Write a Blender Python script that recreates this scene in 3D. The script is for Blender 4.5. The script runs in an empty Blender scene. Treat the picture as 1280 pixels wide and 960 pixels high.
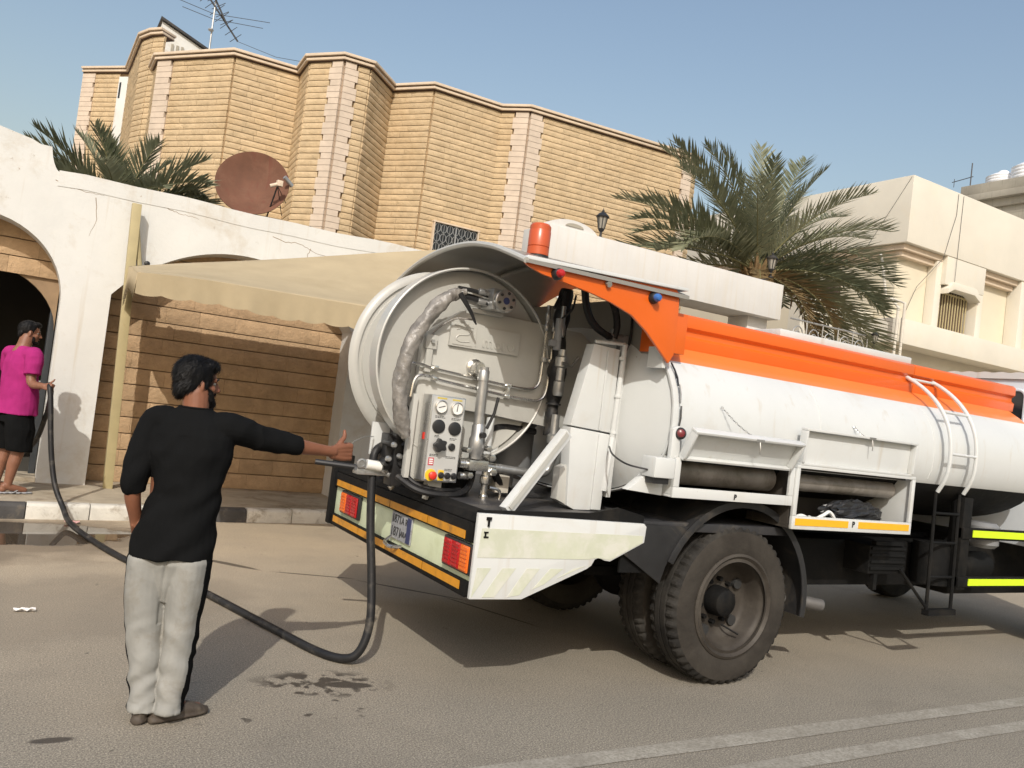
import bpy, bmesh, math, random
import numpy as np
from mathutils import Vector, Matrix, noise
from math import radians, sin, cos, pi, sqrt, atan2

# ------------------------------------------------------------------ scene, camera, light
S = bpy.context.scene
COL = S.collection
random.seed(7)

cam_data = bpy.data.cameras.new("camera")
cam = bpy.data.objects.new("camera", cam_data)
COL.objects.link(cam)
cam_data.sensor_width = 36.0
cam_data.lens = 29.28
cam_data.clip_start = 0.05
cam_data.clip_end = 3000.0
_r = Vector((0.85301019, -0.50760672, 0.12128079))
_u = Vector((-0.12151373, 0.0328281, 0.99204674))
_w = Vector((0.50755101, 0.86096326, 0.03367848))
_m = Matrix((_r, _u, -_w)).transposed().to_4x4()
_m.translation = (0.0, 0.0, 1.58)
cam.matrix_world = _m
S.camera = cam

SUN_ELEV, SUN_HEAD = radians(38.4), radians(58.5 + 180.0)      # direction towards the sun
sun_dir = Vector((cos(SUN_ELEV) * cos(SUN_HEAD), cos(SUN_ELEV) * sin(SUN_HEAD), sin(SUN_ELEV)))
sd = bpy.data.lights.new("sun", 'SUN')
sun = bpy.data.objects.new("sun", sd)
COL.objects.link(sun)
sd.energy = 3.1
sd.angle = radians(0.6)
sd.color = (1.0, 0.965, 0.89)
sun.rotation_euler = (-sun_dir).to_track_quat('-Z', 'Y').to_euler()
sun.location = (-10, -16, 20)

W = bpy.data.worlds.new("World")
S.world = W
W.use_nodes = True
nt = W.node_tree
bg = nt.nodes["Background"]
sky = nt.nodes.new("ShaderNodeTexSky")
sky.sky_type = 'NISHITA'
sky.sun_disc = False
sky.sun_elevation = SUN_ELEV
sky.sun_rotation = pi / 2 - SUN_HEAD
sky.altitude = 0
sky.air_density = 1.9
sky.dust_density = 3.4
sky.ozone_density = 2.6
tint = nt.nodes.new("ShaderNodeMix")          # one even tint for dusty desert air
tint.data_type, tint.blend_type = 'RGBA', 'MULTIPLY'
tint.inputs[0].default_value = 1.0
tint.inputs[7].default_value = (1.06, 1.0, 1.02, 1)
nt.links.new(sky.outputs[0], tint.inputs[6])
nt.links.new(tint.outputs[2], bg.inputs[0])
bg.inputs[1].default_value = 0.143

S.view_settings.view_transform = 'Standard'
S.view_settings.look = 'None'
S.view_settings.exposure = 0.0
S.view_settings.gamma = 1.0
S.view_settings.use_curve_mapping = False
S.cycles.max_bounces = 6
S.cycles.use_denoising = True

# ------------------------------------------------------------------ materials
def srgb(r, g, b):
    f = lambda c: (c / 255.0 / 12.92) if c / 255.0 <= 0.04045 else ((c / 255.0 + 0.055) / 1.055) ** 2.4
    return (f(r), f(g), f(b), 1.0)

class N:
    """small node-tree helper"""
    def __init__(s, name):
        s.m = bpy.data.materials.new(name)
        s.m.use_nodes = True
        s.t = s.m.node_tree
        s.b = s.t.nodes["Principled BSDF"]
        s.geo = None
    def new(s, kind, **kw):
        n = s.t.nodes.new(kind)
        for k, v in kw.items():
            setattr(n, k, v)
        return n
    def link(s, a, b):
        s.t.links.new(a, b)
    def pos(s):
        if not s.geo:
            s.geo = s.new("ShaderNodeNewGeometry")
        return s.geo.outputs["Position"]
    def scaled(s, sc):
        mp = s.new("ShaderNodeMapping")
        s.link(s.pos(), mp.inputs["Vector"])
        mp.inputs["Scale"].default_value = sc if hasattr(sc, '__len__') else (sc, sc, sc)
        return mp.outputs[0]
    def noise(s, scale, detail=4, rough=0.6, vec=None, dist=0.0):
        n = s.new("ShaderNodeTexNoise")
        s.link(vec if vec is not None else s.pos(), n.inputs["Vector"])
        n.inputs["Scale"].default_value = scale
        n.inputs["Detail"].default_value = detail
        n.inputs["Roughness"].default_value = rough
        n.inputs["Distortion"].default_value = dist
        return n.outputs["Fac"]
    def ramp(s, fac, stops):
        r = s.new("ShaderNodeValToRGB")
        e = r.color_ramp.elements
        while len(e) > 1:
            e.remove(e[-1])
        for i, (p, c) in enumerate(stops):
            el = e[0] if i == 0 else e.new(p)
            el.position = p
            el.color = c if len(c) == 4 else (c[0], c[1], c[2], 1)
        s.link(fac, r.inputs[0])
        return r.outputs[0]
    def mask(s, fac, lo, hi):
        return s.ramp(fac, [(lo, (0, 0, 0, 1)), (hi, (1, 1, 1, 1))])
    def mix(s, fac, a, b, mode='MIX'):
        n = s.new("ShaderNodeMix", data_type='RGBA', blend_type=mode)
        for sock, v in ((n.inputs[0], fac), (n.inputs[6], a), (n.inputs[7], b)):
            if hasattr(v, 'is_linked'):
                s.link(v, sock)
            else:
                if not hasattr(v, '__len__') and sock.type == 'RGBA': v = (v, v, v, 1)
                sock.default_value = v if not (hasattr(v, '__len__') and len(v) == 3) else (*v, 1)
        return n.outputs[2]
    def math(s, op, a, b=0.0, clamp=False):
        n = s.new("ShaderNodeMath", operation=op, use_clamp=clamp)
        for sock, v in ((n.inputs[0], a), (n.inputs[1], b)):
            if hasattr(v, 'is_linked'):
                s.link(v, sock)
            else:
                sock.default_value = v
        return n.outputs[0]
    def set(s, **kw):
        al = dict(color="Base Color", rough="Roughness", metal="Metallic", spec="Specular IOR Level", emit="Emission Color",
                  emits="Emission Strength", trans="Transmission Weight", coat="Coat Weight", coatr="Coat Roughness", sheen="Sheen Weight",
                  sss="Subsurface Weight", alpha="Alpha", ior="IOR")
        for k, v in kw.items():
            sock = s.b.inputs[al[k]]
            if hasattr(v, 'is_linked'):
                s.link(v, sock)
            else:
                sock.default_value = v if not (hasattr(v, '__len__') and len(v) == 3) else (*v, 1)
        return s
    def bump(s, height, strength=0.3, dist=0.01):
        b = s.new("ShaderNodeBump")
        b.inputs["Strength"].default_value = strength
        b.inputs["Distance"].default_value = dist
        s.link(height, b.inputs["Height"])
        s.link(b.outputs[0], s.b.inputs["Normal"])
        return s
    def xyz(s):
        n = s.new("ShaderNodeSeparateXYZ")
        s.link(s.pos(), n.inputs[0])
        return n.outputs

def pmat(name, col, rough=0.6, metal=0.0, var=0.12, vscale=3.0, bump=0.0, bscale=60.0, dirt=None, dirt_amt=(0.55, 0.75), dscale=2.5,
         rvar=0.12, spec=0.5, coat=0.0, streak=None, streak_rng=(0.55, 0.8), bdist=0.01, objvar=0.0, chip=None, chip_amt=(0.70, 0.73), chip_scale=16, fine=None):
    n = N(name)
    c = Vector(col[:3])
    f = n.noise(vscale, 6, 0.65)
    lo = tuple(max(0, x * (1 - var)) for x in c)
    hi = tuple(min(1, x * (1 + var)) for x in c)
    colr = n.ramp(f, [(0.3, lo), (0.7, hi)])
    if dirt:
        f2 = n.noise(dscale, 8, 0.7, dist=0.4)
        colr = n.mix(n.mask(f2, *dirt_amt), colr, (*dirt[:3], 1))
    if streak:
        f3 = n.noise(1.0, 6, 0.6, vec=n.scaled((14, 14, 0.7)))
        colr = n.mix(n.mask(f3, *streak_rng), colr, (*streak[:3], 1))
    if chip:
        f4 = n.math('MULTIPLY', n.mask(n.noise(chip_scale, 5, 0.75), *chip_amt), n.mask(n.noise(1.7, 3, 0.5), 0.42, 0.60))
        colr = n.mix(f4, colr, (*chip[:3], 1))
    if fine:
        colr = n.mix(n.mask(n.noise(fine[0], 3, 0.7), 0.35, 0.65), colr, n.mix(1.0, colr, (fine[1],) * 3, 'MULTIPLY'))
    if objvar:
        oi = n.new("ShaderNodeObjectInfo")
        k = n.math('MULTIPLY_ADD', oi.outputs["Random"], objvar)
        k.node.inputs[2].default_value = 1.0 - objvar / 2
        mul = n.new("ShaderNodeVectorMath", operation='SCALE')
        n.link(colr, mul.inputs[0])
        n.link(k, mul.inputs["Scale"])
        colr = mul.outputs[0]
    r = n.math('MULTIPLY_ADD', n.noise(vscale * 4, 4), rvar * 2)
    r.node.inputs[2].default_value = rough - rvar
    n.set(color=colr, rough=r, metal=metal, spec=spec, coat=coat)
    if bump:
        n.bump(n.noise(bscale, 6, 0.65), bump, bdist)
    return n.m

# ------------------------------------------------------------------ mesh helpers
class MB:
    def __init__(s):
        s.v, s.f, s.mi = [], [], []
        s.cur = 0
    def mat(s, i):
        s.cur = i
        return s
    def add(s, vs, fs):
        o = len(s.v)
        s.v += [tuple(p) for p in vs]
        s.f += [tuple(o + i for i in f) for f in fs]
        s.mi += [s.cur] * len(fs)
        return s
    def box(s, a, b):
        (x0, y0, z0), (x1, y1, z1) = [min(p, q) for p, q in zip(a, b)], [max(p, q) for p, q in zip(a, b)]
        return s.add([(x0, y0, z0), (x1, y0, z0), (x1, y1, z0), (x0, y1, z0), (x0, y0, z1), (x1, y0, z1), (x1, y1, z1), (x0, y1, z1)],
                     [(0, 3, 2, 1), (4, 5, 6, 7), (0, 1, 5, 4), (1, 2, 6, 5), (2, 3, 7, 6), (3, 0, 4, 7)])
    def obox(s, c, ex, ey, ez):
        """box from centre and three half-extent vectors"""
        c, ex, ey, ez = map(Vector, (c, ex, ey, ez))
        vs = [c + i * ex + j * ey + k * ez for k in (-1, 1) for (i, j) in ((-1, -1), (1, -1), (1, 1), (-1, 1))]
        fs = [(0, 3, 2, 1), (4, 5, 6, 7), (0, 1, 5, 4), (1, 2, 6, 5), (2, 3, 7, 6), (3, 0, 4, 7)]
        if ex.cross(ey).dot(ez) < 0:
            fs = [tuple(reversed(f)) for f in fs]
        return s.add(vs, fs)
    def bar(s, p0, p1, w, h, up=(0, 0, 1)):
        p0, p1 = Vector(p0), Vector(p1)
        d = p1 - p0
        up = Vector(up)
        side = d.cross(up).normalized()
        u = side.cross(d).normalized()
        return s.obox((p0 + p1) / 2, d / 2, side * w / 2, u * h / 2)
    def prism(s, poly, axis, a, b):
        """extrude a 2-D polygon along axis (0,1,2) from a to b; polygon gives the two other coordinates in xyz order"""
        def mk(p, t):
            q = list(p)
            q.insert(axis, t)
            return tuple(q)
        n = len(poly)
        vs = [mk(p, a) for p in poly] + [mk(p, b) for p in poly]
        fs = [tuple(range(n)), tuple(range(2 * n - 1, n - 1, -1))] + [(i, i + n, (i + 1) % n + n, (i + 1) % n) for i in range(n)]
        return s.add(vs, fs)
    def tube(s, pts, r, n=10, caps=True, smooth=0, squash=None):
        pts = [Vector(p) for p in pts]
        if smooth:
            pts = spline(pts, smooth)
        m = len(pts)
        rad = r if callable(r) else (lambda t: r)
        t0 = (pts[1] - pts[0]).normalized()
        ref = Vector((0, 0, 1)) if abs(t0.z) < 0.9 else Vector((1, 0, 0))
        nn = t0.cross(ref).normalized()
        vs, fs = [], []
        for i, p in enumerate(pts):
            t = (pts[min(i + 1, m - 1)] - pts[max(i - 1, 0)]).normalized()
            nn = (nn - t * nn.dot(t)).normalized()
            bb = t.cross(nn)
            rr = rad(i / (m - 1))
            for k in range(n):
                a = 2 * pi * k / n
                q = rr(a) if callable(rr) else rr
                vs.append(p + (nn * cos(a) + bb * sin(a)) * q)
        for i in range(m - 1):
            for k in range(n):
                k2 = (k + 1) % n
                fs.append((i * n + k, i * n + k2, (i + 1) * n + k2, (i + 1) * n + k))
        if caps:
            fs.append(tuple(range(n - 1, -1, -1)))
            fs.append(tuple(range((m - 1) * n, m * n)))
        return s.add(vs, fs)
    def cyl(s, p0, p1, r0, r1=None, n=20, caps=True):
        r1 = r0 if r1 is None else r1
        return s.tube([p0, p1], lambda t: r0 + (r1 - r0) * t, n, caps)
    def lathe(s, prof, c, ax, n=32, closed=False, caps=True):
        """prof: (along axis, radius) pairs; axis through c in direction ax"""
        ax = Vector(ax).normalized()
        c = Vector(c)
        ref = Vector((0, 0, 1)) if abs(ax.z) < 0.9 else Vector((1, 0, 0))
        e1 = ax.cross(ref).normalized()
        e2 = ax.cross(e1)
        vs, fs = [], []
        m = len(prof)
        for (h, r) in prof:
            for k in range(n):
                a = 2 * pi * k / n
                rr = r(a) if callable(r) else r
                vs.append(c + ax * h + (e1 * cos(a) + e2 * sin(a)) * rr)
        for i in range(m - 1 if not closed else m):
            j = (i + 1) % m
            for k in range(n):
                k2 = (k + 1) % n
                fs.append((i * n + k, i * n + k2, j * n + k2, j * n + k))
        if not closed and caps:
            fs.append(tuple(range(n - 1, -1, -1)))
            fs.append(tuple(range((m - 1) * n, m * n)))
        return s.add(vs, fs)
    def sphere(s, c, r, nu=16, nv=10, sc=(1, 1, 1)):
        c = Vector(c)
        vs = [c + Vector((0, 0, -r * sc[2]))]
        for j in range(1, nv):
            t = -pi / 2 + pi * j / nv
            for k in range(nu):
                a = 2 * pi * k / nu
                vs.append(c + Vector((r * sc[0] * cos(t) * cos(a), r * sc[1] * cos(t) * sin(a), r * sc[2] * sin(t))))
        vs.append(c + Vector((0, 0, r * sc[2])))
        fs = [(0, 1 + (k + 1) % nu, 1 + k) for k in range(nu)]
        for j in range(nv - 2):
            for k in range(nu):
                a, b = 1 + j * nu + k, 1 + j * nu + (k + 1) % nu
                fs.append((a, b, b + nu, a + nu))
        top = len(vs) - 1
        o = 1 + (nv - 2) * nu
        fs += [(o + k, o + (k + 1) % nu, top) for k in range(nu)]
        return s.add(vs, fs)
    def grid(s, fn, nu, nv):
        vs = [fn(i / nu, j / nv) for j in range(nv + 1) for i in range(nu + 1)]
        fs = [(j * (nu + 1) + i, j * (nu + 1) + i + 1, (j + 1) * (nu + 1) + i + 1, (j + 1) * (nu + 1) + i) for j in range(nv) for i in range(nu)]
        return s.add(vs, fs)
    def mesh(s, name, mats, smooth=True, bevel=0.0, off=(0, 0, 0), angle=35, bseg=2, fixn=True):
        me = bpy.data.meshes.new(name)
        vs = s.v if tuple(off) == (0, 0, 0) else [(a - off[0], b - off[1], c - off[2]) for a, b, c in s.v]
        me.from_pydata(vs, [], s.f)
        for m in (mats if isinstance(mats, (list, tuple)) else [mats]):
            me.materials.append(m)
        if any(s.mi):
            me.polygons.foreach_set("material_index", s.mi)
        if bevel or fixn:
            bm = bmesh.new()
            bm.from_mesh(me)
            if fixn:
                bmesh.ops.recalc_face_normals(bm, faces=bm.faces)
            if bevel:
                es = [e for e in bm.edges if len(e.link_faces) == 2 and e.calc_face_angle(0) > radians(30)]
                bmesh.ops.bevel(bm, geom=es, offset=bevel, segments=bseg, affect='EDGES', clamp_overlap=True, profile=0.6)
            bm.to_mesh(me)
            bm.free()
        if smooth:
            me.shade_smooth()
            me.set_sharp_from_angle(angle=radians(angle))
        me.update()
        return me
    def build(s, name, mats, parent=None, smooth=True, bevel=0.0, **kw):
        off = (0, 0, 0)
        if parent is not None:
            off = world_loc(parent)
        me = s.mesh(name, mats, smooth, bevel, off, **kw)
        return link(name, me, parent)

def world_loc(o):
    v = Vector((0, 0, 0))
    while o is not None:
        v += o.location
        o = o.parent
    return tuple(v)

def link(name, me, parent=None, loc=(0, 0, 0)):
    o = bpy.data.objects.new(name, me)
    COL.objects.link(o)
    o.parent = parent
    o.location = loc
    return o

def spline(pts, k):
    """Catmull-Rom through pts, k steps per span"""
    P = [Vector(p) for p in pts]
    P = [2 * P[0] - P[1]] + P + [2 * P[-1] - P[-2]]
    out = []
    for i in range(1, len(P) - 2):
        a, b, c, d = P[i - 1], P[i], P[i + 1], P[i + 2]
        for j in range(k):
            t = j / k
            out.append(0.5 * ((2 * b) + (c - a) * t + (2 * a - 5 * b + 4 * c - d) * t * t + (3 * b - a - 3 * c + d) * t ** 3))
    out.append(P[-2])
    return out

def fillet(pts, r, k=5):
    """round the corners of a polyline with radius-ish r"""
    P = [Vector(p) for p in pts]
    out = [P[0]]
    for i in range(1, len(P) - 1):
        a, b, c = P[i - 1], P[i], P[i + 1]
        d1, d2 = min(r, (a - b).length * .49), min(r, (c - b).length * .49)
        p, q = b + (a - b).normalized() * d1, b + (c - b).normalized() * d2
        for j in range(k + 1):
            t = j / k
            out.append(p * (1 - t) ** 2 + b * 2 * t * (1 - t) + q * t * t)
    out.append(P[-1])
    return out

def tag(o, label=None, cat=None, group=None, kind=None):
    if label: o["label"] = label
    if cat: o["category"] = cat
    if group: o["group"] = group
    if kind: o["kind"] = kind
    return o

def thing(name, label, cat, loc=(0, 0, 0), group=None):
    o = bpy.data.objects.new(name, None)
    o.empty_display_size = 0.2
    COL.objects.link(o)
    o.location = loc
    return tag(o, label, cat, group)

def struct(name, mb, m, **kw):
    return tag(mb.build(name, m, **kw), kind="structure")

def text_mesh(name, body, size, m, parent, origin, right, up, depth=0.002, align='CENTER', bold=0.0):
    cu = bpy.data.curves.new(name, 'FONT')
    cu.body = body
    cu.size = size
    cu.extrude = depth
    cu.offset = bold
    cu.align_x = align
    cu.align_y = 'CENTER'
    cu.resolution_u = 2
    tmp = bpy.data.objects.new("tmp", cu)
    me = bpy.data.meshes.new_from_object(tmp)
    bpy.data.objects.remove(tmp)
    bpy.data.curves.remove(cu)
    right, up = Vector(right).normalized(), Vector(up).normalized()
    nrm = right.cross(up)
    base = Vector(origin) - Vector(world_loc(parent) if parent else (0, 0, 0))
    M = Matrix((right, up, nrm)).transposed().to_4x4()
    M.translation = base
    me.transform(M)
    me.name = name
    me.materials.clear()
    me.materials.append(m)
    return link(name, me, parent)

# ------------------------------------------------------------------ shared materials
M = {}
M['white_plaster'] = pmat('white_plaster', (0.64, 0.64, 0.615), 0.85, var=0.06, vscale=1.5, bump=0.25, bscale=35, dirt=(0.46, 0.39, 0.29), dirt_amt=(0.52, 0.84), dscale=1.7, spec=0.2, chip=(0.30, 0.23, 0.16), chip_amt=(0.66, 0.72), chip_scale=5, streak=(0.55, 0.51, 0.44), streak_rng=(0.60, 0.85))
M['portal_plaster'] = pmat('portal_plaster', (0.62, 0.61, 0.585), 0.85, var=0.05, vscale=1.5, bump=0.15, bscale=30, streak=(0.60, 0.57, 0.51), streak_rng=(0.5, 0.75), spec=0.2)
M['cream_plaster'] = pmat('cream_plaster', (0.645, 0.61, 0.525), 0.85, var=0.05, vscale=0.7, bump=0.12, bscale=20, dirt=(0.68, 0.60, 0.46), dirt_amt=(0.55, 0.8), dscale=0.6, spec=0.2)
M['cream_panel'] = pmat('cream_panel', (0.65, 0.59, 0.46), 0.85, var=0.05, vscale=0.7, bump=0.12, bscale=20, spec=0.2)
M['grey_plaster'] = pmat('grey_plaster', (0.36, 0.33, 0.27), 0.9, var=0.2, vscale=0.6, bump=0.15, bscale=10, streak=(0.22, 0.2, 0.16))
M['stone'] = pmat('stone', (0.47, 0.325, 0.195), 0.9, var=0.16, vscale=5, bump=0.7, bscale=16, bdist=0.03, spec=0.15, objvar=0.16, dirt=(0.38, 0.26, 0.15), dirt_amt=(0.52, 0.78), dscale=4)
M['house_stone'] = pmat('house_stone', (0.555, 0.425, 0.265), 0.9, var=0.13, vscale=4, bump=0.8, bscale=9, bdist=0.04, spec=0.15, objvar=0.12, dirt=(0.49, 0.36, 0.21), dirt_amt=(0.5, 0.78), dscale=1.3)
M['quoin'] = pmat('quoin', (0.58, 0.485, 0.39), 0.88, var=0.10, vscale=4, bump=0.4, bscale=14, spec=0.15, objvar=0.08)
M['mortar'] = pmat('mortar', (0.27, 0.185, 0.11), 0.95, var=0.15, vscale=6)
M['house_mortar'] = pmat('house_mortar', (0.42, 0.295, 0.175), 0.95, var=0.15, vscale=6)
M['coping'] = pmat('coping', (0.60, 0.49, 0.37), 0.85, var=0.1, vscale=3, bump=0.2, bscale=20)
M['dark_brown'] = pmat('dark_brown', (0.10, 0.06, 0.045), 0.7)
M['door_metal'] = pmat('door_metal', (0.035, 0.04, 0.045), 0.45, var=0.2)
M['room_shade'] = pmat('room_shade', (0.06, 0.055, 0.045), 0.9)  # dark colour standing in for shade inside the passage
M['canvas'] = pmat('canvas', (0.425, 0.345, 0.22), 0.9, var=0.08, vscale=2.5, bump=0.25, bscale=220, bdist=0.004, dirt=(0.37, 0.295, 0.18), dirt_amt=(0.5, 0.8), dscale=1.2, spec=0.2)
M['post_paint'] = pmat('post_paint', (0.40, 0.335, 0.18), 0.6, var=0.1, vscale=4, dirt=(0.33, 0.25, 0.12), dirt_amt=(0.62, 0.75), dscale=9)
M['kerb_white'] = pmat('kerb_white', (0.62, 0.60, 0.54), 0.85, var=0.12, vscale=6, bump=0.5, bscale=40, dirt=(0.27, 0.22, 0.16), dirt_amt=(0.52, 0.68), dscale=5, objvar=0.12)
M['kerb_black'] = pmat('kerb_black', (0.075, 0.072, 0.07), 0.85, var=0.25, vscale=6, bump=0.5, bscale=40, dirt=(0.2, 0.17, 0.13), dirt_amt=(0.55, 0.72), dscale=5, objvar=0.2)
M['black_metal'] = pmat('black_metal', (0.02, 0.02, 0.021), 0.5, var=0.3, dirt=(0.11, 0.09, 0.065), dirt_amt=(0.5, 0.85), dscale=3)
M['galv'] = pmat('galv', (0.45, 0.45, 0.44), 0.4, metal=0.6, var=0.2)
M['antenna_metal'] = pmat('antenna_metal', (0.10, 0.10, 0.105), 0.5, metal=0.4)
M['tank_white'] = pmat('tank_white', (0.82, 0.83, 0.85), 0.5)
M['dish_paint'] = pmat('dish_paint', (0.150, 0.072, 0.046), 0.75, var=0.2, vscale=3, dirt=(0.19, 0.10, 0.065), dirt_amt=(0.5, 0.75), dscale=4, streak=(0.15, 0.05, 0.035), spec=0.2)
M['pvc'] = pmat('pvc', (0.62, 0.58, 0.50), 0.5)

def glassy(name, col, rough=0.12):
    n = N(name)
    n.set(color=col, rough=rough, spec=0.6)
    return n.m
M['dark_glass'] = glassy('dark_glass', (0.02, 0.022, 0.025))
M['lamp_glass'] = glassy('lamp_glass', (0.30, 0.28, 0.24), 0.25)

# ------------------------------------------------------------------ ground
def ground_material():
    n = N('asphalt')
    x, y, z = n.xyz()
    fine = n.noise(230, 3, 0.8)
    speck = n.noise(95, 2, 0.7)
    mid = n.noise(1.3, 8, 0.65)
    big = n.noise(0.35, 5, 0.6)
    grain = n.noise(120, 4, 0.8)
    asp = n.ramp(grain, [(0.32, (0.055, 0.050, 0.041)), (0.50, (0.205, 0.186, 0.152)), (0.66, (0.47, 0.425, 0.35))])
    asp = n.mix(n.mask(speck, 0.60, 0.72), asp, (0.36, 0.32, 0.26))
    asp = n.mix(n.mask(n.noise(60, 2, 0.6), 0.62, 0.70), asp, (0.085, 0.078, 0.07))
    asp = n.mix(0.34, asp, n.ramp(mid, [(0.25, (0.17, 0.153, 0.124)), (0.75, (0.27, 0.245, 0.20))]))
    # dust: sand lies thicker towards the kerb
    edge = n.math('ADD', y, n.math('MULTIPLY', big, 3.0))
    dust = n.math('MULTIPLY_ADD', edge, 1 / 4.5)
    dust.node.inputs[2].default_value = -4.9 / 4.5
    dust = n.math('MULTIPLY', n.math('MINIMUM', n.math('MAXIMUM', dust, 0.0), 1.0), n.math('MULTIPLY_ADD', mid, 0.8))
    dust.node.inputs[1].links[0].from_node.inputs[2].default_value = 0.35
    sand = n.ramp(n.noise(70, 5, 0.7), [(0.3, (0.40, 0.32, 0.22)), (0.7, (0.56, 0.455, 0.325))])
    col = n.mix(dust, asp, sand)
    col = n.mix(1.0, col, n.ramp(grain, [(0.34, (0.68, 0.67, 0.66)), (0.50, (1, 1, 1)), (0.64, (1.28, 1.27, 1.25))]), 'MULTIPLY')
    col = n.mix(n.math('MULTIPLY', n.mask(n.noise(13, 3, 0.6), 0.70, 0.73), 0.6), col, (0.06, 0.052, 0.042))
    wob = n.math('MULTIPLY_ADD', n.noise(2.2, 6, 0.65), 1.0)
    wob.node.inputs[2].default_value = -0.5
    def radial(cx, cy, sx, sy, rot, w):
        mp = n.new("ShaderNodeMapping", vector_type='TEXTURE')
        n.link(n.pos(), mp.inputs["Vector"])
        mp.inputs["Location"].default_value = (cx, cy, 0)
        mp.inputs["Rotation"].default_value = (0, 0, rot)
        mp.inputs["Scale"].default_value = (sx, sy, 1)
        ln = n.new("ShaderNodeVectorMath", operation='LENGTH')
        n.link(mp.outputs[0], ln.inputs[0])
        return n.math('ADD', ln.outputs["Value"], n.math('MULTIPLY', wob, w))
    inv = lambda f, lo, hi: n.ramp(f, [(lo, (1, 1, 1, 1)), (hi, (0, 0, 0, 1))])
    # dried patches and tyre dirt
    col = n.mix(n.math('MULTIPLY', inv(radial(0.55, 6.0, 1.3, 0.9, 0.3, 1.2), 0.7, 1.0), 0.28), col, (0.15, 0.125, 0.095))
    col = n.mix(n.math('MULTIPLY', n.mask(n.noise(0.9, 7, 0.7, dist=1.0), 0.55, 0.75), 0.30), col, (0.12, 0.105, 0.085))
    # splashes beside the hose and a few oil drips
    spl = n.noise(9, 3, 0.55)
    s1 = n.math('MULTIPLY', inv(radial(1.62, 4.34, 0.42, 0.24, -0.2, 0.6), 0.6, 1.1), n.mask(spl, 0.50, 0.56))
    s2 = inv(radial(1.74, 4.30, 0.16, 0.055, -0.25, 0.9), 0.75, 0.95)
    s3 = n.math('MULTIPLY', inv(radial(1.25, 4.2, 0.9, 0.45, -0.2, 0.6), 0.5, 1.1), n.mask(n.noise(7, 2, 0.5), 0.66, 0.69))
    s4 = inv(radial(0.305, 3.89, 0.10, 0.035, 0, 0.7), 0.7, 0.95)
    wet = n.math('MAXIMUM', n.math('MAXIMUM', s1, s2), n.math('MAXIMUM', s3, s4))
    col = n.mix(n.math('MULTIPLY', wet, 0.85), col, (0.038, 0.032, 0.026))
    # trickle of water / crack line leading to the truck
    def line(ax, ay, bx, by, w):
        L = sqrt((bx - ax) ** 2 + (by - ay) ** 2)
        return inv(radial((ax + bx) / 2, (ay + by) / 2, L / 2, w, atan2(by - ay, bx - ax), 0.9), 0.7, 0.95)
    cr = n.math('MAXIMUM', n.math('MAXIMUM', line(1.45, 7.62, 2.0, 7.02, 0.05), line(1.95, 7.06, 2.75, 6.75, 0.022)), line(0.9, 9.0, 1.9, 8.3, 0.02))
    cr = n.math('MAXIMUM', cr, n.math('MAXIMUM', line(2.6, 6.8, 3.4, 6.0, 0.025), line(3.2, 6.2, 3.6, 5.2, 0.02)))
    col = n.mix(n.math('MULTIPLY', cr, 0.8), col, (0.055, 0.042, 0.03))
    # puddle in the gutter on the left
    pud = n.math('MAXIMUM', inv(radial(0.1, 8.45, 1.25, 0.62, 0.12, 0.7), 0.82, 0.9), inv(radial(-1.6, 7.9, 2.0, 0.9, 0.1, 0.7), 0.8, 0.9))
    damp = n.math('MAXIMUM', inv(radial(0.2, 8.35, 1.6, 0.95, 0.12, 0.8), 0.7, 1.05), inv(radial(-1.6, 7.8, 2.6, 1.3, 0.1, 0.8), 0.7, 1.0))
    col = n.mix(n.math('MULTIPLY', damp, 0.6), col, (0.12, 0.09, 0.06))
    col = n.mix(pud, col, (0.07, 0.053, 0.037))
    r0 = n.math('MULTIPLY_ADD', mid, 0.15)
    r0.node.inputs[2].default_value = 0.80
    r1 = n.math('SUBTRACT', r0, n.math('MULTIPLY', wet, 0.45))
    rr = n.mix(pud, r1, 0.03)
    n.set(color=col, rough=rr, spec=0.35)
    h = n.math('ADD', n.math('MULTIPLY', fine, 0.5), n.math('MULTIPLY', grain, 0.8))
    h = n.mix(pud, h, 0.5)
    n.bump(h, 0.35, 0.006)
    return n.m

M['asphalt'] = ground_material()
# one sheet to the horizon: fine near, coarse far
g = MB()
g.add([(-900, -900, 0), (900, -900, 0), (900, 900, 0), (-900, 900, 0)], [(0, 1, 2, 3)])
struct('ground', g, M['asphalt'], smooth=False, fixn=False)

def paint_material():
    n = N('road_paint')
    a = n.noise(60, 4, 0.7)
    b = n.noise(2.5, 6, 0.7)
    m = n.math('MULTIPLY', n.mask(a, 0.30, 0.60), n.mask(b, 0.25, 0.62))
    asp = n.ramp(n.noise(230, 3, 0.8), [(0.30, (0.10, 0.092, 0.075)), (0.72, (0.30, 0.27, 0.22))])
    n.set(color=n.mix(n.math('MULTIPLY', m, 0.72), asp, (0.46, 0.44, 0.385)), rough=0.85, spec=0.2)
    n.bump(a, 0.4, 0.004)
    return n.m
M['road_paint'] = paint_material()
for (y, w) in ((3.135, 0.13), (2.83, 0.12)):
    mk = MB()
    x0, x1, k = 1.0, 60.0, 60
    mk.add([(x0 + (x1 - x0) * i / k, y + s * w / 2 + 0.006 * sin(i * 2.1 + s), 0.004) for i in range(k + 1) for s in (-1, 1)],
           [(2 * i, 2 * i + 2, 2 * i + 3, 2 * i + 1) for i in range(k)])
    struct('road_line', mk, M['road_paint'], smooth=False)

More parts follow.
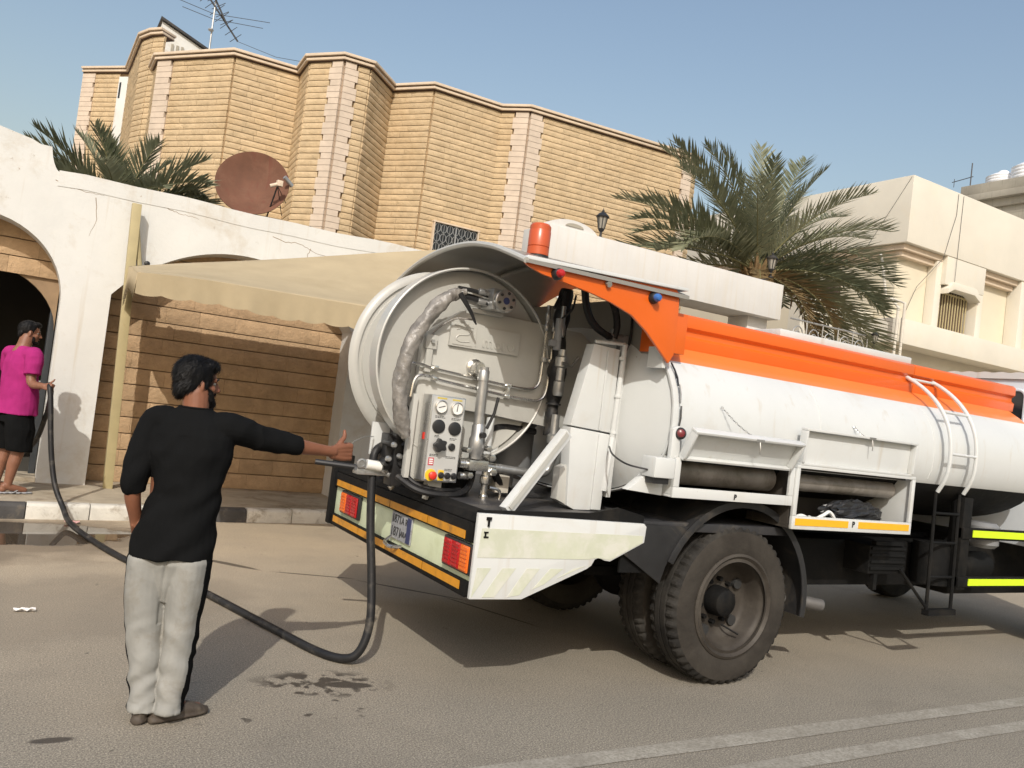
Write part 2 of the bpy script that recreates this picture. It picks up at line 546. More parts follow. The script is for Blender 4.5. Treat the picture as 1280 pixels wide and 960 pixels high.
# pavement and kerb
def kerb_y(x):
    return 9.153 + 0.1235 * x if x < 4.5 else 9.709
M['pavement'] = pmat('pavement', (0.40, 0.345, 0.26), 0.9, var=0.18, vscale=4, bump=0.4, bscale=70, dirt=(0.20, 0.155, 0.105), dirt_amt=(0.50, 0.68), dscale=1.6)
pv = MB()
xs = [-14, -3, 0, 4.5, 60]
vs = [(x, kerb_y(x) + 0.12, 0.146) for x in xs] + [(x, 11.6, 0.16) for x in xs]
pv.add(vs, [(i, i + 1, i + 6, i + 5) for i in range(4)])
struct('pavement', pv, M['pavement'], smooth=False)
kerb = thing('kerb', None, None, (0, 9.2, 0))
kerb['kind'] = 'structure'
def kerb_stone(x0, x1, m):
    k = MB()
    def prof(x):
        y = kerb_y(x)
        return [(x, y, -0.05), (x, y + 0.012, 0.125), (x, y + 0.04, 0.15), (x, y + 0.15, 0.152), (x, y + 0.15, -0.05)]
    a, b = prof(x0 + 0.004), prof(x1 - 0.004)
    k.add(a + b, [(0, 1, 2, 3, 4), (9, 8, 7, 6, 5)] + [(i, i + 5, (i + 1) % 5 + 5, (i + 1) % 5) for i in range(5)])
    o = k.build('kerb_stone', m, kerb, bevel=0.008, smooth=True)
    o.location.z += random.uniform(-0.004, 0.004)
bx = [-7.4, -6.3, -5.2, -4.15, -3.05, -2.0, -0.9, 0.22, 0.78, 1.32, 1.85, 2.37, 2.9, 3.42, 3.95, 4.5]
cm = [1, 0, 1, 0, 1, 0, 1, 0, 0, 1, 1, 0, 0, 1, 1]
for i in range(len(bx) - 1):
    kerb_stone(bx[i], bx[i + 1], M['kerb_black'] if cm[i] else M['kerb_white'])
for i in range(24):
    kerb_stone(4.5 + i * 1.05, 5.55 + i * 1.05, M['kerb_black'] if i % 2 == 0 else M['kerb_white'])

# ------------------------------------------------------------------ boundary wall with two arches
WY = 10.70
wall = thing('boundary_wall', 'white plastered boundary wall with two arched openings behind the pavement', 'wall', (1.0, WY, 0))
def wtop(x):
    if x < -0.1: return 3.92 + (-0.1 - x) * 0.2
    if x < 0.02: return 3.90
    if x < 0.13: return 3.90 - 0.26 * sin((x - 0.02) / 0.11 * pi / 2) ** 0.7
    return 3.645 + 0.012 * sin(x * 1.7) + 0.008 * sin(x * 5.1)
def arch1(x):
    d = abs(x + 0.55)
    return 2.2 + sqrt(max(0, 0.86 ** 2 - d * d)) if d < 0.86 else 0.1
def arch2(x):
    d = abs(x - 2.28)
    return 2.36 + (sqrt(1.915 ** 2 - d * d) - 1.215) * 1.07 if d < 1.48 else 0.1
def wall_strip(mb, xs, low, thick, dep=0.42):
    xs = sorted(xs)
    f = lambda y: [(x, y, low(x)) for x in xs] + [(x, y, wtop(x)) for x in xs]
    n = len(xs)
    mb.add(f(WY) + f(WY + dep), [(i, i + 1, n + i + 1, n + i) for i in range(n - 1)]
           + [(3 * n + i, 3 * n + i + 1, 2 * n + i + 1, 2 * n + i) for i in range(n - 1)]
           + [(n + i, n + i + 1, 3 * n + i + 1, 3 * n + i) for i in range(n - 1)]
           + [(2 * n + i, 2 * n + i + 1, i + 1, i) for i in range(n - 1)]
           + [(0, n, 3 * n, 2 * n), (n - 1, 3 * n - 1, 4 * n - 1, 2 * n - 1)])
wm = MB()
lin = lambda a, b, k: [a + (b - a) * i / k for i in range(k + 1)]
arc1 = [-0.55 + 0.8599 * sin(-pi / 2 + pi * i / 28) for i in range(29)]
wall_strip(wm, lin(-8.0, -1.41, 4), lambda x: 0.1, 0)
wall_strip(wm, sorted(set([round(v, 4) for v in arc1 + [0.02, 0.04, 0.06, 0.08, 0.1, 0.115, 0.13]])), lambda x: arch1(x), 0)
wall_strip(wm, [0.31, 0.5, 0.81], lambda x: 0.1, 0)
wall_strip(wm, lin(0.81, 3.75, 30), arch2, 0)
wall_strip(wm, lin(3.75, 6.62, 8), lambda x: 0.1, 0)
wm.build('wall_face', M['white_plaster'], wall, angle=40)
cp = MB()
for i in range(24):
    a, b = 0.122 + i * 0.27, 0.122 + (i + 1) * 0.27
    cp.add([(a, WY - 0.006, wtop(a) - 0.16), (b, WY - 0.006, wtop(b) - 0.16), (b, WY + 0.44, wtop(b) - 0.14), (a, WY + 0.44, wtop(a) - 0.14),
            (a, WY - 0.008, wtop(a) + 0.015), (b, WY - 0.008, wtop(b) + 0.015), (b, WY + 0.44, wtop(b) + 0.02), (a, WY + 0.44, wtop(a) + 0.02)],
           [(0, 3, 2, 1), (4, 5, 6, 7), (0, 1, 5, 4), (1, 2, 6, 5), (2, 3, 7, 6), (3, 0, 4, 7)])
cp.build('coping', M['white_plaster'], wall, angle=50)

def brick_mesh(L, H, D, m, seed):
    """split-faced block: front face bulges; local x along the course, -y towards the viewer, centred"""
    rnd = random.Random(seed)
    x, z = L / 2 - (0.0025 if m.name == 'house_stone' else 0.0012), H / 2 - (0.0075 if m.name == 'house_stone' else 0.006)
    nx, nz = 4, 2
    vs, fs = [], []
    for j in range(nz + 1):
        for i in range(nx + 1):
            e = (i in (0, nx)) or (j in (0, nz))
            vs.append((-x + 2 * x * i / nx, (-D + (0.012 if j in (0, nz) else 0.0025) if e else -D - rnd.uniform(0.0, 0.012)), -z + 2 * z * j / nz))
    for j in range(nz):
        for i in range(nx):
            a = j * (nx + 1) + i
            fs.append((a, a + 1, a + nx + 2, a + nx + 1))
    o = len(vs)
    vs += [(-x, 0, -z), (x, 0, -z), (x, 0, z), (-x, 0, z)]
    b0, b1, t1, t0 = 0, nx, (nz + 1) * (nx + 1) - 1, nz * (nx + 1)
    fs += [(o, o + 1) + tuple(range(b1, b0 - 1, -1)), tuple(range(t0, t1 + 1)) + (o + 2, o + 3),
           (o + 1, o + 2) + tuple(range(t1, b1 - 1, -(nx + 1))), (o + 3, o) + tuple(range(b0, t0 + 1, nx + 1))]
    me = bpy.data.meshes.new('brick')
    me.from_pydata(vs, [], fs)
    me.materials.append(m)
    me.shade_smooth()
    me.set_sharp_from_angle(angle=radians(40))
    return me
BR = {}
def brick_of(L, H, D, m, k):
    key = (round(L, 2), H, D, m.name, k)
    if key not in BR:
        BR[key] = brick_mesh(key[0], H, D, m, hash(key[0] * 100 + k) % 997)
    return BR[key]

def course_layout(length, rnd, lo=0.32, hi=0.56):
    xs = [0.0]
    while length - xs[-1] > hi:
        xs.append(xs[-1] + round(rnd.choice([lo, (lo + hi) / 2, hi, (lo * 2 + hi) / 3]), 2))
    if length - xs[-1] < 0.08 and len(xs) > 1: xs[-1] = length
    else: xs.append(length)
    return xs

def lay_bricks(parent, p, q, z0, z1, H, m, nm='brick', keep=None, D=0.05, sink=None):
    """courses of separate blocks on a wall line p->q (viewer on the right-hand side); collects (distance, mesh, loc, rot)"""
    p, q = Vector((*p, 0)), Vector((*q, 0))
    d = q - p
    L = d.length
    d.normalize()
    rz = atan2(d.y, d.x)
    rnd = random.Random(int(p.x * 100) + 5)
    z = z0
    k = 0
    while z < z1 - 0.05:
        h = H
        xs = course_layout(L, rnd)
        if k % 2: xs = [0.0] + [L - v for v in reversed(xs)][1:-1] + [L]
        for a, b in zip(xs[:-1], xs[1:]):
            c = p + d * (a + b) / 2
            c.z = z + h / 2
            if (keep is None or keep(c, (b - a) / 2, h)) and b - a > 0.05:
                n = Vector((d.y, -d.x, 0))
                item = (brick_of(b - a, h, D, m, rnd.randint(0, 2)), c + n * rnd.uniform(-0.002, 0.005), rz)
                if sink is not None: sink.append(item)
                else:
                    o = link(nm, item[0], parent, item[1] - Vector(world_loc(parent)))
                    o.rotation_euler.z = rz
        z += h
        k += 1

for pts in ([(1.16, 3.505), (1.30, 3.49), (1.41, 3.465), (1.55, 3.455), (1.64, 3.44)], [(2.55, 3.43), (2.72, 3.39), (2.9, 3.405), (3.08, 3.34), (3.3, 3.31), (3.42, 3.325), (3.7, 3.30)],
            [(0.10, 3.55), (0.22, 3.50), (0.45, 3.48), (0.60, 3.49)], [(3.05, 3.37), (3.02, 3.25), (3.10, 3.18)], [(0.52, 3.44), (0.55, 3.2), (0.50, 3.0)]):
    m = MB()
    rc = random.Random(len(pts))
    P_ = [Vector((x + rc.uniform(-.006, .006), WY - .0005, z + rc.uniform(-.008, .008))) for (x, _y, z) in spline([(a, 0, b) for a, b in pts], 5)]
    m.tube(P_, lambda q: 0.0028 * (1 - q) + .0012, 4)
    m.build('crack', M['mortar'], wall, smooth=False)
bk = MB()
bk.box((0.70, 11.15, 0.10), (3.90, 11.30, 3.2))
bk.build('recess_back', M['mortar'], wall)
lay_bricks(wall, (0.72, 11.15), (3.88, 11.15), 0.155, 3.1, 0.2, M['stone'])
# lunette of blocks over the doorway, and the doorway itself
bk = MB()
dx0, dx1 = -0.55, 0.90
def darch(x):
    d = abs(x + 0.55)
    return 1.86 + sqrt(max(0, 0.845 ** 2 - d * d)) * 0.83 if d < 0.845 else 0.12
axs = sorted([-0.55 + 0.8449 * sin(-pi / 2 + pi * i / 24) for i in range(25)])
n_ = len(axs)
bk.add([(x, 11.10, darch(x)) for x in axs] + [(x, 11.10, 3.2) for x in axs] + [(x, 11.22, darch(x)) for x in axs],
       [(i, i + 1, n_ + i + 1, n_ + i) for i in range(n_ - 1)] + [(2 * n_ + i, 2 * n_ + i + 1, i + 1, i) for i in range(n_ - 1)])
bk.build('lunette_back', M['mortar'], wall)
lay_bricks(wall, (-1.45, 11.10), (0.36, 11.10), 2.46, 3.1, 0.2, M['stone'],
           keep=lambda c, hw, h: c.z - h / 2 > min(darch(c.x - hw * .8), darch(c.x + hw * .8), darch(c.x)) - 0.19 and darch(c.x) < c.z + 0.03)
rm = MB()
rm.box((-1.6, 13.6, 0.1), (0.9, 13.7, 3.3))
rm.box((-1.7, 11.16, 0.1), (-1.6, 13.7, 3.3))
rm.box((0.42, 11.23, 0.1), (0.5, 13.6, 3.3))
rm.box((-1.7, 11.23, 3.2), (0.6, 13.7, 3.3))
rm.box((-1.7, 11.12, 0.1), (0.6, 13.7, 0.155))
rm.build('passage', M['room_shade'], wall)  # walls and roof closed in to keep the doorway dark
st = MB()
st.box((-1.41, 10.72, 0.14), (0.31, 11.15, 0.20))
st.build('door_step', M['pavement'], wall, bevel=0.01)

door = thing('metal_door', 'dark metal door leaf standing open inside the left arched doorway', 'door', (0.30, 11.13, 0.2))
dm = MB()
zt = 2.50
dm.prism([(0.235, 0.2), (0.300, 0.2), (0.300, 2.1), (0.255, 2.32), (0.235, 2.36)], 1, 11.12, 11.16)
dm.prism([(11.16, 0.22), (11.95, 0.22), (11.95, 2.45), (11.16, 2.3)], 0, 0.25, 0.29)
dm.build('leaf', M['door_metal'], door, bevel=0.004)
hd = MB()
hd.tube([(0.25, 11.8, 1.1), (0.20, 11.8, 1.1), (0.20, 11.8, 1.25), (0.25, 11.8, 1.25)], 0.012, 8)
hd.build('handle', M['galv'], door)
pn = MB()
for z in (0.4, 1.35):
    pn.box((0.238, 11.28, z), (0.25, 11.8, z + 0.75))
pn.build('panel', M['door_metal'], door, bevel=0.004)

# plaster stains, cracks and a cable stub are in the material; the rainwater spout and screws:
# ------------------------------------------------------------------ shade canopy over the pavement
can = thing('shade_canopy', 'sand coloured fabric shade canopy with scalloped edge on a tan post by the wall', 'canopy', (1.0, 10.5, 0.15))
p_ = MB()
p_.prism([(0.985, 0.15), (1.085, 0.15), (0.985, 3.44), (0.885, 3.44)], 1, 10.50, 10.60)
p_.build('post', M['post_paint'], can, bevel=0.006)
p_ = MB()
p_.tube([(0.93, 10.54, 3.40), (1.02, 10.56, 2.90), (1.05, 10.55, 2.74)], 0.03, 8)
p_.tube([(1.0, 10.42, 2.62), (0.78, 7.16, 2.22)], 0.022, 8)
p_.tube([(1.0, 10.42, 2.62), (5.3, 10.42, 2.62)], 0.022, 8)
p_.tube([(0.78, 7.16, 2.22), (5.3, 7.16, 2.28)], 0.022, 8)
p_.tube([(5.3, 7.16, 2.28), (5.3, 10.42, 2.62)], 0.022, 8)
p_.tube([(5.3, 10.45, 2.6), (5.3, 10.55, 0.15)], 0.04, 8)
p_.tube([(4.6, 9.0, 3.40), (4.6, 9.0, 2.5)], 0.03, 8)
p_.build('frame', M['post_paint'], can)
def fabric(u, v):
    x0, x1 = 0.93 + (0.70 - 0.93) * v, 5.35
    y = 10.45 + (7.10 - 10.45) * v
    zb, zf = 2.70, 2.335 + 0.05 * u
    vr = 0.433
    ridge = 2.555 + (3.47 - 2.555) * min(1.0, u / 0.80)
    if v < vr:
        q = v / vr
        z = zb + (ridge - zb) * q - 0.05 * sin(pi * q) * u
    else:
        q = (v - vr) / (1 - vr)
        z = ridge + (zf - ridge) * q - 0.07 * sin(pi * q) * min(1, u * 2)
    z += 0.008 * sin(9 * u + 5 * v) * sin(pi * v) - 0.03 * max(0, 1 - u / 0.15) ** 2 * v
    return Vector((x0 + (x1 - x0) * u, y, z))
cl = MB()
cl.grid(fabric, 80, 30)
nu = 440
def scal(u):
    return (0.17 + 0.05 * min(1, u * 4)) - 0.020 * (1 - abs(sin(u * pi * 21 + .4)) ** .8) + 0.006 * sin(u * 31)
top = [fabric(i / nu, 1.0) for i in range(nu + 1)]
vs = []
for i, t in enumerate(top):
    u = i / nu
    b = 0.004 * sin(u * 61) + 0.002 * sin(u * 190)
    vs += [t + Vector((0, -0.003, 0.004)), t + Vector((0, -0.004 + b * .5, -scal(u) * .5)), t + Vector((0, -0.004 + b, -scal(u)))]
vl = MB()
vl.add(vs, [(3 * i + j, 3 * i + j + 1, 3 * i + j + 4, 3 * i + j + 3) for i in range(nu) for j in (0, 1)])
vo_ = vl.build('valance', M['canvas'], can, smooth=False, fixn=False)
vo_.modifiers.new('thick', 'SOLIDIFY').thickness = 0.003
lt = [fabric(0.0, i / 60) for i in range(61)]
vs = []
for i, t in enumerate(lt):
    h = 0.20 - 0.03 * abs(sin(i / 60 * pi * 8)) + 0.25 * (1 - i / 60) ** 3
    vs += [t, t + Vector((-0.01 + 0.01 * sin(i * .9), 0, -h))]
cl.add(vs, [(2 * i, 2 * i + 1, 2 * i + 3, 2 * i + 2) for i in range(60)])
ob = cl.build('fabric', M['canvas'], can, angle=28, fixn=False)
sm_ = ob.modifiers.new('thick', 'SOLIDIFY')
sm_.thickness = 0.004
bt = MB()
bt.lathe([(0, 0.02), (0.02, 0.03), (0.05, 0.03), (0.06, 0.015)], (1.10, 10.40, 2.76), (0.2, -1, 0), 12)
bt.build('pulley', M['black_metal'], can)

# ------------------------------------------------------------------ gate portal with its pale fascia, right of the wall
por = thing('gate_portal', 'pale flat-roofed gate portal with deep fascia and small arch on top', 'gate portal', (9.2, 10.7, 0))
f = MB()
f.box((6.62, 10.69, 3.85), (11.80, 11.45, 4.50))
f.build('fascia', M['portal_plaster'], por, bevel=0.01)
f = MB()
ar = []
for i in range(17):
    t = pi * i / 16
    ar.append((7.10 + 0.50 * cos(t), 4.44 + 0.22 * sin(t)))
f.prism(ar, 1, 10.76, 10.98)
f.build('arch_crown', M['portal_plaster'], por, angle=30)
f = MB()
ar = [(7.12 + 0.17 * cos(pi * i / 10), 4.555 + 0.055 * sin(pi * i / 10)) for i in range(11)]
f.prism(ar, 1, 10.745, 10.76)
f.build('arch_opening', M['grey_plaster'], por)
f = MB()
for a_, b_ in (((6.7, 10.9, 0.15), (7.3, 11.4, 3.85)), ((11.2, 10.9, 0.15), (11.7, 11.4, 3.85)), ((8.9, 10.9, 0.15), (9.2, 11.3, 3.85))):
    f = MB()
    f.box(a_, b_)
    f.build('pier', M['portal_plaster'], por, bevel=0.01)
for a_, b_ in (((7.3, 11.2, 0.15), (8.9, 11.26, 3.3)), ((9.2, 11.2, 0.15), (11.2, 11.26, 3.3))):
    f = MB()
    f.box(a_, b_)
    f.build('gate_leaf', M['door_metal'], por)
f = MB()
f.box((9.30, 10.80, 3.66), (9.46, 10.92, 3.845))
f.build('floodlight', M['black_metal'], por, bevel=0.01)

def lantern(loc, label, h=0.48, arm=False):
    t = thing('lantern', label, 'lantern', loc, 'black lanterns on the gates')
    s = h / 0.48
    x, y, z = loc
    m = MB()
    m.lathe([(0, .05 * s), (.02 * s, .05 * s), (.03 * s, .022 * s), (.10 * s, .018 * s), (.13 * s, .045 * s), (.15 * s, .05 * s), (.155 * s, .02 * s)], loc, (0, 0, 1), 12)
    m.build('stem', M['black_metal'], t)
    m = MB()
    for k in range(6):
        a, b = 2 * pi * k / 6, 2 * pi * (k + 1) / 6
        p0, p1 = Vector((x + .055 * s * cos(a), y + .055 * s * sin(a), z + .155 * s)), Vector((x + .092 * s * cos(a), y + .092 * s * sin(a), z + .345 * s))
        q1 = Vector((x + .092 * s * cos(b), y + .092 * s * sin(b), z + .345 * s))
        m.tube([p0, p1], .007 * s, 6)
        m.tube([p1, q1], .007 * s, 6)
    m.build('cage', M['black_metal'], t)
    m = MB()
    m.lathe([(.16 * s, .05 * s), (.34 * s, .086 * s)], loc, (0, 0, 1), 6)
    m.build('glass', M['lamp_glass'], t, smooth=False)
    m = MB()
    m.lathe([(.34 * s, .105 * s), (.355 * s, .11 * s), (.41 * s, .055 * s), (.43 * s, .02 * s), (.45 * s, .022 * s), (.47 * s, .006 * s), (.50 * s, .003 * s)], loc, (0, 0, 1), 12)
    m.build('cap', M['black_metal'], t)
    return t
lantern((7.66, 10.80, 4.50), 'black lantern standing on the pale portal beside its small arch')
l2 = lantern((12.08, 11.30, 4.74), 'black lantern on an arm in front of the large palm crown', 0.50)
m = MB()
m.tube([(12.08, 11.3, 4.75), (12.0, 11.3, 4.69), (11.55, 11.28, 4.60), (11.40, 11.25, 4.49)], 0.018, 8)
m.build('arm', M['black_metal'], l2)

# ------------------------------------------------------------------ stone villa behind the wall
villa = thing('stone_villa', 'tan stone-clad villa with a zigzag facade behind the white wall', 'house', (6.0, 17.0, 0))
F = [(1.751, 22.456), (1.747, 20.94), (3.173, 19.079), (4.532, 18.999), (4.48, 18.145), (5.114, 17.35), (5.834, 17.292), (6.64, 18.119),
     (7.238, 17.308), (9.004, 17.266), (9.495, 16.759), (14.36, 16.335), (14.658, 16.469)]
LW = [(0.448, 26.188), (1.449, 25.085), (1.464, 22.33), (1.66, 21.803), (1.90, 21.50)]
def inset(poly, d):
    """offset an open polyline away from the viewer side by d (viewer on the right-hand side of travel)"""
    P = [Vector((*p, 0)) for p in poly]
    out = []
    for i in range(len(P)):
        ns = []
        if i: ns.append((P[i] - P[i - 1]).normalized())
        if i < len(P) - 1: ns.append((P[i + 1] - P[i]).normalized())
        ns = [Vector((-t.y, t.x, 0)) for t in ns]
        n = sum(ns, Vector()).normalized()
        k = d / max(0.4, n.dot(ns[0]))
        out.append((P[i].x + n.x * k, P[i].y + n.y * k))
    return out
def slab(poly, z0, z1, d0, d1):
    """vertical band following an open polyline, from offset d0 (front) to d1 (back)"""
    a, b = inset(poly, d0), inset(poly, d1)
    mb = MB()
    n = len(poly)
    vs = [(x, y, z0) for x, y in a] + [(x, y, z1) for x, y in a] + [(x, y, z0) for x, y in b] + [(x, y, z1) for x, y in b]
    fs = []
    for i in range(n - 1):
        fs += [(i, i + 1, n + i + 1, n + i), (n + i, n + i + 1, 3 * n + i + 1, 3 * n + i), (2 * n + i + 1, 2 * n + i, 3 * n + i, 3 * n + i + 1), (i + 1, i, 2 * n + i, 2 * n + i + 1)]
    fs += [(0, n, 3 * n, 2 * n), (n - 1, 3 * n - 1, 4 * n - 1, 2 * n - 1)]
    mb.add(vs, fs)
    return mb
FB = 0.20     # the core stands this far behind the parapet line
core = MB()
ci = inset(F, FB)
core.prism(ci + [(14.9, 30), (2.6, 30)], 2, 0.0, 8.66)
ci2 = inset(LW, FB)
core.prism(ci2 + [(2.4, 30.5), (0.85, 30.5)], 2, 0.0, 9.5)
core.build('wall_core', M['house_mortar'], villa, smooth=False)
for poly, zt in ((F, 8.8), (LW, 9.65)):
    slab(poly, zt - 0.060, zt, 0.02, 0.5).build('coping', M['coping'], villa, bevel=0.010)
    slab(poly, zt - 0.085, zt - 0.060, 0.09, 0.45).build('coping_shadow_line', M['dark_brown'], villa, smooth=False)  # recess coloured dark brown to draw the coping's shadow line
    slab(poly, zt - 0.140, zt - 0.085, 0.06, 0.45).build('cornice', M['coping'], villa, bevel=0.008)
    slab(poly, zt - 0.160, zt - 0.140, 0.11, 0.45).build('cornice_shadow_line', M['dark_brown'], villa, smooth=False)  # second shadow line, put in as dark brown below the cornice
rf = MB()
rf.prism(inset(F, 0.4) + [(14.5, 29.6), (2.8, 29.6)], 2, 8.3, 8.665)
rf.build('roof', M['grey_plaster'], villa, smooth=False)
items = []
HC = 0.134
QW = 0.42
win = (7.70, 8.82, 5.02, 5.68)
def seg_keep(i):
    def keep(c, hw, h):
        if i == 8 and win[0] - 0.05 < c.x + hw and c.x - hw < win[1] + 0.05 and win[2] - 0.05 < c.z + h / 2 and c.z - h / 2 < win[3] + 0.05: return False
        return True
    return keep
# quoins: pale dressed blocks at some of the corners (corner index, left width, right width)
quoins = {1: (0.10, 0.42), 5: (0.42, 0.0), 10: (0.40, 0.42), 11: (0.30, 0.24)}
def trim(i, a, b):
    """shorten a facade segment where quoins stand"""
    p, q = Vector((*ci[i], 0)), Vector((*ci[i + 1], 0))
    d = (q - p).normalized()
    return (p + d * a).to_2d(), (q - d * b).to_2d()
for i in range(len(F) - 1):
    a = b = 0.0
    if i == 1: a = 0.45
    if i == 4: b = 0.30
    if i == 5: a = 0.28
    if i == 9: b = 0.36
    if i == 10: a = 0.34
    if i == 10: b = 0.30
    p, q = trim(i, a, b)
    if (q - p).length > 0.15:
        lay_bricks(villa, p, q, 4.352, 8.638, HC, M['house_stone'], sink=items, D=0.06)
for i in range(len(LW) - 1):
    p, q = Vector((*ci2[i], 0)), Vector((*ci2[i + 1], 0))
    d = (q - p).normalized()
    if i == 0: p, q = p + d * 0.42, q - d * 0.31
    lay_bricks(villa, p.to_2d(), q.to_2d(), 5.602, 9.488, HC, M['house_stone'], sink=items, D=0.06)
items.sort(key=lambda it: (it[1] - cam.location).length / it[0].vertices[4].co.x ** 0.3)
vo = Vector(world_loc(villa))
for me, c, rz in items[:295]:
    o = link('brick', me, villa, c - vo)
    o.rotation_euler.z = rz
rest = MB()
for me, c, rz in items[295:]:
    R_ = Matrix.Rotation(rz, 4, 'Z')
    rest.add([R_ @ v.co + c for v in me.vertices], [tuple(p.vertices) for p in me.polygons])
tag(rest.build('brickwork', M['house_stone'], villa, fixn=False, angle=40), kind='stuff')
# quoin blocks, teeth alternating every two courses
def quoin(i, wl, wr, pts, z0, z1, dd=0.085):
    z, k = z0, 0
    P = [Vector((*p, 0)) for p in pts]
    while z < z1 - 0.05:
        ext = 0.0 if k % 3 == 0 else 0.055
        mb = MB()
        if wl:
            d = (P[i - 1] - P[i]).normalized()
            n = Vector((-d.y, d.x, 0))
            a, b = P[i] - d * 0.0, P[i] + d * (wl + ext)
            mb.add([a + Vector((0, 0, z + .004)), b + Vector((0, 0, z + .004)), b + n * dd + Vector((0, 0, z + .004)), a + n * dd + Vector((0, 0, z + .004)),
                    a + Vector((0, 0, z + HC - .005)), b + Vector((0, 0, z + HC - .005)), b + n * dd + Vector((0, 0, z + HC - .005)), a + n * dd + Vector((0, 0, z + HC - .005))],
                   [(0, 3, 2, 1), (4, 5, 6, 7), (0, 1, 5, 4), (1, 2, 6, 5), (2, 3, 7, 6), (3, 0, 4, 7)])
        if wr:
            d = (P[i + 1] - P[i]).normalized()
            n = Vector((d.y, -d.x, 0))
            a, b = P[i], P[i] + d * (wr + ext)
            mb.add([a + Vector((0, 0, z + .004)), b + Vector((0, 0, z + .004)), b + n * dd + Vector((0, 0, z + .004)), a + n * dd + Vector((0, 0, z + .004)),
                    a + Vector((0, 0, z + HC - .005)), b + Vector((0, 0, z + HC - .005)), b + n * dd + Vector((0, 0, z + HC - .005)), a + n * dd + Vector((0, 0, z + HC - .005))],
                   [(0, 3, 2, 1), (4, 5, 6, 7), (0, 1, 5, 4), (1, 2, 6, 5), (2, 3, 7, 6), (3, 0, 4, 7)])
        mb.build('quoin_block', M['quoin'], villa, smooth=False)
        z += HC
        k += 1
quoin(1, 0.0, 0.40, ci, 4.888, 8.64)
quoin(5, 0.26, 0.24, ci, 4.486, 8.64)
quoin(10, 0.32, 0.30, ci, 4.486, 8.64)
quoin(11, 0.26, 0.0, ci, 4.486, 8.64)
quoin(0, 0.0, 0.38, ci2, 5.87, 9.49)
# window with its grille
w = MB()
w.box((7.66, 17.34, 4.995), (8.86, 17.52, 5.02)); w.box((7.66, 17.34, 5.68), (8.86, 17.52, 5.715))
w.box((7.675, 17.34, 5.02), (7.70, 17.52, 5.68)); w.box((8.82, 17.34, 5.02), (8.845, 17.52, 5.68))
wf = w.build('window', M['coping'], villa, bevel=0.005)
w = MB()
w.box((7.70, 17.40, 5.02), (8.82, 17.415, 5.68))
w.build('pane', M['dark_glass'], wf)
w = MB()
w.box((8.24, 17.37, 5.02), (8.27, 17.395, 5.68))
for k in range(7):
    for j in range(3):
        cx, cz = 7.79 + k * 0.155, 5.13 + j * 0.22
        w.tube([(cx + 0.075 * cos(t * pi / 5), 17.38, cz + 0.10 * sin(t * pi / 5)) for t in range(11)], 0.008, 5, caps=False)
        w.tube([(cx, 17.38, cz - 0.11), (cx, 17.38, cz + 0.11)], 0.006, 5)
w.build('grille', M['galv'], wf)
# white slit niche on the left wing
w = MB()
dL = Vector((1.449 - 0.448, 25.085 - 26.188, 0)).normalized()
nL = Vector((dL.y, -dL.x, 0))
e0 = Vector((*ci2[1], 0)) - dL * 0.30
for (a, b, s0, s1, z0, z1) in ((0, 0.30, 0.0, 0.10, 7.0, 9.38),):
    w.obox(e0 + dL * (a + b) / 2 + nL * 0.04 + Vector((0, 0, (z0 + z1) / 2)), dL * (b - a) / 2, nL * 0.05, Vector((0, 0, (z1 - z0) / 2)))
w.build('slit_surround', M['white_plaster'], villa, bevel=0.006)
w = MB()
w.obox(e0 + dL * 0.07 + nL * 0.092 + Vector((0, 0, 9.0)), dL * 0.03, nL * 0.004, Vector((0, 0, 0.22)))
w.build('slit_pane', M['dark_glass'], villa)

# roof room, antenna
rr_ = thing('roof_room', 'small white roof room with a sloping top behind the villa parapet', 'roof room', (2.6, 23.5, 8.5))
w = MB()
w.prism([(2.05, 8.5), (4.0, 8.5), (4.0, 9.62), (2.05, 10.35)], 1, 23.0, 25.0)
w.build('wall', M['white_plaster'], rr_, smooth=False)
w = MB()
w.prism([(2.0, 10.38), (4.1, 9.60), (4.1, 9.66), (2.0, 10.44)], 1, 22.9, 25.1)
w.build('roof', M['black_metal'], rr_, smooth=False)
w = MB()
for k in range(3): w.box((2.32 + k * 0.12, 22.97, 9.5), (2.38 + k * 0.12, 22.998, 9.85))
w.build('vent', M['grey_plaster'], rr_, smooth=False)

ant = thing('tv_antenna', 'dark television antennas crossed on one mast above the villa roof', 'antenna', (3.08, 22.0, 8.5))
w = MB()
w.tube([(3.09, 22, 8.5), (3.09, 22, 11.6)], 0.022, 8)
w.build('mast', M['galv'], ant)
def yagi(a, b, k, L, name='yagi'):
    a, b = Vector(a), Vector(b)
    m = MB()
    m.tube([a, b], 0.022, 6)
    side = (b - a).cross(Vector((0, 0.3, 1))).normalized()
    for i in range(k):
        c = a.lerp(b, (i + .5) / k)
        l = L * (1 - 0.4 * i / k)
        m.tube([c - side * l, c + side * l], 0.008, 5)
    m.build(name, M['antenna_metal'], ant)
yagi((2.55, 21.9, 11.25), (3.75, 22.1, 10.10), 9, 0.35)
yagi((2.75, 21.8, 11.30), (3.45, 22.0, 10.35), 6, 0.28)
m = MB()
for (z, x0, x1, dz) in ((10.55, 2.2, 4.45, 0.25), (10.42, 2.35, 4.3, 0.18)):
    m.tube([(x0, 22, z + dz * .3), (3.09, 22, z), (x1, 22, z + dz)], 0.008, 5)
m.build('dipole', M['antenna_metal'], ant)
m = MB()
m.sphere((3.06, 21.96, 10.12), 0.07, 10, 6, (1, 1, .6))
m.build('amplifier', M['galv'], ant)
m = MB()
m.tube([(3.75, 22.1, 10.1), (4.5, 21.0, 9.6), (5.9, 18.2, 8.82)], 0.006, 4)
m.build('stay_wire', M['antenna_metal'], ant)

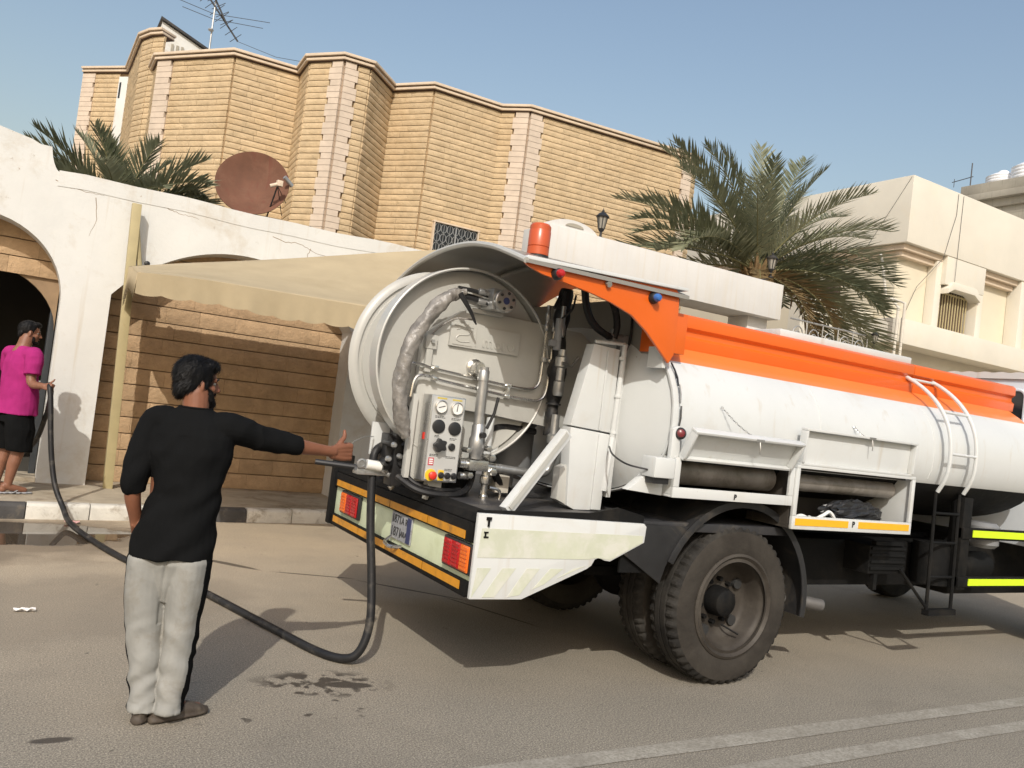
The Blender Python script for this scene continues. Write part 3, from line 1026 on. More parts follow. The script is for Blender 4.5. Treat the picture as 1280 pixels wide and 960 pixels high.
# ------------------------------------------------------------------ satellite dish
dish = thing('satellite_dish', 'rusty red satellite dish standing behind the white wall', 'satellite dish', (2.52, 12.2, 3.2))
ax = Vector((-0.30, -0.86, 0.30)).normalized()
dc = Vector((2.54, 12.25, 4.36))
m = MB()
prof = [(-0.10 + 0.16 * (r / 0.50) ** 2, max(r, 0.001)) for r in lin(0.001, 0.50, 10)]
prof += [(0.065, 0.51), (0.05, 0.51)] + [(-0.115 + 0.16 * (r / 0.50) ** 2, max(r, 0.001)) for r in lin(0.49, 0.001, 10)]
m.lathe(prof, dc, ax, 48)
m.build('reflector', M['dish_paint'], dish, angle=50)
m = MB()
foc = Vector((2.80, 11.86, 4.35))
m.tube([dc + Vector((0.22, -0.05, -0.52)), foc], 0.012, 6)
m.tube([dc + Vector((0.50, 0, -0.15)), foc + Vector((0, .02, 0))], 0.006, 6)
m.tube([dc + Vector((0.46, 0, -0.34)), foc + Vector((0, .02, 0))], 0.006, 6)
m.build('feed_arm', M['black_metal'], dish)
m = MB()
m.cyl(foc + Vector((-0.10, .02, -.03)), foc + Vector((0.03, -.02, 0.03)), 0.026)
m.box(foc + Vector((-0.02, -.04, -.01)), foc + Vector((0.06, .04, 0.07)))
m.build('receiver', M['coping'], dish, bevel=0.004)
m = MB()
m.cyl(Vector((3.03, 12.0, 4.42)), Vector((2.90, 11.95, 4.51)), 0.03)
m.build('receiver', M['galv'], dish)
m = MB()
m.tube([dc - ax * 0.12, dc - ax * 0.35, (2.62, 12.6, 4.1), (2.62, 12.6, 0)], 0.04, 8)
m.build('pole', M['galv'], dish)

# ------------------------------------------------------------------ cream neighbour on the right
nb = thing('cream_villa', 'cream plastered villa with a heavy roof band on the right', 'house', (20, 14, 0))
X0, Y0 = 19.95, 14.0
m = MB()
m.box((X0, Y0, 7.42), (34, 27, 9.25))
m.build('roof_band', M['cream_plaster'], nb, bevel=0.02)
m = MB()
m.box((X0 + .30, Y0 + .45, 0), (34, 27, 7.42))
m.build('wall', M['cream_panel'], nb, smooth=False)
m = MB()
m.box((X0 + .10, Y0 + .14, 7.26), (21.83, Y0 + .45, 7.415)); m.box((X0 + .18, Y0 + .26, 7.10), (21.80, Y0 + .45, 7.255))
m.box((X0 + .10, Y0 + .45, 7.26), (X0 + .30, 27, 7.415)); m.box((X0 + .2, Y0 + .455, 7.10), (X0 + .295, 27, 7.255))
m.box((23.78, Y0 + .14, 7.26), (25.68, Y0 + .45, 7.415)); m.box((23.80, Y0 + .26, 7.10), (25.65, Y0 + .45, 7.255))
m.build('lintel', M['coping'], nb, bevel=0.01)
m = MB()
m.box((21.85, Y0 + .02, 6.62), (23.76, Y0 + .44, 7.415))
m.build('window_header', M['cream_plaster'], nb, bevel=0.012)
for a_, b_ in (((21.62, Y0 + .16, 0), (21.90, Y0 + .44, 7.255)), ((23.50, Y0 + .03, 0), (23.76, Y0 + .44, 6.615)), ((25.70, Y0 + .03, 0), (26.0, Y0 + .44, 7.415))):
    m = MB()
    m.box(a_, b_)
    m.build('pier', M['cream_plaster'], nb, bevel=0.012)
m = MB()
m.prism([(21.9, 6.50), (22.15, 6.72), (23.25, 6.72), (23.5, 6.50), (23.5, 6.36), (23.2, 6.52), (22.2, 6.52), (21.9, 6.36)], 1, Y0 - .06, Y0 + .3)
m.build('window_hood', M['cream_plaster'], nb, bevel=0.006)
m = MB()
m.box((21.91, Y0 + .405, 5.0), (23.49, Y0 + .445, 6.6))
wn = m.build('window', M['dark_brown'], nb)
m = MB()
for k in range(12):
    x = 21.97 + k * 0.13
    m.tube([(x, Y0 + .30, 5.0), (x, Y0 + .30, 6.5)], 0.022, 6)
m.box((21.91, Y0 + .28, 6.42), (23.49, Y0 + .32, 6.46))
m.build('grille', M['post_paint'], wn)
m = MB()
m.box((18.55, 13.0, 4.47), (34, 14.8, 5.10))
m.build('balcony', M['cream_plaster'], nb, bevel=0.02)
m = MB()
m.box((18.9, 13.7, 0), (34, 14.6, 4.47))
m.box((17.3, 15.0, 0), (20.2, 15.4, 5.6))
m.build('lower_wall', M['cream_plaster'], nb, smooth=False)
m = MB()
m.box((24.0, 13.60, 3.95), (24.25, 13.695, 4.25))
m.build('wall_lamp', M['black_metal'], nb)
m = MB()
m.tube([(18.36, 12.93, 3.9), (18.36, 12.93, 5.3), (18.32, 13.2, 5.6)], 0.035, 8)
m.tube([(18.60, 12.93, 3.9), (18.60, 12.93, 5.45), (18.75, 13.6, 5.7), (18.75, 13.8, 6.6), (19.3, 14.3, 7.0)], 0.035, 8)
m.build('drain_pipe', M['pvc'], nb)
m = MB()
m.tube([(22.0, 13.985, 9.2), (21.99, 13.98, 8.6), (21.8, 13.98, 8.0), (21.6, 13.985, 7.3), (21.0, 14.3, 6.4), (20.4, 14.3, 5.2)], 0.007, 5)
m.tube([(22.25, 13.985, 9.2), (22.22, 13.98, 6.7)], 0.006, 5)
m.tube([(X0 - .012, 14.05, 9.2), (X0 - .012, 15.2, 7.45)], 0.005, 5)
m.build('cable', M['black_metal'], nb)
m = MB()
m.box((20.35, 16.2, 5.4), (20.24, 17.0, 6.6))
m.build('window', M['dark_brown'], nb)
lantern((14.95, 11.0, 3.80), 'black lantern low behind the tank tray under the palm fronds', 0.36)

fe = thing('iron_railing', 'curled grey iron railing on a low wall behind the tank tray', 'railing', (13.5, 11.0, 0))
m = MB()
m.box((12.4, 10.95, 0.1), (15.1, 11.2, 3.35))
m.build('low_wall', M['cream_plaster'], fe, bevel=0.01)
m = MB()
m.tube([(12.5, 11.07, 3.42), (14.8, 11.07, 3.42)], .015, 6)
m.tube([(12.5, 11.07, 4.02), (14.75, 11.07, 4.02)], .018, 6)
m.build('rail', M['galv'], fe)
for k in range(5):
    cx = 12.75 + k * .46
    m = MB()
    m.tube([(cx + (.05 + .14 * q / 20) * cos(q * .55), 11.07, 3.72 + (.06 + .17 * q / 20) * sin(q * .55)) for q in range(21)], .012, 6)
    m.tube([(cx + .23, 11.07, 3.36), (cx + .23, 11.07, 4.04)], .012, 6)
    m.build('scroll', M['galv'], fe)

# ------------------------------------------------------------------ grey house and water tanks far right
gh = thing('grey_house', 'weathered grey house with stepped cornice beyond the cream villa', 'house', (38, 20, 0))
m = MB()
m.box((36.3, 12, 0), (50, 22.6, 12.9))
m.build('wall', M['grey_plaster'], gh, smooth=False)
for (o_, z0, z1) in ((0.30, 12.9, 13.25), (0.15, 13.25, 13.6), (-0.1, 13.6, 13.9), (0.05, 13.9, 14.4)):
    m = MB()
    m.box((36 + o_, 11.7 + o_, z0), (50, 22.9 - o_, z1))
    m.build('cornice', M['grey_plaster'], gh, bevel=0.03)
def water_tank(x, y, r, h, label):
    t = thing('water_tank', label, 'water tank', (x, y, 14.4), 'white roof water tanks')
    m = MB()
    pr = [(0, r * .96), (0.06, r)]
    for k in range(6):
        z = h * .75 * (k + .5) / 6
        pr += [(z, r), (z + .05, r * .965), (z + .1, r)]
    pr += [(h * .80, r), (h * .95, r * .6), (h, r * .3)]
    m.lathe(pr, (x, y, 14.4), (0, 0, 1), 28)
    m.build('body', M['tank_white'], t)
    m = MB()
    m.lathe([(h, r * .3), (h + .08, r * .3), (h + .12, r * .2)], (x, y, 14.4), (0, 0, 1), 20)
    m.build('lid', M['tank_white'], t)
water_tank(38.2, 22.2, 0.72, 1.05, 'lower ribbed white water tank on the grey roof')
water_tank(38.2, 20.9, 0.85, 1.30, 'taller white water tank to the right on the grey roof')
at2 = thing('tv_antenna', 'thin antenna on the corner of the grey roof beside the water tanks', 'antenna', (36.5, 22.7, 14.3))
m = MB()
m.tube([(36.5, 22.7, 14.3), (36.5, 22.7, 15.6)], 0.03, 6)
m.tube([(36.5, 23.6, 14.85), (36.5, 22.6, 14.95)], 0.02, 5)
m.tube([(36.5, 23.5, 14.6), (36.5, 23.5, 15.0)], 0.015, 5)
m.build('mast', M['antenna_metal'], at2)

# ------------------------------------------------------------------ palms
def leaf_material(name, c0, c1):
    n = N(name)
    oi = n.new("ShaderNodeObjectInfo")
    f = n.noise(6, 4, 0.6)
    k = n.math('ADD', n.math('MULTIPLY', f, 0.7), n.math('MULTIPLY', oi.outputs["Random"], 0.45))
    c = n.ramp(k, [(0.3, c0), (0.85, c1)])
    n.set(color=c, rough=0.5, spec=0.4)
    tr = n.new("ShaderNodeBsdfTranslucent")
    n.link(c, tr.inputs["Color"])
    mx = n.new("ShaderNodeMixShader")
    mx.inputs[0].default_value = 0.3
    n.link(n.b.outputs[0], mx.inputs[1])
    n.link(tr.outputs[0], mx.inputs[2])
    out = [q for q in n.t.nodes if q.type == 'OUTPUT_MATERIAL'][0]
    n.link(mx.outputs[0], out.inputs[0])
    return n.m
M['frond_green'] = leaf_material('frond_green', (0.105, 0.122, 0.070), (0.33, 0.33, 0.205))
M['frond_dry'] = leaf_material('frond_dry', (0.15, 0.10, 0.045), (0.27, 0.20, 0.10))
M['rachis'] = pmat('rachis', (0.17, 0.16, 0.07), 0.6)
M['palm_bark'] = pmat('palm_bark', (0.12, 0.09, 0.06), 0.95, var=0.4, bump=1.0, bscale=20, bdist=0.03)
M['fibre'] = pmat('fibre', (0.20, 0.13, 0.06), 0.95, var=0.4, vscale=10)

def frond_mesh(L, droop, seed, mleaf, leaflet=0.42, twist=0.0, nl=62):
    rnd = random.Random(seed)
    mb = MB()
    pts = []
    p, ang = Vector((0, 0, 0)), 0.0
    k = 26
    for i in range(k + 1):
        pts.append(p.copy())
        t = i / k
        ang = -droop * t ** 1.6
        p = p + Vector((cos(ang), twist * t * 0.3, sin(ang))) * (L / k)
    mb.mat(1).tube(pts, lambda t: 0.022 * (1 - t) + 0.003, 5)
    mb.mat(0)
    for side in (-1, 1):
        for j in range(nl):
            t = 0.12 + 0.88 * (j + rnd.random() * 0.5) / nl
            f = t * k
            i = min(int(f), k - 1)
            c = pts[i].lerp(pts[i + 1], f - i)
            tg = (pts[i + 1] - pts[i]).normalized()
            up = Vector((-tg.z, 0, tg.x))
            fwd = 0.55 + 0.75 * t
            l = leaflet * (0.55 + 0.9 * sin(pi * min(1, t * 0.92 + 0.05)) ** 0.8) * rnd.uniform(0.8, 1.12) * (1.0 if t < 0.9 else 0.75)
            d = (tg * fwd + Vector((0, side, 0)) * rnd.uniform(0.75, 1.1) + up * rnd.uniform(0.15, 0.65)).normalized()
            wv = (tg - d * tg.dot(d)).normalized() * 0.021
            mid = c + d * l * 0.5 + Vector((0, 0, -0.01))
            tip = c + d * l + Vector((0, 0, -0.10 * l * rnd.random()))
            mb.add([c - wv * .6, c + wv * .6, mid + wv, mid - wv, tip], [(0, 1, 2, 3), (3, 2, 4)])
    return mb.mesh('frond', [mleaf, M['rachis']], smooth=False, fixn=False)

def palm(base, crown, label, name, fronds, trunk_r=0.2, meshes=None, trunk=True):
    t = thing(name, label, 'palm tree', base)
    bx, by, bz = base
    if trunk:
        mb = MB()
        H = crown[2] - bz
        pr = []
        for i in range(40):
            z = H * i / 39
            pr.append((z, trunk_r * (1.05 if i % 2 else 0.88) * (1.15 - 0.25 * i / 39)))
        mb.lathe(pr, base, (0, 0, 1), 14)
        mb.build('trunk', M['palm_bark'], t)
        mb = MB()
        for k in range(36):
            a = k * 2.4
            z = crown[2] - 0.55 + 0.6 * k / 36
            r0 = trunk_r * 0.9
            p0 = Vector((crown[0] + r0 * cos(a), crown[1] + r0 * sin(a), z))
            mb.tube([p0, p0 + Vector((cos(a) * .16, sin(a) * .16, .30))], lambda q: 0.05 * (1 - q) + 0.02, 5)
        mb.build('leaf_bases', M['fibre'], t)
    for (az, el, mi, sc) in fronds:
        o = link('frond', meshes[mi], t, Vector(crown) - Vector(base))
        o.rotation_euler = (0, 0, 0)
        Rm = Matrix.Rotation(az, 4, 'Z') @ Matrix.Rotation(-el, 4, 'Y')
        o.rotation_euler = Rm.to_euler()
        o.scale = (sc, sc, sc)
    return t
FM = [frond_mesh(3.2, 0.40, 1, M['frond_green'], 0.48, 0, 60), frond_mesh(3.3, 0.80, 2, M['frond_green'], 0.52, 0.3, 60), frond_mesh(3.1, 1.15, 3, M['frond_green'], 0.50, -0.3, 60),
      frond_mesh(2.4, 1.3, 4, M['frond_dry'], 0.40, 0, 44), frond_mesh(3.3, 0.6, 5, M['frond_green'], 0.48, -0.3, 60)]
CR = Vector((12.65, 12.2, 5.05))
def aim(x, z, y=0.0):
    """azimuth and elevation from the crown towards a point given relative to it"""
    return atan2(y, x), atan2(z, sqrt(x * x + y * y))
tips = [(-3.4, 0.5, -.2, 1, 1.08), (-3.2, 1.4, 0.3, 1, 1.0), (-3.0, 2.0, .7, 1, .95), (-2.0, 2.7, 0.4, 0, 0.98), (-1.5, 2.8, 0.8, 4, 0.98), (-0.5, 3.0, 0.5, 0, .86), (0.1, 3.0, .2, 0, .9), (1.1, 2.9, 0.3, 0, 1.02),
        (1.6, 2.8, .8, 4, 1.0), (2.6, 2.6, 0.5, 4, 1.08), (3.0, 2.1, 0.2, 4, 1.12), (3.2, 1.7, -0.5, 1, 1.15), (3.4, 0.9, -0.3, 1, 1.2), (3.4, 0.35, 0.4, 1, 1.15), (3.1, -0.1, -.5, 1, 1.2), (2.6, -.5, -.4, 1, 1.0),
        (-2.6, 1.0, -.8, 2, .95), (-1.6, 1.8, -1.2, 1, .85), (0.5, 2.0, -1.5, 1, .8), (1.9, 1.9, -1.2, 1, .9), (2.6, 1.0, -1.3, 1, .95), (-1.8, 1.0, 2.2, 1, 1.0), (0.2, 1.6, 2.6, 1, 1.0), (2.0, 1.4, 2.4, 1, 1.0),
        (-2.8, 0.2, 1.2, 2, .95), (2.9, 0.8, 1.6, 1, 1.0), (-2.4, 2.0, 1.6, 4, 1.0), (1.5, -0.2, -1.0, 3, .9), (2.4, -0.7, -0.4, 3, 1.0), (0.6, -0.5, -1.2, 3, .75), (-1.0, -.1, -1.1, 3, .7), (1.8, .4, -1.6, 2, .85), (-.6, 2.6, -.7, 0, .72), (.7, 2.7, -.6, 0, .78), (-2.9, 1.0, 0.2, 1, .98), (-2.3, 2.2, -.3, 4, .9), (3.2, 1.3, .5, 1, 1.1), (3.3, 0.6, -.8, 1, 1.05), (2.9, .1, .6, 2, 1.05), (2.2, 2.3, 1.0, 0, .95), (-1.0, 2.9, .2, 4, .85), (2.2, -.2, -.9, 2, 1.0)]
palm((12.65, 12.2, 0), CR, 'large date palm with a wide feathery crown behind the portal', 'date_palm',
     [(*aim(x, z, y), k, s) for (x, z, y, k, s) in tips], 0.22, FM)
FM2 = [frond_mesh(1.9, 0.5, 11, M['frond_green'], 0.40, 0, 46), frond_mesh(1.9, 1.2, 12, M['frond_green'], 0.40, .3, 46), frond_mesh(1.8, 1.9, 13, M['frond_green'], 0.36, -.3, 46)]
tips2 = [(-1.7, 1.35, .2, 0, .95), (-1.15, 1.5, -.1, 0, .92), (-0.9, 1.2, .2, 1, .9), (-0.5, 1.5, .3, 0, .85), (-0.2, 1.7, -.2, 0, .68), (0.1, 1.6, .5, 1, .7), (0.45, 1.3, .1, 0, .72), (0.75, 1.2, -.2, 0, .92),
         (1.0, 1.1, .1, 1, .92), (1.0, 0.75, .2, 2, .8), (1.0, 0.5, -.2, 2, .7), (-0.7, 0.6, -.7, 2, .8), (0.5, 0.6, -.7, 2, .85), (0.8, 0.4, .6, 2, .7), (-1.2, 0.6, .5, 1, .9), (0.0, 1.0, .9, 1, .9), (0.3, 0.9, -.8, 1, .75), (-.3, 1.2, -.6, 1, .7), (-1.4, 1.5, .1, 0, .9), (.25, 1.5, -.3, 0, .78), (.6, 1.0, -.4, 1, .9), (1.0, 1.0, -.2, 0, .8), (-.35, 1.5, -.3, 0, .8), (.9, .75, -.4, 1, .8), (-.9, .9, -.4, 1, .85)]
palm((0.90, 12.4, 0), (0.90, 12.4, 3.46), 'small palm with its frond tops showing above the left wall', 'date_palm',
     [(*aim(x, z, y), k, s * .84) for (x, z, y, k, s) in tips2], 0.16, FM2)
bush = thing('garden_bush', 'rounded dark green bush between palm fronds and satellite dish', 'bush', (1.78, 12.6, 0))
mb = MB()
rnd = random.Random(3)
for k in range(1500):
    a, b, r = rnd.uniform(0, 2 * pi), rnd.uniform(-1, 1), rnd.uniform(0.6, 1) ** 0.5
    q = Vector((1.78 + 0.36 * r * cos(a) * sqrt(1 - b * b), 12.6 + 0.36 * r * sin(a) * sqrt(1 - b * b), 3.80 + 0.42 * r * b))
    d1 = Vector((rnd.uniform(-1, 1), rnd.uniform(-1, 1), rnd.uniform(-1, 1))).normalized() * 0.035
    d2 = d1.cross(Vector((rnd.uniform(-1, 1), rnd.uniform(-1, 1), rnd.uniform(-1, 1)))).normalized() * 0.02
    mb.add([q - d1, q + d2, q + d1, q - d2], [(0, 1, 2, 3)])
mb.build('foliage', M['frond_green'], bush, smooth=False, fixn=False)
mb = MB()
mb.tube([(1.78, 12.6, 0), (1.78, 12.6, 3.6)], 0.05, 8)
mb.build('stem', M['palm_bark'], bush)

# ------------------------------------------------------------------ litter
M['litter_white'] = pmat('litter_white', (0.7, 0.68, 0.66), 0.6)
M['litter_pink'] = pmat('litter_pink', (0.62, 0.35, 0.33), 0.6)
def scrap(name, loc, label, m, L, Wd, seed):
    rnd = random.Random(seed)
    mb = MB()
    mb.grid(lambda u, v: Vector((loc[0] + (u - .5) * L, loc[1] + (v - .5) * Wd, loc[2] + 0.008 + 0.018 * abs(sin(u * 7 + v * 3 + seed)))), 8, 5)
    o = mb.build(name, m, None, smooth=False)
    so = o.modifiers.new('t', 'SOLIDIFY')
    so.thickness = 0.002
    tag(o, label, 'litter')
scrap('paper_scrap', (0.62, 9.02, 0.0), 'crumpled pinkish white wrapper in the gutter beside the hose', M['litter_pink'], 0.13, 0.07, 1)
scrap('paper_scrap', (0.21, 5.88, 0.0), 'small white paper scrap alone on the road at the left', M['litter_white'], 0.12, 0.03, 2)

# ================================================================== the tank truck
def paint(name, col, dirtc=(0.35, 0.32, 0.26), amt=(0.60, 0.85), rough=0.35, coat=0.25, dscale=1.8, var=0.04, streak=None):
    return pmat(name, col, rough, var=var, vscale=1.2, dirt=dirtc, dirt_amt=amt, dscale=dscale, coat=coat, spec=0.5, streak=streak, streak_rng=(0.60, 0.82), bump=0.10, bscale=4, bdist=0.02, chip=(0.16, 0.085, 0.045), chip_amt=(0.69, 0.715), chip_scale=24)
M['truck_white'] = paint('truck_white', (0.595, 0.61, 0.60), dirtc=(0.53, 0.50, 0.44), amt=(0.54, 0.85), streak=(0.52, 0.48, 0.41))
M['truck_grey'] = paint('truck_grey', (0.475, 0.47, 0.435), dirtc=(0.38, 0.365, 0.33), amt=(0.52, 0.85))
M['hood_shade_grey'] = paint('hood_shade_grey', (0.25, 0.24, 0.215), dirtc=(0.18, 0.17, 0.15), amt=(0.5, 0.85))  # darker than the truck's grey: underside shade put into the paint
M['orange'] = paint('orange', (0.70, 0.125, 0.012), dirtc=(0.55, 0.14, 0.03), amt=(0.6, 0.9))
M['orange_lit'] = paint('orange_lit', (0.76, 0.20, 0.040), dirtc=(0.6, 0.2, 0.06), amt=(0.6, 0.9))  # paler orange: sunlight on the upward-tilting tank band put into the colour
M['chassis'] = pmat('chassis', (0.008, 0.008, 0.008), 0.65, spec=0.15, var=0.3, vscale=4, dirt=(0.030, 0.026, 0.021), dirt_amt=(0.5, 0.85), dscale=3, bump=0.2, bscale=30)
M['deck_steel'] = pmat('deck_steel', (0.035, 0.035, 0.038), 0.42, var=0.3, vscale=4, dirt=(0.12, 0.105, 0.085), dirt_amt=(0.50, 0.78), dscale=4, bump=0.2, bscale=40)
M['rubber'] = pmat('rubber', (0.017, 0.016, 0.015), 0.8, spec=0.2, var=0.2, vscale=8, dirt=(0.050, 0.046, 0.040), dirt_amt=(0.38, 0.75), dscale=5, bump=0.25, bscale=60)
M['sidewall'] = pmat('sidewall', (0.030, 0.026, 0.022), 0.85, spec=0.2, var=0.2, vscale=5, dirt=(0.062, 0.055, 0.046), dirt_amt=(0.35, 0.75), dscale=3, bump=0.2, bscale=50)
M['rim_steel'] = pmat('rim_steel', (0.046, 0.039, 0.032), 0.6, spec=0.3, metal=0.15, var=0.25, vscale=4, dirt=(0.085, 0.076, 0.063), dirt_amt=(0.45, 0.8), dscale=4)
M['hose_black'] = pmat('hose_black', (0.013, 0.013, 0.014), 0.5, var=0.2, spec=0.35, dirt=(0.085, 0.075, 0.062), dirt_amt=(0.52, 0.74), dscale=9)
M['chrome'] = pmat('chrome', (0.62, 0.61, 0.58), 0.26, metal=0.95, var=0.1)
M['steel'] = pmat('steel', (0.42, 0.42, 0.41), 0.35, metal=0.75, var=0.2, vscale=8)
M['stainless'] = pmat('stainless', (0.55, 0.55, 0.54), 0.30, metal=0.85, var=0.06)
M['panel_face'] = pmat('panel_face', (0.56, 0.56, 0.54), 0.40, metal=0.25, var=0.04)
M['wrap'] = pmat('wrap', (0.22, 0.205, 0.185), 0.22, var=0.3, vscale=12, bump=0.55, bscale=15, bdist=0.02, dirt=(0.12, 0.11, 0.10), dirt_amt=(0.5, 0.7), dscale=9)
M['amber_tape'] = pmat('amber_tape', (0.62, 0.27, 0.015), 0.35, var=0.12, vscale=20, dirt=(0.22, 0.10, 0.03), dirt_amt=(0.52, 0.75), dscale=9)
M['amber_clean'] = pmat('amber_clean', (0.80, 0.42, 0.02), 0.35, var=0.05, vscale=20)
M['lime_tape'] = pmat('lime_tape', (0.62, 0.85, 0.02), 0.4, var=0.04, vscale=20)
M['pale_lime'] = pmat('pale_lime', (0.66, 0.72, 0.50), 0.4, var=0.06, vscale=6, dirt=(0.50, 0.55, 0.34), dirt_amt=(0.5, 0.8), dscale=5)
M['tape_green'] = pmat('tape_green', (0.535, 0.555, 0.44), 0.5, var=0.06, vscale=5, dirt=(0.60, 0.60, 0.53), dirt_amt=(0.45, 0.62), dscale=7)
M['lamp_red'] = glassy('lamp_red', (0.42, 0.012, 0.015), 0.2)
M['lamp_dark_red'] = glassy('lamp_dark_red', (0.16, 0.02, 0.025), 0.3)
M['lamp_orange'] = glassy('lamp_orange', (0.75, 0.16, 0.02), 0.2)
M['lamp_blue'] = glassy('lamp_blue', (0.04, 0.14, 0.42), 0.15)
M['beacon'] = glassy('beacon', (0.50, 0.085, 0.022), 0.3)
M['black_plastic'] = pmat('black_plastic', (0.018, 0.018, 0.019), 0.4)
M['yellow'] = pmat('yellow', (0.75, 0.50, 0.03), 0.5)
M['red_button'] = pmat('red_button', (0.62, 0.035, 0.02), 0.35)
M['gauge_white'] = pmat('gauge_white', (0.75, 0.75, 0.72), 0.3)
M['plate_grey'] = pmat('plate_grey', (0.33, 0.34, 0.36), 0.5, var=0.1, dirt=(0.18, 0.17, 0.16), dirt_amt=(0.5, 0.7), dscale=20)
M['plate_blue'] = pmat('plate_blue', (0.03, 0.04, 0.12), 0.5)
M['white_pvc'] = pmat('white_pvc', (0.75, 0.74, 0.70), 0.45)
M['grey_paint'] = pmat('grey_paint', (0.20, 0.205, 0.21), 0.45, var=0.15, dirt=(0.12, 0.11, 0.10))
M['rust_pipe'] = pmat('rust_pipe', (0.28, 0.255, 0.225), 0.45, metal=0.3, var=0.3, vscale=3, dirt=(0.10, 0.085, 0.06), dirt_amt=(0.45, 0.7), dscale=4)
M['box_shade'] = pmat('box_shade', (0.045, 0.038, 0.030), 0.8, var=0.3, vscale=5, dirt=(0.10, 0.085, 0.06))  # dark colour stands in for the shade inside the tool boxes
M['exhaust'] = pmat('exhaust', (0.11, 0.105, 0.10), 0.6, metal=0.3, var=0.3, vscale=9)
M['cab_paint'] = paint('cab_paint', (0.62, 0.66, 0.70))
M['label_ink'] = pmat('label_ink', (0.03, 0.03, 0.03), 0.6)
M['label_red'] = pmat('label_red', (0.45, 0.06, 0.08), 0.6)
M['label_yellow'] = pmat('label_yellow', (0.55, 0.43, 0.08), 0.5)

T = thing('tank_truck', 'white and orange vacuum tank truck with a hose reel at its rear end', 'truck', (4.1, 5.03, 0))
YN, YF_, XR = 3.847, 6.20, 2.157
YC = 5.03
def part(name, mb, mats, parent=T, **kw):
    return mb.build(name, mats, parent, **kw)

# --- chassis, deck, rear bar
m = MB()
m.box((2.3, 4.55, 0.68), (9.6, 4.65, 0.95)); m.box((2.3, 5.41, 0.68), (9.6, 5.51, 0.95))
for x in (2.4, 3.5, 5.0, 6.4, 7.8):
    m.box((x, 4.655, 0.74), (x + .12, 5.405, 0.90))
part('chassis', m, M['chassis'], bevel=0.006)
m = MB()
m.box((2.24, 3.87, 0.975), (4.6, 6.18, 1.03))
part('deck', m, M['deck_steel'], bevel=0.006)
m = MB()      # two black beams that frame the white rear panel
m.box((XR + .006, 3.905, 0.862), (2.26, 6.16, 0.972))
m.box((XR + .006, 3.905, 0.572), (2.26, 6.16, 0.655))
m.box((XR - .01, 6.13, 0.572), (2.30, 6.20, 1.10))
m.prism([(XR + .01, 0.975), (2.30, 0.975), (2.245, 1.04), (XR + .03, 1.02)], 1, 3.89, 6.125)
rearb = part('rear_beam', m, M['chassis'], bevel=0.008)
m = MB()
m.box((XR + .03, 3.86, 0.657), (XR + .05, 6.128, 0.860))
rp = part('rear_panel', m, M['pale_lime'], bevel=0.003)
rnd = random.Random(5)
for (z0, z1) in ((0.874, 0.918), (0.603, 0.648)):
    for (ya, yb) in ((3.965, 4.44), (4.452, 5.02), (5.03, 5.52), (5.53, 6.065)):
        m = MB()
        m.box((XR + .002, ya, z0), (XR + .0055, yb, z1))
        part('reflector_strip', m, M['amber_tape'])
def tail_lamp(y0, y1, flip):
    m = MB()
    m.box((XR + .004, y0, 0.690), (XR + .029, y1, 0.856))
    L = part('tail_lamp', m, M['black_plastic'], bevel=0.008)
    w = (y1 - y0 - 0.03) / 3
    for k in range(3):
        a = y0 + 0.015 + k * w
        amber = (k == 0) if flip else (k == 2)
        m = MB()
        m.box((XR - .006, a + .003, 0.703), (XR + .003, a + w - .003, 0.843))
        o = m.build('lens', M['lamp_orange'] if amber else M['lamp_red'], L, bevel=0.004)
        m = MB()
        for i in range(3):
            for j in range(6):
                yy, zz = a + .012 + (w - .024) * (i + .5) / 3, 0.71 + 0.126 * (j + .5) / 6
                m.obox((XR - .008, yy, zz), (0.003, 0, 0), (0, (w - .024) / 7, 0), (0, 0, 0.007))
        m.build('facet', M['lamp_orange'] if amber else M['lamp_red'], L, smooth=False)
tail_lamp(3.868, 4.205, True)
tail_lamp(5.57, 5.945, False)
m = MB()
m.box((XR + .018, 4.685, 0.690), (XR + .028, 5.0, 0.857))
LP = part('licence_plate', m, M['plate_grey'], bevel=0.003)
m = MB()
m.box((XR + .014, 4.692, 0.697), (XR + .0175, 4.745, 0.850))
m.build('plate_band', M['plate_blue'], LP)
for (txt, z, sz, yy) in (("1871", 0.815, 0.075, 4.915), ("A R", 0.815, 0.06, 4.79), ("1871", 0.735, 0.085, 4.91), ("ARA", 0.735, 0.05, 4.79)):
    text_mesh('plate_lettering', txt, sz, M['label_ink'], LP, (XR + .0165, yy, z), (0, -1, 0), (0, 0, 1), 0.0012)
m = MB()
m.tube(fillet([(XR + .02, 4.97, 0.70), (XR - .04, 4.95, 0.665), (XR - .05, 4.84, 0.655), (XR + .02, 4.80, 0.66)], .03), 0.012, 8)
part('tow_hook', m, M['chrome'])

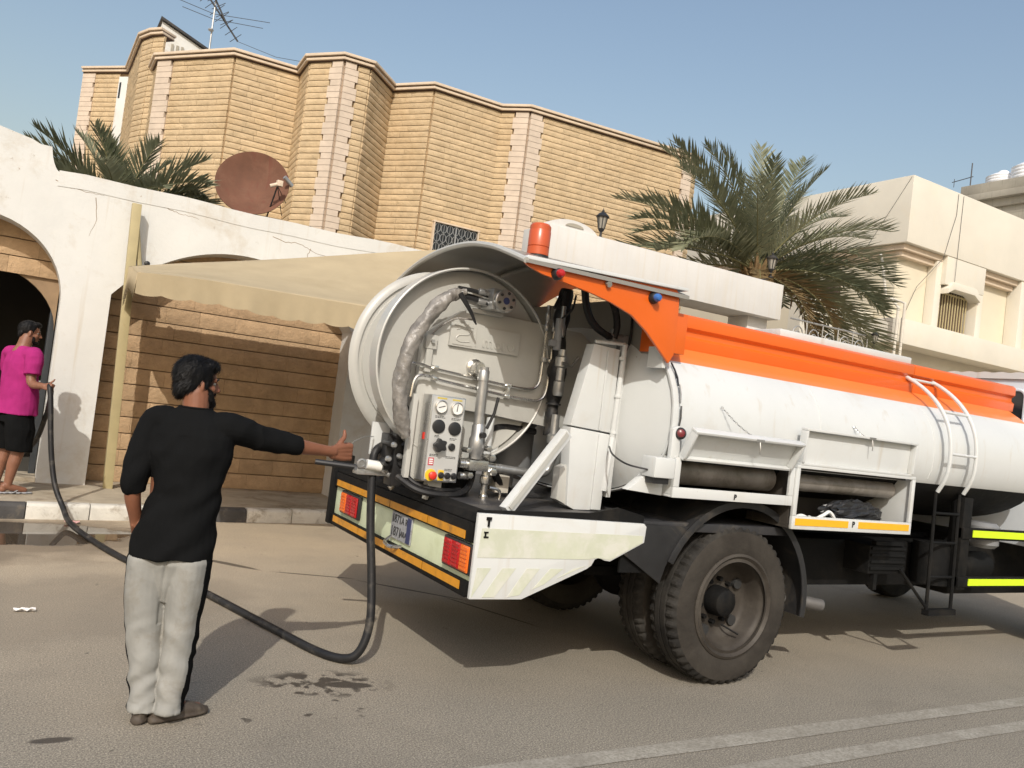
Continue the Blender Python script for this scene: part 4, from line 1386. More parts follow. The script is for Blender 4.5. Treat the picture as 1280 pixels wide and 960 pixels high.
# --- side skirts
SK = [(XR, 1.033), (3.285, 1.017), (3.305, 1.0), (3.30, .905), (3.06, .79), (3.02, .795), (2.98, .81), (2.95, .80), (2.93, .765), (2.90, .745), (2.483, .576), (XR + .003, .580)]
m = MB()
m.prism(SK, 1, YN - .012, YN + .012)
sk = part('side_skirt', m, M['truck_white'], bevel=0.003)
m = MB()
m.prism([(XR + .03, .955), (3.285, .945), (3.285, .905), (3.06, .80), (2.96, .81), (2.90, .80), (XR + .02, .80)], 1, YN - .0145, YN - .0125)
m.build('reflective_sheet', M['tape_green'], sk, smooth=False)
for k in range(5):
    x0 = 2.02 + k * 0.155
    poly = [(x0 + .06, .59), (x0 + .135, .59), (x0 + .25, .745), (x0 + .165, .745)]
    poly = [(max(XR + .012, x), z) for x, z in poly]
    # keep the stripe above the sloping lower edge
    def up(x, z):
        lim = .59 if x < 2.46 else .59 + (x - 2.46) * 0.385 + .008
        return (x, max(z, lim))
    poly = [up(*p) for p in poly]
    m = MB()
    m.prism(poly, 1, YN - .0145, YN - .0125)
    m.build('hazard_stripe', M['tape_green'], sk, smooth=False)
m = MB()
m.box((2.205, YN - .022, 1.000), (2.235, YN - .013, 1.015)); m.box((2.216, YN - .022, .965), (2.226, YN - .013, 1.0))
m.build('latch', M['chassis'], sk)
m = MB()
m.box((2.20, YN - .02, .93), (2.225, YN - .013, .938)); m.box((2.205, YN - .02, .915), (2.213, YN - .013, .931)); m.box((2.20, YN - .02, .905), (2.228, YN - .013, .913))
m.build('latch_stop', M['chassis'], sk)
m = MB()
m.prism(SK, 1, YF_ - .012, YF_ + .012)
part('side_skirt', m, M['truck_white'], bevel=0.003)
m = MB()
m.prism([(2.17, 1.034), (3.30, 1.019), (3.30, 1.06), (3.1, 1.10), (2.9, 1.06), (2.17, 1.045)], 1, YN + .014, YN + .03)
m.prism([(3.16, .72), (3.42, .72), (3.42, 1.01), (3.16, 1.01)], 1, YN + .02, YN + .035)
part('skirt_back', m, M['chassis'])

# --- wheels
AX, AZ = 4.115, 0.514
def tyre(y0, y1, out, parent, rims=True):
    """y0 outer side, y1 inner side; out = -1 when the outer face looks to -y"""
    R0, n = 0.515, 180
    w = abs(y1 - y0)
    sg = 1 if y1 > y0 else -1
    lug = lambda d, ph: (lambda a: R0 - (d if (int((a + ph) / (2 * pi) * 60 * 2) % 2) else 0.0))
    prof = [(0.015 * w, 0.335), (0.0, 0.40), (0.01 * w, 0.45), (0.03 * w, lug(0.012, 0) if False else 0.478), (0.07 * w, lambda a: 0.500 - (0.016 if int(a / (2 * pi) * 96) % 2 else 0)),
            (0.13 * w, lambda a: 0.511 - (0.016 if int(a / (2 * pi) * 96) % 2 else 0)), (0.27 * w, lambda a: 0.514 - (0.012 if int(a / (2 * pi) * 96) % 2 else 0)), (0.275 * w, 0.502),
            (0.32 * w, 0.502), (0.325 * w, 0.515), (0.475 * w, 0.515), (0.48 * w, 0.502), (0.52 * w, 0.502), (0.525 * w, 0.515), (0.675 * w, 0.515), (0.68 * w, 0.502), (0.725 * w, 0.502),
            (0.73 * w, lambda a: 0.514 - (0.012 if int((a + .03) / (2 * pi) * 96) % 2 else 0)), (0.87 * w, lambda a: 0.511 - (0.016 if int((a + .03) / (2 * pi) * 96) % 2 else 0)),
            (0.93 * w, lambda a: 0.500 - (0.016 if int((a + .03) / (2 * pi) * 96) % 2 else 0)), (0.97 * w, 0.478), (0.99 * w, 0.45), (1.0 * w, 0.40), (0.985 * w, 0.335), (0.9 * w, 0.30), (0.1 * w, 0.30)]
    mb = MB()
    mb.lathe([(h * sg, r) for h, r in prof], (AX, y0, AZ), (0, 1, 0), 192, closed=True)
    nP = len(prof)
    fi = 0
    for i in range(nP):
        side = i in (0, 1, 2, nP - 5, nP - 4, nP - 3, nP - 2, nP - 1)
        for k in range(192):
            if side: mb.mi[fi] = 1
            fi += 1
    return mb.build('tyre', [M['rubber'], M['sidewall']], parent, angle=30)
def ring_text(): pass
for (ya, yb, yc, yd, sg) in ((3.845, 4.10, 4.17, 4.425, 1), (6.215, 5.96, 5.89, 5.635, -1)):
    m = MB()
    m.lathe([(0, 0.285), (0.005, 0.305), (-0.012, 0.322), (-0.004, 0.338), (0.018, 0.338), (0.03, 0.30), (0.06, 0.275), (0.14, 0.262), (0.17, 0.235), (0.185, 0.16), (0.175, 0.10), (0.175, 0.001),
             (0.215, 0.001), (0.215, 0.16), (0.25, 0.262), (0.27, 0.33), (0.255, 0.338), (0.24, 0.30)] if sg > 0 else
            [(-h, r) for h, r in [(0, 0.285), (0.005, 0.305), (-0.012, 0.322), (-0.004, 0.338), (0.018, 0.338), (0.03, 0.30), (0.06, 0.275), (0.14, 0.262), (0.17, 0.235), (0.185, 0.16), (0.175, 0.10), (0.175, 0.001)]],
            (AX, ya, AZ), (0, 1, 0), 64, caps=False)
    wheel = part('wheel', m, M['rim_steel'], angle=40)
    tyre(ya, yb, -sg, wheel)
    tyre(yc, yd, -sg, wheel)
    m = MB()
    m.lathe([(sg * .175, .10), (sg * .10, .095), (sg * .07, .085), (sg * .055, .06), (sg * .05, .001)], (AX, ya, AZ), (0, 1, 0), 24)
    m.build('hub', M['chassis'], wheel)
    for k in range(10):
        a = 2 * pi * k / 10 + .2
        c = Vector((AX + .142 * cos(a), ya + sg * .18, AZ + .142 * sin(a)))
        m = MB()
        m.cyl(c, c + Vector((0, -sg * .035, 0)), .016, n=6)
        m.build('wheel_nut', M['chassis'], wheel)
    for k in range(5):
        a = 2 * pi * k / 5 + .55
        c = Vector((AX + .208 * cos(a), ya + sg * .163, AZ + .208 * sin(a)))
        m = MB()
        m.tube([c + Vector((0, sg * .03, 0)), c + Vector((0, -sg * .010, 0))], 0.036, 12)
        m.build('hand_hole', M['label_ink'], wheel)
    m = MB()
    m.tube([(AX + .06, ya + sg * .15, AZ - .16), (AX + .12, ya + sg * .05, AZ - .20)], 0.006, 6)
    m.build('valve_stem', M['chassis'], wheel)
m = MB()
m.cyl((AX, 4.05, AZ), (AX, 6.0, AZ), .10)
m.sphere((AX, YC, AZ), .22, 20, 12)
m.box((3.4, 4.50, .56), (4.9, 4.54, .62)); m.box((3.4, 5.52, .56), (4.9, 5.56, .62))
part('axle', m, M['chassis'])

# --- mudguards
def mudguard(y0, y1):
    m = MB()
    R = 0.66
    k = 26
    for (ra, rb, ya, yb) in ((R, R + .012, y0, y1), (R - .035, R + .012, y0 - .006, y0 + .006)):
        vs = []
        for i in range(k + 1):
            a = radians(-8) + radians(164) * i / k
            for (r, y) in ((ra, ya), (rb, ya), (rb, yb), (ra, yb)):
                vs.append((AX + r * cos(a), y, AZ + .01 + r * sin(a)))
        m.add(vs, [(4 * i + j, 4 * i + (j + 1) % 4, 4 * i + 4 + (j + 1) % 4, 4 * i + 4 + j) for i in range(k) for j in range(4)] + [(0, 1, 2, 3), (4 * k + 3, 4 * k + 2, 4 * k + 1, 4 * k)])
    return m
m = mudguard(YN - .01, 4.48)
m.prism([(3.13, .85), (3.46, .66), (3.49, .76), (3.56, .90), (3.66, 1.01), (3.13, 1.012)], 1, YN - .006, YN + .006)
part('mudguard', m, M['black_metal'], bevel=0.002)
part('mudguard', mudguard(5.58, YF_), M['black_metal'], bevel=0.002)

# --- tank
TA, TB, TZ = 1.225, 0.66, 1.63
def ell(t, a=TA, b=TB):
    c, s_ = cos(t), sin(t)                            # t = 0 at the near side
    e = 2 / 2.35
    if s_ < 0: b *= 0.825
    return (YC - a * math.copysign(abs(c) ** e, c), TZ + b * math.copysign(abs(s_) ** e, s_))
zs_t = [-pi / 2 + pi * i / 24 for i in range(25)]
t_or, t_bl = math.asin((0.39 / TB) ** 1.175), -math.asin((0.205 / TB / .825) ** 1.175)
ts = sorted(set([round(t, 5) for t in zs_t + [t_or, t_bl]]))
ts = ts + [pi - t for t in reversed(ts[1:-1])]
m = MB()
XT0, XT1 = 3.385, 7.56
n = len(ts)
rings = [(XT0, 0.985), (XT0 + .02, 1.0)] + [(x, 1.0) for x in (4.2, 5.2, 6.2, 7.0)] + [(XT1, 1.0)]
vs = []
for (x, s_) in rings:
    for t in ts:
        y, z = ell(t, TA * s_, TB * s_)
        vs.append((x, y, z))
fs, mis = [], []
for i in range(len(rings) - 1):
    for k in range(n):
        k2 = (k + 1) % n
        fs.append((i * n + k, (i + 1) * n + k, (i + 1) * n + k2, i * n + k2))
        zm = (vs[k][2] + vs[k2][2]) / 2 if rings[i][1] == 1 else (vs[n + k][2] + vs[n + k2][2]) / 2
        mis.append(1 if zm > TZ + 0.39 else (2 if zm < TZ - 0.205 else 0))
m.v, m.f, m.mi = [tuple(v) for v in vs], fs, mis
tank = part('tank', m, [M['truck_white'], M['orange_lit'], M['chassis']], angle=30)
def head(x, sg, name):
    m = MB()
    vs, k = [], 8
    for i in range(k + 1):
        r = 1.0 - i / k
        s_ = max(r, 0.001)
        for t in ts:
            y, z = ell(t, TA * .985 * s_, TB * .985 * s_)
            vs.append((x - sg * 0.17 * (1 - r ** 2.4), y, z))
    m.add(vs, [(i * n + j, i * n + (j + 1) % n, (i + 1) * n + (j + 1) % n, (i + 1) * n + j) for i in range(k) for j in range(n)])
    return part(name, m, M['truck_white'], angle=60)
head(XT0, 1, 'tank_head')
head(XT1, -1, 'tank_head')
m = MB()
vs = []
for t in ts:
    for (x, s_) in ((XT0 - .012, 1.0), (XT0 - .012, 1.012), (XT0 + .03, 1.012), (XT0 + .03, 1.0)):
        y, z = ell(t, TA * s_, TB * s_)
        vs.append((x, y, z))
m.add(vs, [(4 * i + j, 4 * i + (j + 1) % 4, 4 * ((i + 1) % n) + (j + 1) % 4, 4 * ((i + 1) % n) + j) for i in range(n) for j in range(4)])
part('tank_ring', m, M['truck_white'], angle=50)
m = MB()
for i, t in enumerate((t_or - .05, 0.45, 0.30, 0.12, -0.08, -0.30)):
    y, z = ell(t, TA * 1.02, TB * 1.02)
    y2, z2 = ell(t - .16, TA * 1.02, TB * 1.02)
    m.tube([(XT0 + .04, y, z), (XT0 + .036, (y + y2) / 2 - .008, (z + z2) / 2), (XT0 + .03, y2, z2)], 0.006, 5)
part('marker_cable', m, M['black_plastic'])
for x in (4.72, 6.02):
    m = MB()
    m.tube([(x, *ell(t, TA + .0005, TB + .0005)) for t in ts if -0.32 < t < 0.55], .0035, 5, caps=False)
    part('weld_seam', m, M['truck_white'])
# hose tray along the tank top: ribbed orange side, pale lip
m = MB()
TRY = 0.155
prof = [(3.995, 2.092), (3.972, 2.098), (3.965, 2.165), (3.99, 2.185), (3.99, 2.215), (3.962, 2.235), (3.962, 2.300), (3.985, 2.318), (4.06, 2.320), (4.06, 2.300), (4.01, 2.296), (4.01, 2.13)]
prof = [(y + TRY, z + 0.028 + (z - 2.1) * 0.04) for y, z in prof]
m.prism(prof, 0, 3.50, 6.135)
m.prism(prof, 0, 6.142, 7.62)
part('hose_tray', m, M['orange'], bevel=0.003)
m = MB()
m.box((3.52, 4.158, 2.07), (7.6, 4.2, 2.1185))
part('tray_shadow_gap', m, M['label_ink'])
m = MB()
m.box((4.62, 4.17, 2.358), (6.16, 4.45, 2.41))
m.box((4.5, 4.5, 2.20), (6.1, 5.6, 2.30))
part('walkway', m, M['truck_white'], bevel=0.008)
m = MB()
m.prism([(y_, z_) for (y_, z_) in [(2 * YC - y_, z_) for (y_, z_) in prof]], 0, 3.42, 7.47)
part('hose_tray', m, M['orange'], bevel=0.003)

# --- rear hood over the reel
HP = [(3.80, 2.405), (3.86, 2.425), (4.02, 2.475), (4.20, 2.525), (4.45, 2.567), (4.68, 2.578), (4.92, 2.567), (5.15, 2.535), (5.36, 2.485), (5.55, 2.42), (5.75, 2.335), (5.92, 2.24), (6.0, 2.15)]
def hood_x(y):
    return 2.235 - 0.03 * (abs(y - 4.7) / 1.0) ** 2 * 0 + (0.02 if y < 3.9 else 0)
HS = spline([(0, y, z) for y, z in HP], 4)
m = MB()
vs = []
for p in HS:
    for (x, dz) in ((2.235, 0), (2.235, -.022), (3.40, -.022), (3.40, 0)):
        vs.append((x, p.y, p.z + dz))
nn = len(HS)
m.add(vs, [(4 * i + j, 4 * i + (j + 1) % 4, 4 * i + 4 + (j + 1) % 4, 4 * i + 4 + j) for i in range(nn - 1) for j in range(4)] + [(0, 1, 2, 3), (4 * nn - 1, 4 * nn - 2, 4 * nn - 3, 4 * nn - 4)])
hood = part('rear_hood', m, M['hood_shade_grey'], angle=30)
m = MB()   # rolled edge and cross rib
m.tube([(2.235, p.y, p.z - .011) for p in HS], 0.017, 8)
m.build('rolled_edge', M['truck_grey'], hood)
m = MB()
m.tube([(2.80, p.y, p.z - .04) for p in HS], 0.018, 6)
m.box((3.36, 3.90, 2.05), (3.40, 6.1, 2.41))
m.build('hood_rib', M['hood_shade_grey'], hood)
m = MB()
m.prism([(2.235, 2.402), (3.39, 2.432), (3.39, 2.450), (2.245, 2.424)], 1, 3.80, 3.875)
m.build('gutter', M['truck_white'], hood, bevel=0.003)
m = MB()
op = [(2.222, 2.402), (3.318, 2.430), (3.345, 2.41), (3.352, 2.30), (3.352, 2.04), (3.318, 1.985), (3.21, 2.075), (3.12, 2.15), (3.00, 2.225), (2.85, 2.27), (2.70, 2.30), (2.52, 2.325), (2.36, 2.345), (2.27, 2.372)]
m.prism(op, 1, 3.826, 3.846)
sidep = part('hood_side', m, M['orange'], bevel=0.003)
m = MB()
m.box((3.340, 3.90, 2.06), (3.50, 4.14, 2.31))
part('hood_side_return', m, M['orange'], bevel=0.004)
m = MB()
m.box((3.30, 3.86, 1.955), (3.325, 4.0, 2.085))
part('hood_strut', m, M['truck_white'])
for (x, z, mm) in ((2.452, 2.362, 'lamp_red'), (3.143, 2.350, 'lamp_blue')):
    m = MB()
    m.lathe([(0, .036), (.012, .036), (.03, .028), (.034, .024)], (x, 3.826, z), (0, -1, 0), 20)
    ml = part('marker_lamp', m, M['black_plastic'])
    m = MB()
    m.lathe([(.03, .024), (.05, .024), (.062, .016), (.066, .002)], (x, 3.826, z), (0, -1, 0), 20)
    m.build('lens', M[mm], ml)
m = MB()
m.cyl((2.50, 4.13, 2.485), (2.50, 4.13, 2.502), .066)
bcn = part('beacon', m, M['black_plastic'])
m = MB()
m.lathe([(.012, .060), (.015, .064), (.06, .064), (.062, .060), (.066, .064), (.155, .064), (.158, .062), (.162, .062), (.185, .062), (.198, .052), (.20, .001)], (2.50, 4.13, 2.49), (0, 0, 1), 32)
m.build('dome', M['beacon'], bcn)

# --- hose reel
RX, RZ, RR = 2.375, 1.835, 0.60
m = MB()
m.lathe([(-.085, RR - .012), (-.09, RR - .004), (-.085, RR + .004), (.02, RR + .004), (.02, RR - .01), (.014, RR - .012), (-.01, RR - .014), (-.012, .10), (-.012, .001), (.012, .001), (.012, RR - .04)], (RX, 4.68, RZ), (0, 1, 0), 96, caps=False)
reel = part('hose_reel', m, M['truck_grey'], angle=40)
m = MB()
m.lathe([(-.03, .45), (-.03, .528), (-.016, .532), (-.016, .556), (-.03, .560), (-.03, RR - .02), (-.012, RR + .006), (.0, RR + .014), (.012, RR + .006), (.03, RR - .02), (.03, .45)], (RX + .03, 5.13, RZ + .012), (0, 1, 0), 96, closed=True)
m.build('back_flange', M['truck_grey'], reel, angle=40)
m = MB()
m.lathe([(0, .30), (0, .44), (.42, .44), (.42, .30)], (RX + .05, 4.71, RZ + .01), (0, 1, 0), 72)
m.build('drum', M['truck_grey'], reel, angle=30)
# flat carrier plate across the face
FP = 4.595
m = MB()
m.prism([(2.085, 1.10), (2.055, 1.60), (2.055, 1.985), (2.14, 2.05), (2.30, 2.165), (2.44, 2.185), (3.20, 2.165), (3.285, 2.11), (3.285, 1.49), (2.62, 1.545), (2.34, 1.56), (2.34, 1.10)], 1, FP, FP + .05)
plate = part('carrier_plate', m, M['truck_grey'], bevel=0.004)
m = MB()
m.box((2.222, FP - .022, 1.940), (2.715, FP - .001, 2.085))
pq = m.build('maker_plaque', M['truck_grey'], plate, bevel=0.003)
m = MB()
m.box((2.24, FP - .026, 1.952), (2.375, FP - .0215, 1.958)); m.box((2.24, FP - .026, 2.066), (2.375, FP - .0215, 2.072))
m.tube(spline([(2.26, FP - .022, 2.045), (2.30, FP - .022, 2.056), (2.355, FP - .022, 2.045), (2.34, FP - .022, 2.02), (2.28, FP - .022, 2.01), (2.262, FP - .022, 1.985), (2.30, FP - .022, 1.972), (2.355, FP - .022, 1.980)], 4), 0.0045, 6)
m.box((2.395, FP - .026, 1.955), (2.399, FP - .0215, 2.072))
m.build('plaque_emblem', M['truck_grey'], plate)
text_mesh('plaque_lettering', 'moro', 0.105, M['truck_grey'], plate, (2.565, FP - .0235, 1.992), (1, 0, 0), (0, 0, 1), 0.0035, bold=0.001)
m = MB()     # left bracket bar with bolts
m.box((2.02, FP - .05, 1.12), (2.05, FP + .0, 1.62))
m.box((2.075, FP - .03, 1.76), (2.115, FP - .002, 1.98))
m.box((2.06, FP - .035, 1.90), (2.135, FP - .0305, 1.985))
m.build('bracket', M['truck_grey'], plate, bevel=0.003)
for (x, z) in ((2.10, 1.945), (2.085, 1.735), (2.13, 1.735)):
    m = MB()
    m.cyl((x, FP - .036, z), (x, FP - .055, z), .012, n=6)
    m.build('bolt', M['steel'], plate)
# chrome pipes
PY = FP - .03
m = MB()
m.tube(fillet([(1.935, PY, 1.58), (1.938, PY, 1.80), (2.06, PY, 1.80), (2.10, PY, 1.787), (2.72, PY, 1.738), (2.895, PY, 1.742), (2.90, PY, 1.93), (2.90, PY, 2.14)], .09), 0.0095, 8)
m.tube(fillet([(2.00, PY - .01, 1.60), (2.01, PY - .01, 1.72), (2.07, PY - .01, 1.742), (2.16, PY - .01, 1.72), (2.72, PY - .01, 1.672), (2.94, PY - .01, 1.668), (2.955, PY - .01, 1.86), (2.955, PY - .01, 2.14)], .09), 0.0095, 8)
part('chrome_pipe', m, M['chrome'])
m = MB()
for (x, z) in ((2.66, 1.745), (2.66, 1.675), (2.14, 1.79), (2.14, 1.722), (2.90, 1.94), (2.955, 1.94)):
    m.obox((x, PY - .008, z), (.016, 0, 0), (0, .018, 0), (0, 0, .012))
m.obox((2.66, PY - .004, 1.71), (.010, 0, 0), (0, .02, 0), (0, 0, .03))
m.obox((2.93, PY - .004, 1.945), (.045, 0, 0), (0, .012, 0), (0, 0, .014))
part('pipe_clamp', m, M['chrome'], bevel=0.003)
m = MB()
for x in (2.90, 2.955):
    m.lathe([(0, .012), (.01, .018), (.04, .018), (.05, .013), (.07, .013), (.08, .019), (.12, .019), (.13, .014), (.17, .014)], (x, PY, 2.13), (0, 0, 1), 10)
part('pipe_fitting', m, M['steel'])
# central swivel and valve column
m = MB()
m.lathe([(0, .055), (.02, .055), (.03, .040), (.08, .040), (.10, .030), (.10, .001)], (2.42, FP, 1.825), (0, -1, 0), 24)
part('swivel', m, M['chrome'])
m = MB()
vx, vy = 2.46, 4.50
m.tube([(2.44, vy, 1.835), (2.445, vy, 1.76), (2.45, vy, 1.45)], 0.032, 14)
m.lathe([(0, .036), (.06, .036), (.07, .030)], (2.443, vy, 1.75), (0, 0, 1), 14)
m.lathe([(0, .040), (.03, .040), (.05, .050), (.12, .050), (.14, .042), (.20, .042), (.22, .030), (.26, .030)], (2.455, vy, 1.27), (0, 0, 1), 16)
m.tube([(2.455, vy, 1.46), (2.46, vy, 1.27)], 0.03, 12)
part('standpipe', m, M['steel'])
m = MB()
m.tube([(2.50, vy - .02, 1.46), (2.535, vy - .03, 1.56), (2.55, vy - .03, 1.66)], 0.010, 8)
m.cyl((2.455, vy - .05, 1.42), (2.455, vy - .08, 1.42), .018)
part('valve_lever', m, M['black_plastic'])
m = MB()
m.box((2.40, vy - .045, 1.20), (2.53, vy + .045, 1.262))
m.cyl((2.35, vy, 1.235), (2.62, vy, 1.225), .026)
m.cyl((2.36, vy, 1.16), (2.42, vy, 1.16), .022)
for (x, z, r) in ((2.38, 1.32, .018), (2.52, 1.34, .020), (2.55, 1.285, .024), (2.41, 1.17, .020), (2.57, 1.20, .024)):
    m.cyl((x, vy - .055, z), (x, vy + .02, z), r, n=6)
m.lathe([(0, .026), (-.05, .026), (-.06, .034), (-.10, .034), (-.11, .022), (-.17, .022), (-.18, .028), (-.22, .028), (-.23, .014), (-.27, .014)], (2.545, vy, 1.225), (0, 0, 1), 12)
m.tube(fillet([(2.548, vy, 0.97), (2.60, vy, 0.955), (2.66, vy, 1.02), (2.665, vy, 1.09), (2.58, vy, 1.10)], .05), .010, 8)
part('valve_block', m, M['chrome'], bevel=0.003)
m = MB()
m.tube(fillet([(2.60, vy, 1.225), (2.96, vy, 1.205), (3.01, vy, 1.25), (3.02, vy, 1.52)], .07, 6), 0.027, 14)
for (x, z) in ((2.64, 1.223), (2.90, 1.207)):
    m.cyl((x - .006, vy, z), (x + .006, vy, z), 0.0285, n=14)
part('water_pipe', m, M['steel'])
# thick hose bundle that drops from the hood, with its wrapping and couplings
m = MB()
bw = lambda t: 0.040 + 0.022 * (math.exp(-((t - .55) / .12) ** 2) + 0.55 * math.exp(-((t - .15) / .10) ** 2)) * 1.0 + 0.006 * sin(t * 40)
m.tube(spline([(3.00, vy + .03, 2.42), (2.985, vy + .03, 2.22), (2.99, vy + .03, 2.0), (3.0, vy + .03, 1.80), (2.995, vy + .03, 1.60), (3.0, vy + .03, 1.46)], 6), bw, 12)
part('hose_wrap', m, M['hose_black'])
m = MB()
m.lathe([(0, .030), (.02, .036), (.09, .036), (.10, .028), (.18, .028), (.19, .042), (.25, .042), (.26, .030), (.30, .030)], (2.985, vy - .028, 1.72), (0, 0, 1), 14)
m.lathe([(0, .030), (.015, .044), (.06, .044), (.075, .028), (.20, .026)], (2.99, vy - .03, 1.40), (0, 0, 1), 14)
m.lathe([(0, .020), (.02, .026), (.07, .026), (.09, .018), (.2, .016)], (2.96, vy - .02, 2.10), (0, 0, 1), 12)
part('hose_coupling', m, M['steel'])
m = MB()
for z in (2.28, 1.66):
    m.lathe([(0, .05), (.012, .05)], (2.992, vy + .02, z), (0, 0, 1), 12)
m.tube([(2.90, vy, 2.28), (2.945, vy + .02, 2.36), (2.98, vy + .02, 2.40)], 0.012, 6)
m.tube([(2.955, vy, 2.28), (2.97, vy + .0, 2.40)], 0.012, 6)
part('hose_strap', m, M['black_plastic'])
# wrapped hydraulic bundle curling over the reel face
m = MB()
rn = random.Random(11)
ph = [rn.uniform(0, 6) for _ in range(6)]
def wrapr(t):
    base = 0.044 - 0.020 * max(0, t - .70) / .30 - 0.016 * max(0, .12 - t) / .12
    return lambda a: base + 0.0035 * sin(t * 31 + a * 2 + ph[0]) + 0.005 * (abs(sin(t * 26 - a * 2.5 + ph[1])) - .5) + 0.004 * (abs(sin(t * 61 + a * 1.5 + ph[2])) - .5)
m.tube(spline([(1.98, 4.50, 1.36), (1.935, 4.50, 1.48), (1.905, 4.50, 1.64), (1.915, 4.50, 1.80), (1.96, 4.50, 1.96), (2.04, 4.50, 2.10), (2.12, 4.50, 2.20), (2.19, 4.50, 2.245), (2.25, 4.50, 2.265)], 14), wrapr, 24)
part('wrapped_hose', m, M['wrap'], angle=60)
m = MB()
for (dz, dy) in ((.02, 0), (-.03, -.01), (-.01, .03)):
    m.tube(spline([(2.20, 4.50 + dy, 2.265 + dz), (2.30, 4.50 + dy, 2.265 + dz), (2.40, 4.49 + dy, 2.25 + dz)], 4), 0.013, 8)
m.tube(spline([(2.20, 4.47, 2.25), (2.24, 4.46, 2.20), (2.29, 4.46, 2.14), (2.315, 4.46, 2.10), (2.33, 4.46, 2.08)], 4), lambda t: 0.013 * (1 - t) + .005, 8)
part('hydraulic_hose', m, M['black_plastic'])
m = MB()
for (x, z) in ((2.335, 2.288), (2.335, 2.228), (2.385, 2.285), (2.38, 2.225)):
    m.cyl((x, 4.49, z), (x + .05, 4.485, z - .004), .020, n=8)
m.box((2.40, 4.42, 2.185), (2.46, 4.56, 2.315))
part('hose_fitting', m, M['steel'], bevel=0.005)
m = MB()
m.lathe([(0, .064), (.06, .064), (.065, .072), (.10, .072), (.105, .066), (.108, .001)], (2.475, 4.49, 2.245), (0, -1, 0), 28)
mot = part('reel_motor', m, M['steel'])
for k in range(6):
    a = 2 * pi * k / 6 + .3
    m = MB()
    m.cyl((2.475 + .050 * cos(a), 4.382, 2.245 + .050 * sin(a)), (2.475 + .050 * cos(a), 4.374, 2.245 + .046 * sin(a)), .009, n=8)
    m.build('bolt', M['label_ink'], mot)
m = MB()
m.lathe([(.108, .022), (.1095, .022), (.11, .001)], (2.475, 4.49, 2.245), (0, -1, 0), 16)
m.build('motor_label', M['plate_blue'], mot)
m = MB()
m.box((2.30, 4.56, 2.20), (2.44, 4.594, 2.25)); m.box((2.34, 4.55, 2.165), (2.56, 4.594, 2.19))
part('motor_bracket', m, M['truck_grey'], bevel=0.003)
m = MB()     # cable clipped to the plate
m.tube(spline([(2.33, 4.50, 2.11), (2.22, 4.53, 2.10), (2.13, 4.56, 2.03), (2.09, 4.57, 1.97)], 5), 0.006, 6)
part('clip_cable', m, M['wrap'])

# --- control panel
PX0, PX1, PZ0, PZ1, PYF, PYB = 2.098, 2.325, 1.118, 1.628, 4.46, 4.56
m = MB()
m.box((PX0, PYF, PZ0), (PX1, PYB + .02, PZ1))
pan = part('control_panel', m, M['stainless'], bevel=0.004)
m = MB()
m.box((PX0 + .012, PYF - .003, PZ0 + .010), (PX1 - .008, PYF - .0005, PZ1 - .008))
m.build('panel_face', M['panel_face'], pan)
def gauge(x, z):
    m = MB()
    m.lathe([(0, .040), (.016, .040), (.018, .035), (.010, .034)], (x, PYF - .003, z), (0, -1, 0), 28)
    gz = m.build('gauge', M['chrome'], pan)
gauge(PX0 + .062, 1.562); gauge(PX0 + .168, 1.560)
for (x, ang) in ((PX0 + .062, .3), (PX0 + .168, 1.5)):
    m = MB()
    z = 1.561
    m.lathe([(0.0115, .034), (.012, .001)], (x, PYF - .003, z), (0, -1, 0), 24)
    m.build('gauge_dial', M['gauge_white'], pan)
    m = MB()
    d = Vector((cos(ang), 0, sin(ang)))
    m.obox(Vector((x, PYF - .0162, z)) + d * .004, d * .022, (0, .0006, 0), d.cross(Vector((0, 1, 0))) * .0022)
    m.build('gauge_needle', M['label_ink'], pan)
for (x, z, r, h) in ((PX0 + .063, 1.445, .041, .012), (PX0 + .170, 1.440, .041, .012), (PX0 + .075, 1.335, .022, .035), (PX0 + .165, 1.330, .022, .014)):
    m = MB()
    m.lathe([(0, r), (h * .7, r), (h, r * .8), (h, .001)], (x, PYF - .003, z), (0, -1, 0), 24)
    m.build('knob', M['black_plastic'], pan)
m = MB()
m.lathe([(.02, lambda a: .038 + .006 * cos(5 * a)), (.045, lambda a: .036 + .006 * cos(5 * a)), (.048, .02)], (PX0 + .075, PYF - .003, 1.335), (0, -1, 0), 40)
m.build('star_knob', M['black_plastic'], pan)
m = MB()
m.lathe([(0, .036), (.003, .036), (.0035, .001)], (PX0 + .050, PYF - .003, 1.155), (0, -1, 0), 24)
m.box((PX0 + .098, PYF - .006, 1.126), (PX0 + .134, PYF - .0032, 1.188))
m.build('warning_disc', M['yellow'], pan)
m = MB()
m.lathe([(.003, .017), (.02, .017), (.022, .024), (.036, .024), (.042, .016), (.043, .001)], (PX0 + .052, PYF - .003, 1.155), (0, -1, 0), 24)
m.build('emergency_stop', M['red_button'], pan)
for k, x in enumerate((.116, .158, .200)):
    m = MB()
    m.lathe([(0, .019), (.008, .019), (.010, .014), (.018, .013), (.019, .001)], (PX0 + x, PYF - .0065, 1.158), (0, -1, 0), 18)
    m.build('switch', M['black_plastic'], pan)
m = MB()
m.box((PX0 + .035, PYF - .0045, 1.608), (PX0 + .098, PYF - .0032, 1.617)); m.box((PX0 + .135, PYF - .0045, 1.606), (PX0 + .20, PYF - .0032, 1.615))
m.build('label_strip', M['label_yellow'], pan)
m = MB()
